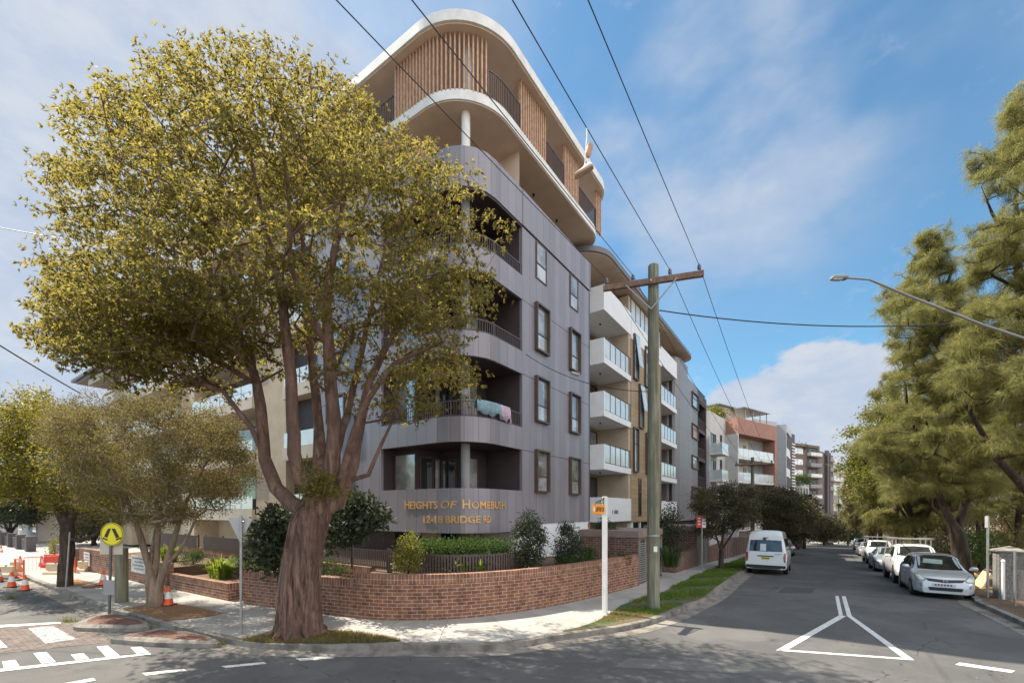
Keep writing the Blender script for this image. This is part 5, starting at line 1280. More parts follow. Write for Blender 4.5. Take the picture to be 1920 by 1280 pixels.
# no parking sign
sg = gnd(1316, 1068, .13); t = thing('parking_sign', 'small red and white parking sign on a grey post in the verge', 'sign', sg); zt = H+(HY-965)/F*sg.y-sg.z
mb = MB(); mb.tube([sg, sg+Vector((0, 0, zt))], .03, 8); mb.build('post', MT['steel'], t, smooth=50)
ex = Vector((.95, -.3, 0)).normalized(); en = Vector((ex.y, -ex.x, 0)); 
for nm, x0, x1, m_ in (('red_plate', -.26, -.005, 'red'), ('white_plate', .005, .19, 'reflect')):
    mb = MB(lambda x, y, z: sg+ex*x+en*y+Vector((0, 0, z))); mb.box(x0, x1, .035, .05, zt-.66, zt-.02); p_ = mb.build(nm, MT[m_], t)
    mb = MB(lambda x, y, z: sg+ex*x+en*y+Vector((0, 0, z))); xm = (x0+x1)/2
    for i in range(3): mb.box(xm-.06, xm+.06, .0515, .0535, zt-.2-i*.15, zt-.14-i*.15)
    mb.build('sign_marks', MT['reflect'] if m_ == 'red' else MT['red'], p_)
# give way sign seen from behind
gw = gnd(452, 1187, .13); t = thing('give_way_sign', 'back of a grey triangular give way sign on a steel post', 'sign', gw); zt = H+(HY-966)/F*gw.y-gw.z
mb = MB(); mb.tube([gw, gw+Vector((0, 0, zt))], .032, 10); mb.build('post', MT['steel'], t, smooth=50)
a, b, c = at(427, 970, gw.y+.06), at(474.5, 971, gw.y+.06), at(450, 1017, gw.y+.06); mb = MB(); o_ = Vector((0, .02, 0)); mb.add([a, b, c, a+o_, b+o_, c+o_], [(0, 1, 2), (3, 4, 5), (0, 1, 4, 3), (1, 2, 5, 4), (2, 0, 3, 5)]); mb.build('triangle_plate', M('sign_back', (.42, .41, .40), .5, .06, metal=.3), t)
mb = MB(); q = gw+Vector((0, .03, zt-.15)); [mb.tube([q+Vector((-.05, 0, -h)), q+Vector((.05, 0, -h))], .018, 6) for h in (0, .3)]; mb.build('clamp', MT['steel'], t)
# pedestrian crossing sign
pd = gnd(205, 1150, .15); t = thing('pedestrian_sign', 'round yellow pedestrian crossing sign on the brick traffic island', 'sign', pd)
Zp = pd.y; top = at(211, 990, Zp).z; mb = MB(); mb.tube([pd, Vector((pd.x+.06, pd.y, top+.3))], .035, 10); mb.build('post', M('dark_steel_post', (.10, .10, .10), .5, .1), t, smooth=50)
cD = at(210, 1001, Zp-.06); rD = 21.5*Zp/F; mb = MB(); mb.lathe([(rD, -.008), (rD, .008)], cD, 40, 'y'); dsk = mb.build('disc', MT['yellow'], t, smooth=40)
ex, ez = Vector((1, 0, 0)), Vector((0, 0, 1)); k_ = rD/.5
mb = MB(); y0 = cD.y-.011
def rr(pl): mb.add([Vector((cD.x+x*k_, y0, cD.z+z*k_)) for x, z in pl]+[Vector((cD.x+x*k_, y0-.004, cD.z+z*k_)) for x, z in pl], [tuple(range(len(pl))), tuple(range(len(pl), 2*len(pl)))]+[(i, (i+1) % len(pl), len(pl)+(i+1) % len(pl), len(pl)+i) for i in range(len(pl))])
rr([(-.15, .25), (-.03, .25), (-.19, -.15), (-.33, -.10)]); rr([(-.37, -.13), (-.19, -.21), (-.16, -.27), (-.28, -.24), (-.39, -.19)])
rr([(.0, .25), (.14, .25), (.33, -.12), (.19, -.17)]); rr([(.18, -.20), (.36, -.14), (.42, -.13), (.41, -.18), (.20, -.27)])
n = 48
for i in range(n): a0, a1 = 2*math.pi*i/n, 2*math.pi*(i+1)/n; rr([(.455*math.cos(a0), .455*math.sin(a0)), (.455*math.cos(a1), .455*math.sin(a1)), (.475*math.cos(a1), .475*math.sin(a1)), (.475*math.cos(a0), .475*math.sin(a0))])
mb.build('walking_legs', MT['black'], dsk)
def plate(u0, u1, v0, v1, Zc, mat, nm, par): a = at(u0, v1, Zc); b = at(u1, v0, Zc); mb = MB(); mb.box(a.x, b.x, Zc, Zc+.012, a.z, b.z); return mb.build(nm, MT[mat], par, bevel=.003)
plate(187, 230, 1003, 1039, Zp+.03, 'cream_wall', 'backing_board', t); plate(193.5, 214.5, 1087, 1115, Zp-.05, 'midgrey', 'lower_plate', t)
# grey leaning post by the left tree, sign post on the right
for nm, lb, u0, v0, u1, v1, r in (('sign_post', 'slightly leaning grey steel post in front of the left street tree', 123.5, 1101, 131, 997, .028), ('sign_post', 'grey steel post with an edge on sign near the right fence', 1852, 1120, 1852, 966, .035)):
    b = gnd(u0, v0, .12); tp = at(u1, v1, b.y); t = thing(nm, lb, 'sign post', b); mb = MB(); mb.tube([b, tp], r, 8); mb.build('post', MT['steel'], t, smooth=50)
    if u0 > 1000: mb = MB(); mb.box(tp.x-.05, tp.x-.034, tp.y-.05, tp.y+.05, tp.z-.42, tp.z-.02); mb.build('sign_plate', M('sign_plate_edge', (.4, .4, .4), .5, .1), t)
# notice boards on the left brick wall
def board(u0, u1, v0, v1, s_, label):
    t0, t1 = t_on(u0, s_), t_on(u1, s_); Z0 = s_/(CA+SA*(u0-CX)/F); z1, z0 = H+(HY-v0)/F*Z0, H+(HY-v1)/F*Z0
    b = W(s_, (t0+t1)/2, z0); o = thing('notice_board', label, 'notice', b); mb = S(); mb.box(s_-.02, s_, t1, t0, z0, z1); p_ = mb.build('panel', MT['board'], o)
    mb = S()
    for i in range(4): mb.box(s_-.024, s_-.0205, t1+.15, t0-.15-(i % 2)*.2, z1-.12-i*.14, z1-.06-i*.14)
    mb.build('printed_lines', MT['midgrey'], p_)
board(158, 168.5, 1034, 1058, 6.17, 'small white poster on the far end of the left brick wall'); board(247, 273, 1040, 1070, 6.36, 'large pale notice board on the brick wall behind the paperbark')
# ------------------------------------------------------------------ roadworks on the left
def cone(u, v, h, label, grp=None, k=1.0):
    b = gnd(u, v, h); t = thing('traffic_cone', label, 'traffic cone', b, grp); Z_ = lambda z: b+Vector((0, 0, z))
    mb = MB(); mb.box(-.16, .16, -.16, .16, 0, .03); mb.T = None; mb.v = [b+p*k for p in mb.v]; mb.build('base', MT['black'], t)
    mb = MB(); mb.lathe([(.135*k, .03*k), (.105*k, .18*k), (.03*k, .60*k), (.02*k, .60*k)], b, 18); c_ = mb.build('body', MT['orange'], t, smooth=60)
    mb = MB(); mb.lathe([(.103*k, .215*k), (.066*k, .42*k)], b, 18); mb.build('reflective_band', MT['reflect'], t, smooth=60)
cone(316, 1134, .14, 'orange cone just right of the paperbark trunk'); cone(305, 1133, .14, 'orange cone mostly hidden behind the paperbark trunk')
cone(193.5, 1096, .135, 'orange cone on the red paving by the yellow crossing sign'); cone(22, 1100, 0, 'left of the two orange cones on the road by the barriers', k=1.05); cone(47, 1106, 0, 'right of the two orange cones on the road by the barriers', k=1.0)
cone(-2, 1090, 0, 'orange cone cut off by the left edge', k=1.05); cone(2, 1038, .0, 'far orange cone at the left edge beyond the barriers'); cone(38, 1062, .0, 'orange cone standing inside the left barrier panel'); cone(78, 1062, .1, 'orange cone behind the red barrier box')
def mesh_barrier(u0, u1, vt0, vb0, vt1, vb1, label):
    a, b = gnd(u0, vb0, .02), gnd(u1, vb1, .02); h = (H+(HY-vt0)/F*a.y)-a.z; t = thing('barrier_panel', label, 'barrier', a.lerp(b, .5))
    mb = MB(); z = Vector((0, 0, 1)); fr_ = [a+z*.08, a+z*h, b+z*h, b+z*.08, a+z*.08]
    mb.tube(fr_, .028, 6); mb.build('frame', MT['orange'], t)
    mb = MB(); n = max(6, int((b-a).length/.13))
    for i in range(1, n): p = a.lerp(b, i/n); mb.tube([p+z*.1, p+z*(h-.02)], .008, 4)
    mb.build('bars', MT['orange'], t)
    mb = MB(); [mb.box(p.x-.05, p.x+.05, p.y-.3, p.y+.3, .02, .07) for p in (a, b)]; mb.build('foot', MT['black'], t)
mesh_barrier(45, 112, 1045, 1075, 1040, 1070, 'orange mesh barrier panel left of the street tree'); mesh_barrier(28, 45, 1047, 1082, 1047, 1086, 'orange barrier panel seen end on at the kerb'); mesh_barrier(136, 141, 1043, 1075, 1044, 1078, 'orange barrier panel just right of the left tree trunk'); mesh_barrier(76, 112, 1046, 1066, 1043, 1064, 'second orange barrier panel behind the cream barrier')
def plastic_barrier(u0, u1, vb, ht, label, mat='cream', d=.45):
    a, b = gnd(u0, vb, .03), gnd(u1, vb, .03); ex = (b-a); L_ = ex.length; ex.normalize(); en = Vector((-ex.y, ex.x, 0)); t = thing('plastic_barrier', label, 'barrier', a.lerp(b, .5))
    mb = MB(lambda x, y, z: a+ex*x+en*y+Vector((0, 0, z))); h = ht
    v = []
    for x in (0, L_): v += [(x, 0, 0), (x, d, 0), (x, d, h*.3), (x, d*.68, h*.55), (x, d*.62, h), (x, d*.38, h), (x, d*.32, h*.55), (x, 0, h*.3)]
    mb.add(v, [tuple(range(8)), tuple(range(8, 16))]+[(i, (i+1) % 8, 8+(i+1) % 8, 8+i) for i in range(8)]); mb.build('body', MT[mat], t, bevel=.03)
    mb = MB(lambda x, y, z: a+ex*x+en*y+Vector((0, 0, z))); mb.lathe([(.05, h), (.05, h+.03)], (L_*.5, d*.5, 0), 10); mb.build('cap', MT['black'], t)
plastic_barrier(78, 113, 1081, .62, 'cream plastic water barrier left of the left tree trunk'); plastic_barrier(138, 158, 1076, .62, 'cream plastic water barrier right of the left tree trunk')
plastic_barrier(-14, 16, 1084, .55, 'cream plastic barrier at the left edge of the road'); plastic_barrier(10, 28, 1076, .6, 'cream plastic barrier behind the one at the left edge'); plastic_barrier(75, 113, 1068, .8, 'red plastic barrier box behind the cream one', 'red')
# dark pillared fence far down the left street, bins and junk there
t = thing('pillar_fence', 'far dark fence of short pillars along the left street', 'fence', W(7, 60)); 
for k in range(9):
    mb = S(); tt = 47+k*3.6; mb.box(6.6, 7.1, tt, tt+.5, 0, 1.25); mb.build('pillar', MT['purple'], t); mb = S(); mb.box(6.8, 6.9, tt+.5, tt+3.6, .1, .95); mb.build('infill', MT['clad_dark'], t)
# ------------------------------------------------------------------ towels on the second balcony railing
def towel(label, u0, u1, z0, zt, mat, out):
    q0, q1 = G.qs(s_on(u0, 9.6)), G.qs(s_on(u1, 9.6)); n = 14; mb = S(); v = []
    for i in range(n+1):
        q = q0+(q1-q0)*i/n; w = .02*math.sin(i*1.9)+.015*math.sin(i*.7)
        for o, z in ((-.18, zt-.25), (-.13, zt-.02), (-.06, zt+.03), (.02, zt), (.05+w, zt-.2), (.07+w*1.6, z0+(.1 if i % 5 < 2 else 0)+.05*math.sin(i*.8))): v.append((*G(q, o), z))
    mb.add(v, [(i*6+k, i*6+k+1, (i+1)*6+k+1, (i+1)*6+k) for i in range(n) for k in range(5)])
    p = W(*G((q0+q1)/2, 0), zt); o = tag(mb.build('towel', MT[mat], origin=p, smooth=60), label, 'towel')
    md = o.modifiers.new('thick', 'SOLIDIFY'); md.thickness = .015
towel('blue grey towel hung over the second floor balcony railing', 905, 942, 6.52, 7.05, 'tealcloth', .05); towel('pink patterned towel hung over the second floor balcony railing', 940.5, 958, 6.46, 7.05, 'pinkcloth', .05)
# ------------------------------------------------------------------ right side: fence pillar, chain link, pipe, dumped boards
pp = gnd(1893, 1122, .12); t = thing('fence_pillar', 'squat pebbled fence pillar with a sloping cap near the right edge', 'pillar', pp)
T_ = lambda x, y, z: pp+W(y, -x, z)
mb = MB(T_); mb.box(-.34, .34, -.3, .3, -.05, 1.62); m, tt, b = newmat('pebble_dash'); vo = N(tt, 'ShaderNodeTexVoronoi', Scale=38); link(tt, N(tt, 'ShaderNodeTexCoord').outputs['Object'], vo.inputs['Vector'])
link(tt, mixc(tt, ramp(vo.outputs['Distance'], .1, .7, tt), (.42, .40, .37), (.13, .12, .11)), b.inputs['Base Color']); bumpn(tt, b, vo.outputs['Distance'], .6, .02); b.inputs['Roughness'].default_value = .9; mb.build('body', m, t, bevel=.015)
mb = MB(T_); v = [(-.40, -.36, 1.62), (.40, -.36, 1.62), (.40, .36, 1.62), (-.40, .36, 1.62), (-.40, -.36, 1.67), (.40, -.36, 1.67), (.40, .36, 1.67), (-.40, .36, 1.67), (0, 0, 1.82)]; mb.add(v, [(0, 1, 2, 3), (0, 1, 5, 4), (1, 2, 6, 5), (2, 3, 7, 6), (3, 0, 4, 7), (4, 5, 8), (5, 6, 8), (6, 7, 8), (7, 4, 8)]); mb.build('cap', MT['kerb'], t)
b_ = gnd(1881, 1123, .12); t = thing('bollard_pipe', 'thin white pipe bollard standing against the pebbled pillar', 'bollard', b_); mb = MB(); mb.tube([b_, b_+Vector((0, 0, 1.28))], .045, 12); mb.build('pipe', MT['white'], t, smooth=50); mb = MB(); mb.lathe([(.055, 1.28), (.055, 1.33), (.02, 1.36)], b_, 12); mb.build('cap', MT['white'], t, smooth=50)
f0, f1 = gnd(1903, 1135, .12), gnd(2060, 1165, .12); t = thing('chain_link_fence', 'dark chain link fence at the right edge beside the pebbled pillar', 'fence', f0); ex = f1-f0; L_ = ex.length; ex.normalize(); z = Vector((0, 0, 1)); hh = 1.75
for k in (0, .5, 1): mb = MB(); p = f0.lerp(f1, k); mb.tube([p, p+z*hh], .03, 8); mb.build('post', MT['steel'], t, smooth=50)
mb = MB(); mb.tube([f0+z*(hh-.03), f1+z*(hh-.03)], .022, 6); mb.build('rail', MT['steel'], t, smooth=50)
mb = MB(); n = int((L_+hh)/.085)
for i in range(n):
    for sg_ in (0, 1):
        x0 = i*.085-hh; a = max(0, -x0); bq = min(hh, L_-x0)
        if bq <= a: continue
        q0, q1 = (x0+a, a), (x0+bq, bq)
        if sg_: q0, q1 = (L_-q0[0], q0[1]), (L_-q1[0], q1[1])
        mb.tube([f0+ex*q0[0]+z*q0[1], f0+ex*q1[0]+z*q1[1]], .0035, 3, cap=False)
mb.build('mesh', MT['black'], t)
q = gnd(1838, 1102, .14); t = thing('dumped_board', 'yellowish framed board leaning against the trunks on the right verge', 'board', q); 
A_, B_, C_, D_ = at(1822, 1098, q.y-.2), at(1841, 1103, q.y-.5), at(1858, 1076, q.y), at(1843, 1070, q.y+.3)
mb = MB(); nn = (B_-A_).cross(D_-A_).normalized()*.04; mb.add([A_, B_, C_, D_, A_+nn, B_+nn, C_+nn, D_+nn], [(0, 1, 2, 3), (4, 5, 6, 7), (0, 1, 5, 4), (1, 2, 6, 5), (2, 3, 7, 6), (3, 0, 4, 7)]); mb.build('panel', M('raw_board', (.50, .36, .19), .7, .15, 5), t)
mb = MB()
for a, b in ((A_, B_), (B_, C_), (C_, D_), (D_, A_)): mb.tube([a-nn*.2, b-nn*.2], .028, 4)
mb.build('frame', M('board_frame', (.55, .40, .2), .6, .1), t)
q = gnd(1816, 1082, .14); t = thing('rubbish_pile', 'yellow and orange rubbish dumped under the right trees', 'rubbish', q)
for i, (dx, dy, sx, sz, m_) in enumerate(((-.15, 0, .42, .26, 'yellow'), (.28, .1, .3, .18, 'amber'), (.05, -.25, .25, .12, 'cream'))):
    mb = MB(); c = q+Vector((dx, dy, sz*.5)); vv = [c+Vector((RNG.uniform(.75, 1.1)*sx*math.cos(a)*math.cos(e), RNG.uniform(.75, 1.1)*sx*.7*math.sin(a)*math.cos(e), sz*.8*math.sin(e))) for e in (-.6, 0, .5, 1.1) for a in np.linspace(0, 2*math.pi, 9)[:-1]]
    mb.add(vv, [(r*8+k, r*8+(k+1) % 8, (r+1)*8+(k+1) % 8, (r+1)*8+k) for r in range(3) for k in range(8)]+[tuple(range(24, 32))]); mb.build('rubbish_bag', MT[m_], t, smooth=30)
# ------------------------------------------------------------------ vehicles
def paint(name, c, metal=.0): return M(name, c, .28, .03, 1.5, metal=metal, coat=.8)
PT = dict(silver=paint('silver_paint', (.58, .59, .60), .35), white=paint('white_paint_car', (.72, .73, .73)), bluesil=paint('blue_silver_paint', (.36, .42, .50), .45), greysil=paint('grey_silver_paint', (.36, .36, .36), .4),
          red=paint('dark_red_paint', (.16, .012, .02), .2), dark=paint('dark_grey_paint', (.06, .065, .07), .3))
CG = glass_mat('car_glass', (.055, .06, .06), .03, 1.0, .3); CG.node_tree.nodes['Principled BSDF'].inputs['Metallic'].default_value = .45; LG = glass_mat('lamp_glass', (.50, .50, .46), .08, .8, .35); TL = glass_mat('tail_lamp', (.30, .015, .015), .15, .6)
PLW = M('plate_white', (.62, .58, .60), .5, .05); PLY = M('plate_yellow', (.70, .52, .03), .5, .05); CHR = M('chrome_trim', (.55, .55, .56), .15, .02, metal=.9)
def lerp_tab(t, x): return float(np.interp(x, [p[0] for p in t], [p[1] for p in t]))
SPEC = dict(
 hatch=dict(top=[(-1.95, .60), (-1.93, .92), (-1.88, 1.06), (-1.74, 1.36), (-1.5, 1.46), (-.9, 1.52), (-.1, 1.52), (.3, 1.46), (1.22, .95), (1.36, .915), (1.62, .86), (1.8, .79), (1.9, .69), (1.95, .56)],
   belt=[(-1.95, .58), (-1.9, .90), (-1.5, .98), (0, .94), (1.22, .88), (1.5, .83), (1.8, .75), (1.95, .54)], wt=[(-1.95, .58), (-1.7, .54), (-1, .60), (0, .62), (.4, .61), (1.22, .69), (1.5, .66), (1.8, .58), (1.95, .5)],
   plan=[(-1.95, .70), (-1.85, .79), (-1.2, .845), (1.2, .845), (1.6, .82), (1.8, .75), (1.91, .66), (1.95, .60)], ax=(1.18, -1.32), wr=.30, zb=.19,
   ws=[(-.61, .98), (0, .965), (.61, .98), (.545, 1.40), (.3, 1.455), (-.3, 1.455), (-.545, 1.40)], rw=[(-.55, 1.08), (.55, 1.08), (.46, 1.38), (-.46, 1.38)],
   sw=[[(1.0, .97), (.15, .97), (.15, 1.38), (.36, 1.37)], [(.08, .97), (-.85, 1.0), (-.85, 1.38), (.08, 1.39)], [(-.92, 1.0), (-1.55, 1.08), (-1.45, 1.32), (-.92, 1.37)]]),
 sedan=dict(top=[(-2.3, .58), (-2.27, .92), (-2.2, 1.02), (-1.75, 1.06), (-1.1, 1.38), (-.5, 1.45), (.15, 1.43), (1.05, .98), (1.25, .94), (1.8, .82), (2.1, .70), (2.26, .56), (2.3, .48)],
   belt=[(-2.3, .56), (-2.2, .90), (-1.2, .95), (0, .92), (1.05, .88), (1.8, .76), (2.1, .65), (2.3, .46)], wt=[(-2.3, .6), (-1.75, .64), (-1.1, .56), (0, .58), (.3, .58), (1.05, .70), (1.8, .66), (2.1, .58), (2.3, .5)],
   plan=[(-2.3, .72), (-2.15, .82), (-1.3, .9), (1.4, .9), (1.9, .86), (2.12, .76), (2.26, .66), (2.3, .60)], ax=(1.4, -1.3), wr=.325, zb=.18,
   ws=[(-.62, 1.0), (0, .985), (.62, 1.0), (.52, 1.36), (0, 1.40), (-.52, 1.36)], rw=[(-.58, 1.09), (.58, 1.09), (.5, 1.35), (-.5, 1.35)],
   sw=[[(.9, .95), (.05, .95), (.05, 1.33), (.2, 1.33)], [(-.02, .95), (-.95, .97), (-.95, 1.30), (-.02, 1.34)]]),
 suv=dict(top=[(-2.25, .62), (-2.22, 1.0), (-2.12, 1.25), (-1.95, 1.52), (-1.7, 1.62), (-.6, 1.68), (.1, 1.63), (.95, 1.12), (1.2, 1.07), (1.8, .96), (2.1, .82), (2.22, .62), (2.25, .55)],
   belt=[(-2.25, .6), (-2.2, .95), (-1.5, 1.05), (0, 1.02), (.95, 1.0), (1.8, .9), (2.1, .77), (2.25, .53)], wt=[(-2.25, .62), (-1.9, .60), (-1, .62), (0, .63), (.3, .62), (.95, .72), (1.8, .68), (2.1, .62), (2.25, .55)],
   plan=[(-2.25, .78), (-2.1, .86), (-1.3, .92), (1.4, .92), (1.85, .88), (2.1, .80), (2.22, .70), (2.25, .64)], ax=(1.35, -1.35), wr=.36, zb=.24,
   ws=[(-.64, 1.14), (0, 1.12), (.64, 1.14), (.55, 1.56), (0, 1.60), (-.55, 1.56)], rw=[(-.56, 1.12), (.56, 1.12), (.50, 1.50), (-.50, 1.50)],
   sw=[[(.85, 1.08), (.0, 1.08), (.0, 1.53), (.16, 1.52)], [(-.07, 1.08), (-1.0, 1.1), (-1.0, 1.53), (-.07, 1.54)], [(-1.08, 1.1), (-1.75, 1.18), (-1.65, 1.46), (-1.08, 1.52)]]),
 ute=dict(top=[(-2.6, .75), (-2.58, 1.12), (-1.12, 1.14), (-1.05, 1.16), (-.98, 1.66), (-.7, 1.76), (.1, 1.78), (.45, 1.70), (1.05, 1.2), (1.25, 1.15), (2.1, 1.06), (2.4, .98), (2.56, .80), (2.6, .62)],
   belt=[(-2.6, .7), (-2.5, 1.08), (0, 1.08), (1.05, 1.08), (2.1, 1.0), (2.4, .92), (2.6, .6)], wt=[(-2.6, .85), (-1.1, .85), (-.98, .64), (.4, .66), (1.05, .76), (2.1, .74), (2.45, .70), (2.6, .64)],
   plan=[(-2.6, .86), (-2.4, .89), (2.0, .9), (2.3, .87), (2.52, .80), (2.6, .74)], ax=(1.62, -1.45), wr=.385, zb=.36,
   ws=[(-.68, 1.23), (0, 1.21), (.68, 1.23), (.58, 1.64), (0, 1.68), (-.58, 1.64)], rw=[(-.5, 1.22), (.5, 1.22), (.46, 1.58), (-.46, 1.58)],
   sw=[[(.95, 1.14), (.05, 1.14), (.05, 1.62), (.42, 1.60)], [(-.02, 1.14), (-.88, 1.14), (-.82, 1.60), (-.02, 1.62)]]),
 van=dict(top=[(-2.69, .62), (-2.67, 1.15), (-2.60, 1.75), (-2.52, 2.10), (-2.4, 2.22), (-2.1, 2.28), (1.0, 2.28), (1.45, 2.16), (2.1, 1.45), (2.35, 1.22), (2.6, 1.0), (2.67, .7), (2.69, .55)],
   belt=[(-2.69, .6), (-2.66, 1.1), (-2.2, 1.18), (1.9, 1.15), (2.4, 1.05), (2.69, .52)], wt=[(-2.69, .80), (-2.6, .78), (-2.45, .72), (-2.1, .70), (1.0, .70), (1.5, .70), (2.1, .76), (2.5, .74), (2.69, .62)],
   plan=[(-2.69, .90), (-2.6, .93), (-2.2, .94), (1.9, .94), (2.3, .90), (2.6, .80), (2.69, .70)], ax=(1.7, -1.4), wr=.35, zb=.30,
   ws=[(-.72, 1.32), (.72, 1.32), (.62, 2.02), (-.62, 2.02)], rw=[(-.74, 1.19), (.74, 1.19), (.69, 1.76), (0, 1.78), (-.69, 1.76)],
   sw=[[(2.0, 1.25), (1.05, 1.25), (1.05, 1.85), (1.5, 1.85)], [(.98, 1.25), (-.3, 1.25), (-.3, 1.85), (.98, 1.85)], [(-.4, 1.25), (-2.35, 1.28), (-2.3, 1.85), (-.4, 1.85)]]))
def car(label, typ, pcol, contact, side, heading, cat='car', name='parked_car', front=True, group=None, plate=PLW, extra=None, ypos=None):
    """contact: (s, tau) of the body side nearest the traffic; side: +1 if that side is the car's right"""
    sp = SPEC[typ]; pm = PT[pcol]; t = thing(name, label, cat, (0, 0, 0), group)
    x0, x1 = sp['top'][0][0], sp['top'][-1][0]; wr = sp['wr']; ra = wr+.055
    xs = set(np.round(np.linspace(x0, x1, 40), 3))|{p[0] for p in sp['top']}
    for a in sp['ax']: xs |= set(np.round(a+ra*np.sin(np.linspace(-math.pi/2, math.pi/2, 11)), 3))|{round(a-ra-.012, 3), round(a+ra+.012, 3)}
    xs = sorted(xs); xs = [x for i, x in enumerate(xs) if i == 0 or x-xs[i-1] > .004]
    V, Fc = [], []; ring = None
    def sm(tab, x, w=.05): return (lerp_tab(tab, x-w)+2*lerp_tab(tab, x)+lerp_tab(tab, x+w))/4
    for x in xs:
        zt, zl, wt, wp = sm(sp['top'], x, .04), sm(sp['belt'], x), sm(sp['wt'], x), sm(sp['plan'], x, .03)
        zl = min(zl, zt-.015); zb = sp['zb']; wb = wp*.965; cab = max(0, min(1, (zt-zl)/.3))
        edge = zt-.02-.06*cab; wt = min(wt, wb)
        P = [(0, zt), (.5*wt, zt-.006), (.82*wt, zt-.022), (wt, edge), (wt+(wb-wt)*.5+.012*cab, edge+(zl-edge)*.5), (wb, zl), (wp*.995, zl-.08), (wp, zl*.55+zb*.45), (wp*.992, zb+.16), (wp*.97, zb+.04), (wp*.9, zb), (0, zb)]
        za = 0
        for a in sp['ax']:
            if abs(x-a) < ra: za = wr+math.sqrt(ra*ra-(x-a)**2)
        P = [(y, max(z, za) if i >= 6 else z) for i, (y, z) in enumerate(P)]
        full = [(y, z) for y, z in P]+[(-y, z) for y, z in P[-2:0:-1]]
        V += [(x, y, z) for y, z in full]; ring = len(full)
    n = len(xs)
    for i in range(n-1):
        for k in range(ring): Fc.append((i*ring+k, i*ring+(k+1) % ring, (i+1)*ring+(k+1) % ring, (i+1)*ring+k))
    Fc += [tuple(range(ring)), tuple(range((n-1)*ring, n*ring))]
    mb = MB(); mb.add(V, Fc); body = mb.build('body', pm, t, smooth=38)
    bvh = BVHTree.FromPolygons([Vector(v) for v in V], Fc)
    def decal(nm, mat, outl, mode, off=.006, par=None, lab=None):
        o = []
        for i in range(len(outl)):
            a, b = outl[i], outl[(i+1) % len(outl)]
            for k in range(4): o.append((a[0]+(b[0]-a[0])*k/4, a[1]+(b[1]-a[1])*k/4))
        c = (sum(p[0] for p in o)/len(o), sum(p[1] for p in o)/len(o)); m = MB(); vs, fs = [], []; K = 4
        def hit(p, of):
            og, d = {'front': (Vector((9, p[0], p[1])), Vector((-1, 0, 0))), 'rear': (Vector((-9, p[0], p[1])), Vector((1, 0, 0))), 'left': (Vector((p[0], 9, p[1])), Vector((0, -1, 0))), 'right': (Vector((p[0], -9, p[1])), Vector((0, 1, 0)))}[mode]
            h = bvh.ray_cast(og, d)
            if h[0] is None: return None
            nn = h[1] if h[1].dot(d) < 0 else -h[1]; return h[0]+nn*of
        for k in range(1, K+1):
            for p in o:
                q = hit((c[0]+(p[0]-c[0])*k/K, c[1]+(p[1]-c[1])*k/K), off)
                vs.append(q)
        for p in o: q = hit(p, -.008); vs.append(q)
        cc = hit(c, off); 
        if cc is None or any(v is None for v in vs): 
            good = [v for v in vs if v is not None]
            if not good: return None
            cc = cc or good[0]; vs = [v or min(good, key=lambda g: (g-cc).length) for v in vs]
        vs.append(cc); N_ = len(o)
        for k in range(K): fs += [(k*N_+i, k*N_+(i+1) % N_, (k+1)*N_+(i+1) % N_, (k+1)*N_+i) for i in range(N_)]
        fs += [(i, (i+1) % N_, len(vs)-1) for i in range(N_)]
        m.add(vs, fs); x = m.build(nm, mat, par or t, smooth=35)
        if lab: x['label'] = lab
        return x
    mir = lambda L_: [(-y, z) for y, z in L_]
    decal('windscreen', CG, sp['ws'], 'front'); decal('rear_window', CG, sp['rw'], 'rear')
    for w in sp['sw']:
        for md in ('left', 'right'): decal('side_window', CG, w, md)
    zs_ = sp['zb']; wp = max(p[1] for p in sp['plan'])
    for md in ('left', 'right'):
        hz_ = lerp_tab(sp['belt'], 0)-.16; decal('door_handle', CHR if pcol != 'white' else pm, [(-.02, hz_), (-.2, hz_), (-.2, hz_+.035), (-.02, hz_+.035)], md, .015)
        decal('sill_trim', MT['black'], [(sp['ax'][1]+ra+.05, zs_+.06), (sp['ax'][0]-ra-.05, zs_+.06), (sp['ax'][0]-ra-.05, zs_+.11), (sp['ax'][1]+ra+.05, zs_+.11)], md, .004)
    fr_, rr_ = sp['sw'][0], sp['sw'][1]; xg = [max(p[0] for p in fr_)+.10, (min(p[0] for p in fr_)+max(p[0] for p in rr_))/2, min(p[0] for p in rr_)-.05]
    zt_ = lerp_tab(sp['belt'], 0)
    for md in ('left', 'right'):
        for x in xg: decal('door_gap', MT['black'], [(x, zs_+.14), (x+.014, zs_+.14), (x+.014, zt_-.02), (x, zt_-.02)], md, .003)
    for s_ in (1, -1):
        y0_, y1_ = s_*.04, s_*sp['ws'][2][0]*.9; zw = sp['ws'][0][1]+.01; decal('wiper', MT['black'], [(y0_, zw), (y0_, zw+.012), (y1_*.8, zw+.07), (y1_*.8, zw+.055)], 'front', .016)
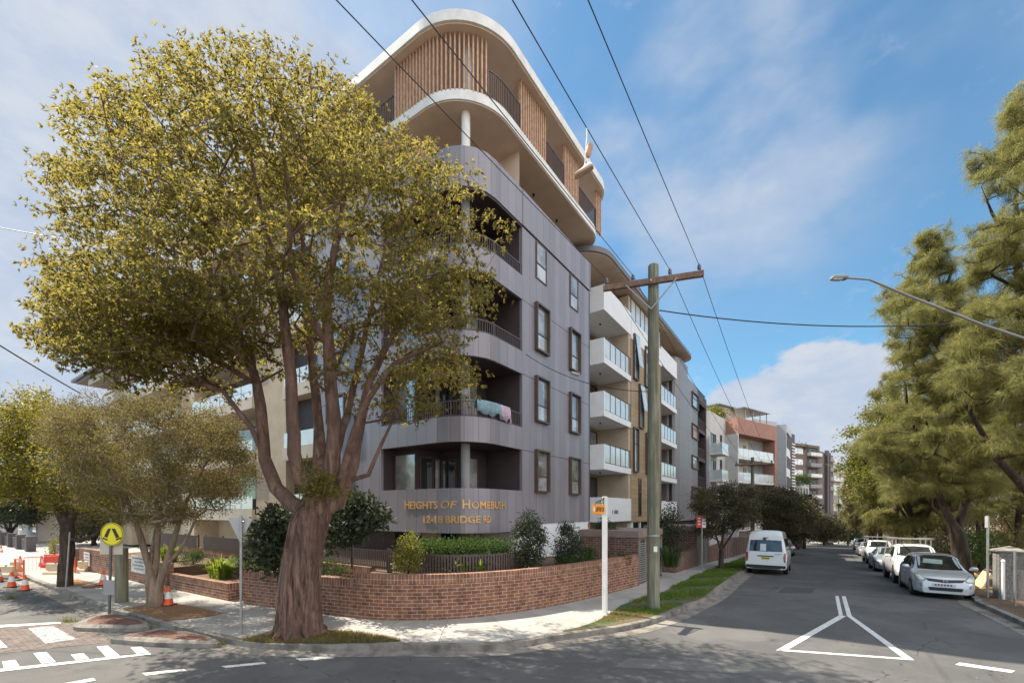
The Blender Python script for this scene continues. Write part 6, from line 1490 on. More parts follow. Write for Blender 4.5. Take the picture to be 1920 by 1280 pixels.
    # wheels
    for a in sp['ax']:
        for sg in (1, -1):
            y = sg*(wp-.11); mb = MB(); mb.lathe([(wr*.62, -.10), (wr*.93, -.105), (wr, -.07), (wr, .07), (wr*.93, .105), (wr*.62, .10)], (a, y, wr), 24, 'y'); w = mb.build('tyre', MT['rubber'], t, smooth=40)
            mb = MB(); mb.lathe([(wr*.64, -.07), (wr*.64, .085)], (a, y, wr), 20, 'y'); mb.build('wheel_well', MT['black'], w)
            mb = MB(); f = y+sg*.088
            for k in range(5):
                an_ = k*2*math.pi/5+.3; c_, s_ = math.cos(an_), math.sin(an_)
                pr = [(r*c_-q*s_, r*s_+q*c_) for r, q in ((.02, -.035), (wr*.62, -.055), (wr*.62, .055), (.02, .035))]
                mb.add([(a+p[0], f, wr+p[1]) for p in pr]+[(a+p[0], f+sg*.02, wr+p[1]) for p in pr], [(0, 1, 2, 3), (4, 5, 6, 7), (0, 1, 5, 4), (1, 2, 6, 5), (2, 3, 7, 6), (3, 0, 4, 7)])
            mb.lathe([(wr*.58, f), (wr*.66, f+sg*.015), (wr*.66, f+sg*.02), (wr*.60, f+sg*.02)], (a, 0, wr), 24, 'y'); mb.build('rim', MT['alloy'], w, smooth=30)
    mb = MB(); mb.box(x0+.25, x1-.25, -wp+.24, wp-.24, zs_-.05, zs_+.45); mb.build('underbody', MT['black'], t)
    # mirrors
    mx_, mz = sp['ws'][0][1], None
    xm = max(p[0] for p in sp['sw'][0])-.08; zm = min(p[1] for p in sp['sw'][0])+.07
    for sg in (1, -1):
        mb = MB(); c_ = Vector((xm, sg*(wp+.09), zm)); v = []; 
        for e in (-1.2, -.6, 0, .6, 1.2):
            for k in range(10): q = 2*math.pi*k/10; v.append(c_+Vector((.07*math.cos(e)*math.cos(q), .115*math.sin(q)*math.cos(e)**.5, .075*math.sin(e))))
        mb.add(v, [(r*10+k, r*10+(k+1) % 10, (r+1)*10+(k+1) % 10, (r+1)*10+k) for r in range(4) for k in range(10)]+[tuple(range(10)), tuple(range(40, 50))]); mb.tube([c_, c_-Vector((-.03, sg*.13, .03))], .022, 6); mb.build('wing_mirror', pm, t, smooth=60)
    # face
    if typ == 'hatch':
        for s_ in (lambda L_: L_, mir):
            hl = decal('headlight', MT['midgrey'], s_([(.73, .60), (.80, .72), (.76, .85), (.64, .82), (.49, .68), (.53, .60)]), 'front', .007); decal('lens', LG, s_([(.715, .63), (.765, .72), (.735, .81), (.65, .785), (.54, .68), (.565, .635)]), 'front', .012, hl)
            decal('fog_recess', MT['midgrey'], s_([(.66, .40), (.58, .40), (.62, .52), (.68, .50)]), 'front')
        g = decal('grille', MT['black'], [(-.52, .70), (-.44, .60), (0, .565), (.44, .60), (.52, .70), (0, .665)], 'front', .007)
        e = MB(); ox = x1+.0; q = lerp_tab([(p[1], p[0]) for p in sp['top'][-3:][::-1]], .61)
        e.box(q+.012, q+.024, -.062, -.040, .575, .665); e.box(q+.012, q+.024, .040, .062, .575, .665); e.box(q+.012, q+.024, -.040, .040, .61, .63); e.build('emblem', CHR, t)
        decal('lower_intake', MT['black'], [(-.42, .28), (.42, .28), (.46, .40), (-.46, .40)], 'front'); p_ = decal('number_plate', plate, [(-.34, .435), (.26, .435), (.26, .535), (-.34, .535)], 'front', .02)
        for i in range(6): decal('plate_mark', MT['purple'], [(-.28+i*.08, .455), (-.235+i*.08, .455), (-.235+i*.08, .515), (-.28+i*.08, .515)], 'front', .024, p_)
        decal('sun_shade', M('pale_dash_shade', (.30, .38, .33), .7, .2, 5), [(-.42, 1.18), (.12, 1.16), (.16, 1.30), (-.36, 1.33)], 'front', .009, None)
    elif typ in ('sedan', 'suv', 'ute'):
        zb_ = sp['belt'][-2][1]; k = {'sedan': 0, 'suv': .12, 'ute': .24}[typ]
        for s_ in (lambda L_: L_, mir): decal('headlight', LG, s_([(.80 if typ != 'ute' else .80, .60+k), (.82, .72+k), (.52, .66+k), (.50, .59+k)]), 'front', .008)
        decal('grille', MT['black'], [(-.44, .66+k), (.44, .66+k), (.40, .46+k), (0, .42+k), (-.40, .46+k)], 'front', .007)
        decal('lower_intake', MT['black'], [(-.55, .26+k*.9), (.55, .26+k*.9), (.50, .36+k), (-.50, .36+k)], 'front'); decal('number_plate', plate, [(-.19, .40+k), (.19, .40+k), (.19, .50+k), (-.19, .50+k)], 'front', .02)
        if typ == 'sedan':
            for s_ in (lambda L_: L_, mir): decal('bumper_blade', CHR, s_([(.74, .33), (.72, .42), (.50, .36), (.50, .33)]), 'front', .01)
        if typ == 'ute': decal('bumper_bar', CHR, [(-.78, .52), (.78, .52), (.76, .62), (-.76, .62)], 'front', .03)
    if typ == 'van':
        for s_ in (lambda L_: L_, mir):
            decal('headlight', LG, s_([(.78, .80), (.82, 1.0), (.55, .95), (.52, .82)]), 'front')
            decal('tail_lamp', TL, s_([(.885, .66), (.80, .68), (.775, .88), (.80, 1.14), (.885, 1.12)]), 'rear', .008)
        decal('bumper', MT['black'], [(-.87, .315), (.87, .315), (.87, .50), (-.87, .50)], 'rear', .03)
        decal('plate_garnish', MT['black'], [(-.36, .93), (.36, .93), (.36, .985), (-.36, .985)], 'rear', .02); p_ = decal('number_plate', plate, [(-.19, .79), (.19, .79), (.19, .91), (-.19, .91)], 'rear', .018)
        for i in range(6): decal('plate_mark', MT['black'], [(.15-i*.055, .815), (.115-i*.055, .815), (.115-i*.055, .885), (.15-i*.055, .885)], 'rear', .022, p_)
        decal('badge', CHR, [(-.07, 1.06), (.07, 1.06), (.07, 1.12), (-.07, 1.12)], 'rear', .012)
        for i in range(5): decal('badge_lettering', MT['midgrey'], [(-.42-i*.06, 1.04), (-.46-i*.06, 1.04), (-.46-i*.06, 1.09), (-.42-i*.06, 1.09)], 'rear', .008)
        decal('window_notice', M('paper_notice', (.6, .63, .66), .7, .04), [(-.02, 1.22), (.24, 1.22), (.24, 1.58), (-.02, 1.58)], 'rear', .010); decal('brake_lamp', TL, [(-.12, 1.87), (.12, 1.87), (.12, 1.91), (-.12, 1.91)], 'rear', .01)
        mb = MB(); mb.box(-2.72, -2.60, -.02, .10, 1.80, 1.88); mb.build('camera_box', MT['black'], t)
    else:
        zr = lerp_tab(sp['belt'], x0+.15); k = max(0, zr-.92)
        for s_ in (lambda L_: L_, mir): decal('tail_lamp', TL, s_([(wp*.80, zr-.22), (wp*.80, zr-.02), (wp*.55, zr-.04), (wp*.58, zr-.18)]), 'rear', .008)
        decal('number_plate', plate, [(-.19, zr-.22), (.19, zr-.22), (.19, zr-.11), (-.19, zr-.11)], 'rear', .014); decal('bumper', MT['black'], [(-wp*.74, zs_+.06), (wp*.74, zs_+.06), (wp*.74, zs_+.2), (-wp*.74, zs_+.2)], 'rear', .02)
    if typ == 'ute':
        mb = MB()
        for x in (.3, -.9, -2.4):
            for y in (-.62, .62): mb.tube([(x, y*1.25 if x < -1 else y, 1.15 if x < -1 else 1.72), (x, y, 2.02)], .025, 6)
            mb.tube([(x, -.72, 2.02), (x, .72, 2.02)], .03, 6)
        for y in (-.62, .62): mb.tube([(1.0, y, 2.05), (-2.5, y, 2.05)], .022, 6)
        mb.build('roof_rack', MT['steel'], t)
    # place
    hd = W(1, 0) if heading > 0 else W(-1, 0); s, tt = contact
    lat = -wp if True else 0
    c = W(s, tt+(wp if side > 0 else -wp)) if False else W(s, tt-wp*np.sign(side))
    sgn = 1 if heading > 0 else -1
    f, r = W(s+sgn*sp['ax'][0], tt), W(s+sgn*sp['ax'][1], tt); zf, zr_ = gz(f.x, f.y), gz(r.x, r.y)
    t.rotation_mode = 'XYZ'; pit = math.atan2(zf-zr_, sp['ax'][0]-sp['ax'][1])
    t.rotation_euler = (0, -pit, math.atan2(hd.y, hd.x)); c.z = (zf+zr_)/2+.008; t.location = c
    return t
# side: sign so that the body lies at tau = contact - side*width/2 ; right lane cars lie further from the building (side +1)
G1 = 'cars parked along the right kerb'; G2 = 'cars parked along the left kerb'
def fs(s_wheel, typ): return s_wheel+SPEC[typ]['ax'][0]         # centre from the front wheel for cars facing us
car('silver hatchback with a black grille parked nearest on the right side of the street', 'hatch', 'silver', (fs(22.32, 'hatch'), -3.02), 1, -1, group=G1)
car('white dual cab utility with a roof rack parked right behind the silver hatchback', 'ute', 'white', (fs(26.54, 'ute'), -3.0), 1, -1, 'utility', group=G1)
car('blue silver sedan with a wide black grille parked behind the white utility', 'sedan', 'bluesil', (fs(34.6, 'sedan')-.2, -3.0), 1, -1, group=G1)
car('white utility parked behind the blue silver sedan', 'ute', 'white', (fs(43.0, 'ute'), -3.3), 1, -1, 'utility', group=G1)
car('grey silver sedan fifth along the right kerb', 'sedan', 'greysil', (fs(57, 'sedan'), -3.75), 1, -1, group=G1)
car('white four wheel drive well down the right kerb behind the grey silver sedan', 'suv', 'white', (fs(78, 'suv'), -4.75), 1, -1, group=G1)
car('small white sedan last visible along the right kerb', 'sedan', 'white', (fs(101, 'sedan'), -5.9), 1, -1, group=G1)
van = car('white high roof van seen from behind, paper notice in its rear window', 'van', 'white', (27.2+1.4, 1.08), -1, 1, 'van', 'parked_van', group=G2, plate=PLY)
car('dark wagon parked in front of the white van, mostly hidden by it', 'suv', 'dark', (49.45+1.35, 1.5), -1, 1, group=G2)
car('dark red four wheel drive seen from behind further down the left kerb', 'suv', 'red', (73.5, 1.6), -1, 1, group=G2)
car('silver sedan just ahead of the dark red four wheel drive', 'sedan', 'greysil', (80.5, .9), -1, 1, group=G2)
car('far white four wheel drive seen from behind beyond the red one', 'suv', 'white', (112, -3.4), -1, 1, group=G2)
# ------------------------------------------------------------------ trees
def tree(name, label, cat, base, limbs, cpts, domes, leaf, bark, nl, rad, L, Wd, droop, needle=False, step=.5, tip=.007, group=None, rise=.5, limbmat=None, dome_r=(.9, 1.5), extra=None, trunk=None, up=.0, clip=None, spray=0):
    t = thing(name, label, cat, base, group); cl = []
    for p in cpts: cl += dome(p, RNG.uniform(*dome_r), domes, rise)
    if clip: cl = [q for q in cl if inpoly(CX+F*q[0]/q[1]+RNG.normal()*7, HY-F*(q[2]-H)/q[1]+RNG.normal()*7, clip)]      # keep the crown inside its own outline
    arr, ch, r = skeleton(limbs, cl, step, .7, tip)
    mb = MB()
    wood(mb, arr, ch, r); mb.build('limbs' if trunk else 'trunk', limbmat or bark, t, smooth=70, recalc=False)
    if trunk: trunk(t)
    ps = [strands(cl, nl, rad, L, Wd, droop) if needle else sprays(cl, nl, rad, spray, L, Wd, droop) if spray else leaves(cl, nl, rad, L, Wd, droop, .7, up)]
    if extra: ps.append(extra)
    foliage('crown', ps, leaf, t, per=6 if needle else 4)
    return t
LP = lambda L_: [(at(u, v, Z), r) for u, v, Z, r in L_]
# the big tree on the corner
BIG = [(45, 640), (75, 560), (62, 440), (75, 300), (135, 172), (200, 150), (290, 105), (400, 72), (460, 58), (540, 82), (620, 125), (670, 165), (740, 225), (830, 290), (900, 350), (955, 410), (962, 450), (930, 520), (930, 590), (946, 670), (880, 760), (790, 800), (690, 790), (560, 700), (560, 800), (430, 745), (330, 755), (200, 730), (110, 690)]
cx_, cy_ = 500, 430
BS = [(cx_+(u-cx_)*.93, cy_+10+(v-cy_)*.95) for u, v in BIG]
def keep_big(u, v, p):
    s, t = st(p.x, p.y)
    if s > 10.6 and t > 8.6: return False
    if 400 < u < 660 and v > 600: return p.y > Zb+.3 and RNG.uniform() < .9
    if 300 < u < 720 and v > 470: return RNG.uniform() < .75
    return True
bp = gnd(560, 1189, .13)
def big_trunk(t):
    prof = [(0, 562, 1194, .56, .54), (1, 561, 1180, .51, .50), (2, 561, 1140, .475, .46), (3, 562, 1090, .44, .44), (4, 568, 1050, .425, .43), (5, 574, 1015, .41, .42), (6, 581, 985, .41, .43), (7, 588, 958, .41, .43), (8, 596, 936, .36, .38), (9, 602, 915, .24, .26), (10, 604, 900, .12, .12)]
    mb = MB(); n = 110; v = []; lv = []
    for a, b in zip(prof[:-1], prof[1:]):
        for k in range(6): f = k/6; lv.append([x+(y-x)*f for x, y in zip(a, b)])
    lv.append(list(prof[-1]))
    for i, (k, u, vv, rx, ry) in enumerate(lv):
        c = at(u, vv, bp.y)
        for j in range(n):
            a = 2*math.pi*j/n; tw = a+k*.22
            w = 1+.07*math.sin(3*tw+.5)+.055*math.sin(5*tw+1.7)+.03*math.sin(11*tw+k*.6)+.026*abs(math.sin(9.5*tw-k*.5+math.sin(k*2.3)))+.024*abs(math.sin(17*tw+k*.8+.8*math.sin(k*3.1+tw)))-.02+(.07*max(0, 1.2-k)*(math.sin(4*a+1)**2))
            v.append((c.x+rx*w*math.cos(a), c.y+ry*w*math.sin(a), c.z))
    m = len(lv); mb.add(v, [(i*n+j, i*n+(j+1) % n, (i+1)*n+(j+1) % n, (i+1)*n+j) for i in range(m-1) for j in range(n)]+[tuple(range((m-1)*n, m*n))]); 
    for k in range(9):          # surface roots running out into the grass
        a = 2*math.pi*(k+RNG.uniform(-.25, .25))/9; d_ = Vector((math.cos(a), math.sin(a), 0)); c0 = Vector((bp.x, bp.y, .14)); R_ = RNG.uniform(.72, .95) if d_.y > -.5 else .66
        mb.tube([c0+d_*.40+Vector((0, 0, .34)), c0+d_*.50+Vector((0, 0, .14)), c0+d_*.60+Vector((RNG.normal()*.03, 0, .05)), c0+d_*R_+Vector((RNG.normal()*.05, 0, -.03))], [.09, .085, .06, .02], 7)
    for _ in range(170):        # loose fibrous strips of bark running up the trunk
        i0 = int(RNG.integers(0, m-9)); j0 = int(RNG.integers(0, n)); ln = int(RNG.integers(4, 12)); dj = RNG.uniform(-1.2, 1.2); pts_ = []
        for i in range(i0, min(m-1, i0+ln)):
            p = Vector(v[i*n+int(j0+dj*(i-i0)) % n]); c = at(lv[i][1], lv[i][2], bp.y); o = (p-c); o.z = 0; pts_.append(p+o.normalized()*RNG.uniform(-.006, .012))
        if len(pts_) > 3: mb.tube(pts_, [.003]+[RNG.uniform(.008, .017)]*(len(pts_)-2)+[.003], 4)
    mb.build('trunk', MT['bark_red'], t, smooth=60)
    mb = MB(); mb.tube([at(522, 1190, bp.y-.1), at(521, 1120, bp.y-.12), at(523, 1108, bp.y-.1), at(533, 1080, bp.y-.08), at(541, 1035, bp.y-.1)], [.055, .055, .045, .04, .03], 8); q = mb.build('dead_stem', MT['bark_pale'], t, smooth=60)
Zb = bp.y
LIMB = [LP([(588, 965, Zb, .30), (596, 945, Zb, .30), (602, 925, Zb, .26)]),
 LP([(600, 930, Zb, .22), (566, 900, Zb-.1, .17), (552, 850, Zb-.2, .15), (545, 700, Zb-.3, .125), (530, 560, Zb-.4, .10), (500, 440, Zb-.6, .06), (470, 300, Zb-.9, .03)]),
 LP([(588, 965, Zb, .26), (548, 945, Zb+.1, .19), (518, 915, Zb+.3, .165), (497, 860, Zb+.4, .145), (488, 760, Zb+.5, .13), (482, 720, Zb+.5, .11), (440, 600, Zb+.6, .075), (380, 480, Zb+.6, .05), (300, 380, Zb+.4, .03)]),
 LP([(484, 735, Zb+.5, .08), (430, 690, Zb+.3, .06), (360, 650, Zb, .045), (250, 615, Zb-.3, .03), (140, 620, Zb-.5, .018)]),
 LP([(497, 860, Zb+.4, .07), (470, 800, Zb+.2, .06), (420, 735, Zb, .05), (330, 700, Zb-.3, .035), (190, 690, Zb-.5, .02)]),
 LP([(488, 780, Zb+.5, .06), (470, 640, Zb+1.2, .05), (420, 470, Zb+1.8, .035)]),
 LP([(600, 930, Zb, .25), (622, 880, Zb+.1, .20), (628, 820, Zb+.1, .17), (622, 740, Zb, .15), (616, 650, Zb-.1, .13), (613, 560, Zb-.2, .10), (640, 400, Zb-.4, .06), (650, 260, Zb-.6, .03)]),
 LP([(616, 650, Zb-.1, .10), (585, 600, Zb-.4, .08), (545, 500, Zb-.9, .06), (540, 350, Zb-1.3, .04), (520, 200, Zb-1.5, .02)]),
 LP([(588, 965, Zb, .27), (634, 935, Zb+.2, .22), (662, 870, Zb+.4, .13), (690, 720, Zb+.5, .10), (735, 630, Zb+.6, .07), (800, 560, Zb+.7, .045), (870, 490, Zb+.7, .025)]),
 LP([(635, 935, Zb+.2, .11), (650, 860, Zb-.2, .09), (680, 760, Zb-.4, .08), (740, 680, Zb-.6, .055), (830, 640, Zb-.8, .03)]),
 LP([(600, 930, Zb, .2), (598, 800, Zb+1.0, .13), (575, 600, Zb+1.8, .09), (565, 400, Zb+2.4, .05)]),
 LP([(600, 930, Zb, .15), (650, 780, Zb+1.2, .10), (700, 560, Zb+1.9, .06), (740, 400, Zb+2.0, .03)]),
 LP([(662, 900, Zb+.3, .06), (690, 890, Zb+.2, .055), (712, 840, Zb+.1, .045), (735, 790, Zb, .03)])]
EX = crown_pts([(70, 540), (200, 540), (430, 590), (440, 720), (330, 735), (200, 710), (115, 670)], Zb, 1.8, 34, .45, None, 60)
low = [tuple(at(600+RNG.normal()*16, 912+RNG.normal()*16, Zb-.45+RNG.normal()*.15)) for _ in range(18)]
cp1 = crown_pts(BS, Zb, 3.1, 125, .68, keep_big, 190)
tree('brush_box_tree', 'huge spreading tree with a thick twisted fibrous trunk on the corner verge', 'tree', bp, LIMB, cp1+EX, 34, MT['leaf_big'], MT['bark_red'], 7, .13, .09, .031, .5, limbmat=MT['bark_limb'], dome_r=(.9, 1.6), tip=.0055, spray=8, extra=leaves(low, 60, .22, .12, .04, .5), trunk=big_trunk, rise=.45, clip=BIG)
# paperbark
PBK = [(95, 880), (70, 820), (100, 760), (160, 745), (240, 735), (330, 745), (410, 765), (470, 820), (485, 890), (460, 940), (390, 965), (310, 985), (200, 970), (150, 940)]
pk = gnd(290, 1136, .13); Zk = pk.y
PLB = [LP([(290, 1140, Zk, .24), (292, 1118, Zk, .22), (288, 1100, Zk, .20)]), LP([(288, 1100, Zk, .12), (280, 1060, Zk, .10), (262, 1000, Zk-.1, .085), (235, 930, Zk-.2, .06), (200, 870, Zk-.3, .04), (160, 810, Zk-.3, .02)]),
 LP([(288, 1100, Zk, .10), (293, 1050, Zk+.1, .085), (296, 980, Zk+.1, .07), (290, 900, Zk, .05), (285, 820, Zk, .025)]), LP([(292, 1110, Zk, .12), (310, 1060, Zk, .10), (325, 1010, Zk, .08), (345, 950, Zk, .05), (380, 880, Zk+.2, .03)]), LP([(310, 1060, Zk, .07), (335, 1035, Zk-.1, .055), (355, 1000, Zk-.2, .04), (372, 960, Zk-.3, .02)]),
 LP([(280, 1060, Zk, .08), (300, 960, Zk+.6, .06), (330, 860, Zk+.9, .03)])]
cp2 = crown_pts(PBK, Zk, 1.9, 175, .29, None, 110)
tree('paperbark_tree', 'smaller olive leaved paperbark with several pale leaning trunks in a mulch bed', 'tree', pk, PLB, cp2, 9, MT['leaf_olive'], MT['bark_pale'], 58, .24, .08, .026, .5, dome_r=(.35, .62), rise=-1, clip=PBK)
# dark trunked street tree on the left
LFT = [(-80, 900), (-60, 800), (-10, 745), (30, 720), (70, 728), (110, 760), (180, 770), (230, 830), (250, 900), (235, 960), (200, 975), (150, 950), (90, 960), (40, 930), (-30, 950)]
lk = gnd(122, 1098, .13); Zl = lk.y
LLB = [LP([(122, 1102, Zl, .25), (123, 1060, Zl, .235), (126, 1010, Zl, .23), (126, 985, Zl, .22)]), LP([(126, 985, Zl, .15), (110, 960, Zl, .13), (95, 930, Zl-.1, .09), (60, 880, Zl-.2, .06), (20, 820, Zl-.3, .03)]), LP([(126, 985, Zl, .14), (122, 940, Zl, .12), (115, 900, Zl, .09), (90, 830, Zl, .05), (80, 760, Zl, .02)]),
 LP([(126, 985, Zl, .17), (145, 950, Zl, .13), (165, 910, Zl, .09), (190, 850, Zl, .05)]), LP([(130, 1010, Zl, .11), (150, 1013, Zl-.1, .09), (180, 1000, Zl-.2, .07), (205, 975, Zl-.2, .04)])]
cp3 = crown_pts(LFT, Zl, 2.6, 100, .5, None, 110)
tree('street_tree', 'left street tree with a dark short trunk and yellowish leaves behind the grey post', 'tree', lk, LLB, cp3, 10, MT['leaf_yellow'], MT['bark_dark'], 38, .30, .13, .055, .4, dome_r=(.55, .95), rise=-1, clip=LFT)
# she-oaks on the right
def sheoak(label, P, Z, depth, n, base, limbs, dmin, nl=60, mat='needle', dr=(.45, .95), L=.40, w=.0095, nd=19, name='sheoak_tree', keep=None, full=130):
    a_, b_ = sum(p[0] for p in P)/len(P), sum(p[1] for p in P)/len(P); P0 = P; P = [(a_+(u-a_)*.95, b_+(v-b_)*.96) for u, v in P]
    c = crown_pts(P, Z, depth, n, dmin, keep, full)
    return tree(name, label, 'tree', base, limbs, c, nd, MT[mat], MT['bark_dark'], nl, .22, L, w, 1.15, needle=True, dome_r=dr, rise=.35, step=.6, tip=.012, clip=P0)
b1 = gnd(1806, 1083, .12); Z1_ = b1.y
T1 = [(1960, 120), (1920, 150), (1890, 180), (1875, 250), (1850, 300), (1812, 290), (1808, 320), (1845, 365), (1822, 430), (1806, 490), (1815, 560), (1785, 640), (1760, 700), (1790, 800), (1830, 880), (1900, 900), (1990, 900), (2060, 600), (2040, 250)]
bA = Vector((21.5, 17.6, .1))
sheoak('tall she-oak at the right edge reaching highest, with upright tufted shoots', T1, 17.6, 2.6, 150, bA, [[(bA, .30), (bA+Vector((-.2, 0, 3)), .24), (at(1930, 700, 17.8), .18), (at(1905, 480, 17.8), .12), (at(1905, 260, 17.8), .02)], LP([(1930, 700, 17.8, .12), (1870, 610, 17.4, .02)]), LP([(1905, 480, 17.8, .09), (1860, 400, 17.4, .05), (1840, 350, 17.2, .012)]), [(bA+Vector((-.2, 0, 3)), .2), (at(1870, 860, 17.4), .11), (at(1800, 740, 17.2), .05)]], .46)
T2 = [(1750, 405), (1780, 440), (1792, 490), (1825, 560), (1860, 640), (1860, 800), (1900, 900), (1880, 960), (1780, 930), (1700, 950), (1640, 900), (1600, 840), (1640, 760), (1680, 700), (1650, 600), (1652, 540), (1690, 540), (1712, 450)]
sheoak('she-oak leaning over the parked cars with weeping branches behind the street light arm', T2, 21.0, 2.8, 130, b1, [LP([(1806, 1085, Z1_, .42), (1802, 1040, Z1_, .36), (1795, 1000, Z1_, .32)]), LP([(1795, 1000, Z1_, .2), (1770, 950, Z1_, .16), (1740, 880, Z1_, .11), (1700, 760, Z1_, .07), (1690, 640, Z1_, .012)]), LP([(1795, 1000, Z1_, .18), (1815, 920, Z1_, .14), (1810, 760, Z1_, .10), (1770, 560, Z1_, .06), (1750, 480, Z1_, .012)]), LP([(1810, 760, Z1_, .08), (1740, 650, Z1_-.3, .05), (1690, 590, Z1_-.4, .012)])], .6)
for i, (u, v, up_, Zt, lab) in enumerate(((1838, 1070, [(1830, 930), (1850, 800)], 24, 'slender dark she-oak trunk left of the grey sign post'), (1848, 1060, [(1846, 940), (1880, 780)], 22.5, 'straight slender she-oak trunk just behind the grey sign post'), (1778, 1060, [(1765, 960), (1730, 860)], 24, 'slim she-oak trunk left of the thick forked one'))):
    b = gnd(u, v, .12); Zi = b.y
    P = [(1640+i*60, 700), (1740+i*50, 640), (1830+i*40, 700), (1900+i*20, 820), (1890, 960), (1780, 990), (1660+i*40, 960), (1620+i*60, 840)]
    sheoak(lab, P, Zi, 1.6, 44, b, [[(b, .15), (at(u-2, v-70, Zi), .13), (at(*up_[0], Zi), .10), (at(*up_[1], Zi), .05)]], .8, nl=110, mat='needle' if i != 1 else 'needle_dark')
b5 = gnd(1905, 1065, .12)
sheoak('dark dense she-oak behind the pebbled pillar at the right edge', [(1880, 820), (1960, 760), (2080, 800), (2080, 980), (1980, 1020), (1900, 1000), (1850, 940)], b5.y, 2.2, 50, b5, [[(b5, .2), (at(1910, 960, b5.y), .15), (at(1930, 850, b5.y), .06)]], .7, mat='needle_dark')
# further she-oaks along the right kerb
FAR = [(1680, 1052, [(1600, 860), (1640, 790), (1720, 780), (1790, 860), (1800, 980), (1740, 1020), (1660, 1010), (1610, 950)], 'needle', 'she-oak behind the white utilities with pale weeping foliage', .9),
       (1650, 1036, [(1592, 900), (1620, 840), (1680, 820), (1730, 900), (1720, 1000), (1650, 1010), (1600, 980)], 'needle_dark', 'darker she-oak further along the right kerb', 1.1),
       (1632, 1024, [(1582, 930), (1600, 880), (1650, 870), (1690, 930), (1680, 990), (1620, 1000), (1590, 985)], 'needle', 'distant she-oak with rusty foliage above the far parked cars', 1.4)]
for u, v, P, m_, lab, dm in FAR:
    b = gnd(u, v, .1); k = b.y/21
    sheoak(lab, P, b.y, 2.6*k*.8, 46, b, [[(b, .25), (at(u, (v+P[0][1])/2, b.y), .2), (at((P[0][0]+P[3][0])/2, P[1][1]+60, b.y), .08)]], dm, nl=120, mat=m_, dr=(.7*k*.8, 1.2*k*.8), L=.5*k**.6, w=.014*k, full=60)
# rusty and bright broadleaf trees hanging over the cars
def broad(label, P, u, v, leaf, n, nl, L, w, rad, dr, depth, dmin, name='street_tree', bark='bark_dark', r=.16, group=None, nd=7, Z=None, full=50, fork=.5, droop=.3):
    b = gnd(u, v, .12); Z = Z or b.y; c = crown_pts(P, Z, depth, n, dmin, None, full); vt = min(p[1] for p in P); vb = max(p[1] for p in P); um = (min(p[0] for p in P)+max(p[0] for p in P))/2
    h1 = at(u, v+(vb-v)*fork, b.y); top_ = at(um, vt+(vb-vt)*.35, Z); w_ = (max(p[0] for p in P)-um)*.45; mid = vt+(vb-vt)*.6
    lim = [[(b, r*1.15), (b.lerp(h1, .5), r), (h1, r*.85)], [(h1, r*.55), (top_, r*.2)], [(h1, r*.5), (at(um-w_, mid, Z-.4*depth), r*.2)], [(h1, r*.5), (at(um+w_, mid, Z+.3*depth), r*.2)], [(h1, r*.45), (at(um, mid, Z+.6*depth), r*.15)]]
    return tree(name, label, 'tree', b, lim, c, nd, MT[leaf], MT[bark], nl, rad, L, w, droop, dome_r=dr, group=group, clip=P)
broad('bright green broadleaf tree overhanging the far right kerb', [(1572, 830), (1600, 800), (1640, 740), (1680, 725), (1720, 780), (1710, 870), (1650, 930), (1600, 940), (1585, 890)], 1720, 1055, 'leaf_bright', 52, 46, .22, .11, .5, (.6, 1.1), 2.2, .8, 'street_tree', r=.2)
broad('rusty brown leaved tree over the far parked cars on the right', [(1590, 900), (1620, 870), (1665, 885), (1680, 940), (1650, 990), (1600, 985), (1588, 950)], 1640, 1030, 'leaf_rust', 40, 60, .35, .13, .8, (1.0, 1.7), 3, 1.2, r=.25)
gs = 'small dark trees along the left kerb'
broad('dark dense small street tree in the grass verge nearest the parking sign', [(1296, 930), (1312, 912), (1345, 905), (1390, 910), (1418, 925), (1425, 955), (1410, 985), (1370, 1000), (1340, 1020), (1310, 1000), (1300, 965)], 1352, 1066, 'leaf_street', 70, 60, .11, .05, .26, (.35, .6), 1.5, .36, r=.13, group=gs, fork=.75)
broad('reddish dark street tree just behind the one by the parking sign', [(1415, 925), (1450, 915), (1500, 925), (1512, 960), (1500, 1000), (1440, 1005), (1412, 980)], 1420, 1046, 'leaf_street', 52, 55, .17, .08, .42, (.6, 1.0), 2.4, .6, r=.16, group=gs)
broad('dark street tree standing beyond the white van roof', [(1440, 960), (1462, 935), (1500, 930), (1530, 950), (1528, 1000), (1490, 1018), (1450, 1010)], 1478, 1036, 'leaf_street', 46, 55, .24, .11, .6, (.8, 1.3), 3, .8, r=.18, group=gs)
broad('tall dark round topped tree in front of the purple tower', [(1496, 950), (1505, 930), (1522, 935), (1528, 960), (1520, 985), (1500, 985)], 1508, 1028, 'leaf_dark', 40, 60, .26, .12, .6, (.7, 1.2), 2.2, .7, r=.2)
broad('low dark street tree beside the far white four wheel drive', [(1518, 985), (1535, 970), (1560, 972), (1578, 990), (1572, 1010), (1540, 1018), (1520, 1010)], 1545, 1022, 'leaf_street', 40, 55, .36, .16, .9, (1.0, 1.8), 3, 1.0, r=.22, group=gs)
broad('dark tree closing the far end of the street', [(1560, 985), (1580, 970), (1605, 975), (1620, 1000), (1600, 1015), (1565, 1012)], 1600, 1018, 'leaf_dark', 36, 50, .5, .2, 1.3, (1.5, 2.4), 4, 1.4, r=.3)
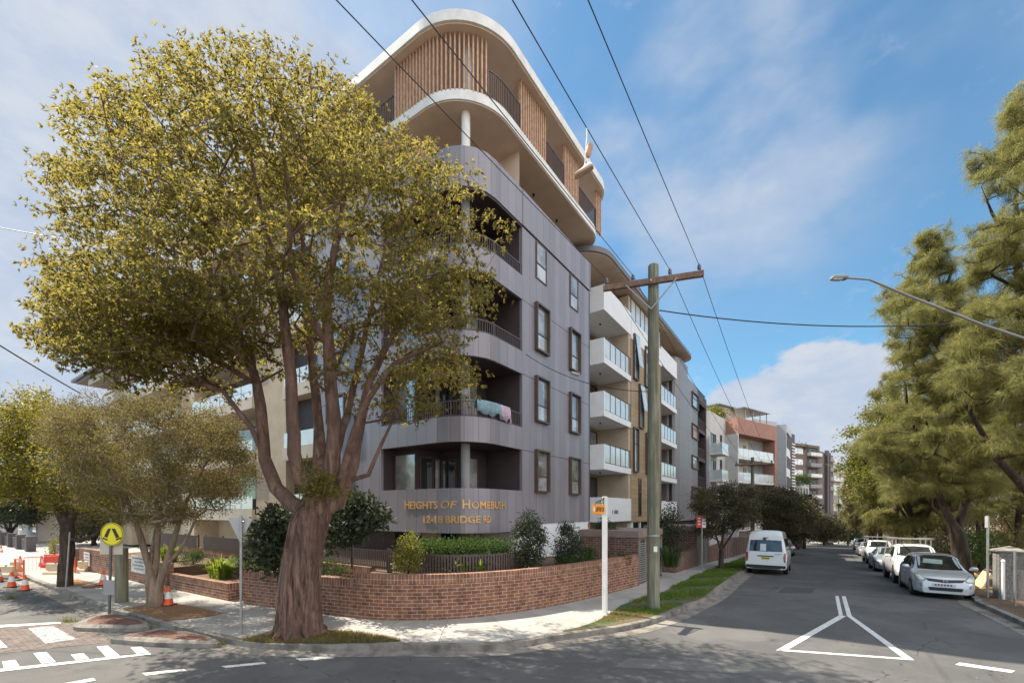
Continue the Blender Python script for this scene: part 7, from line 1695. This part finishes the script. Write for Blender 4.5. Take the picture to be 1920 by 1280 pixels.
# undergrowth and trees behind the right hand trunks
broad('shady green tree filling the gap behind the she-oak trunks', [(1680, 900), (1740, 860), (1800, 870), (1850, 930), (1840, 1020), (1760, 1040), (1690, 1020), (1660, 960)], 1790, 1046, 'leaf_street', 64, 55, .26, .11, .7, (.8, 1.3), 2.5, .8, r=.2)
broad('shady olive tree behind the pebbled pillar and chain link fence', [(1840, 900), (1900, 850), (2000, 880), (2010, 1000), (1960, 1040), (1870, 1030), (1830, 980)], 1925, 1048, 'leaf_olive', 64, 60, .26, .1, .7, (.8, 1.3), 2.5, .8, r=.2)
for i, (P, Z_, m_, lb) in enumerate((([(1690, 1020), (1740, 1000), (1790, 1010), (1800, 1050), (1740, 1062), (1690, 1052)], 28, 'leaf_street', 'low dark undergrowth behind the parked white utility'), ([(1800, 1000), (1840, 990), (1872, 1010), (1875, 1060), (1830, 1070), (1800, 1060)], 27, 'leaf_hedge', 'green undergrowth behind the grey sign post'), ([(1895, 1020), (1930, 1000), (1990, 1010), (2000, 1080), (1940, 1095), (1900, 1080)], 19.5, 'needle_dark', 'dark scrub behind the chain link fence'))):
    shrub('undergrowth', lb, P, Z_, 1.2, 70, 60, .16, .06, m_, .1, rad=.45, dmin=.25)
# trees at the far left and on roofs
broad('dark shady tree at the far end of the left street', [(-60, 900), (20, 870), (90, 890), (110, 940), (60, 985), (0, 980), (-60, 970)], 18, 1016, 'leaf_dark', 60, 60, .26, .12, .8, (.9, 1.6), 4, .9, r=.25)
broad('shady green tree behind the left street tree trunk', [(110, 930), (160, 900), (230, 920), (240, 990), (180, 1010), (120, 1000)], 176, 1022, 'leaf_street', 44, 55, .22, .1, .6, (.8, 1.3), 3, .8, r=.2)
shrub('roof_hedge', 'pale green roof garden bush on the white and terracotta block', [(1326, 768), (1340, 762), (1356, 768), (1358, 782), (1330, 782)], 55, 1.0, 30, 40, .26, .12, 'leaf_bright', .2, rad=.5, dmin=.4)
shrub('roof_hedge', 'rounded green hedge on the low white block roof', [(1489, 893), (1500, 889), (1515, 892), (1519, 904), (1488, 905)], 87, 1.5, 40, 40, .3, .14, 'leaf_hedge', .2, rad=.6, dmin=.5)
shrub('roof_hedge', 'bushes on top of the brown tower roof', [(1489, 838), (1500, 833), (1512, 836), (1510, 842), (1490, 843)], 127, 1.5, 20, 40, .4, .2, 'leaf_hedge', .2, rad=.8, dmin=.5)
shrub('shrub', 'pale yellow green shrub beside the left tree near the junk', [(98, 1018), (112, 1010), (122, 1020), (120, 1045), (100, 1042)], 27, .5, 26, 40, .12, .05, 'leaf_bright', .2, rad=.25)
shrub('hedge', 'low light green hedge far down the left street', [(10, 1008), (30, 1004), (32, 1014), (10, 1016)], 52, 1, 20, 40, .2, .09, 'leaf_bright', .2, rad=.4)
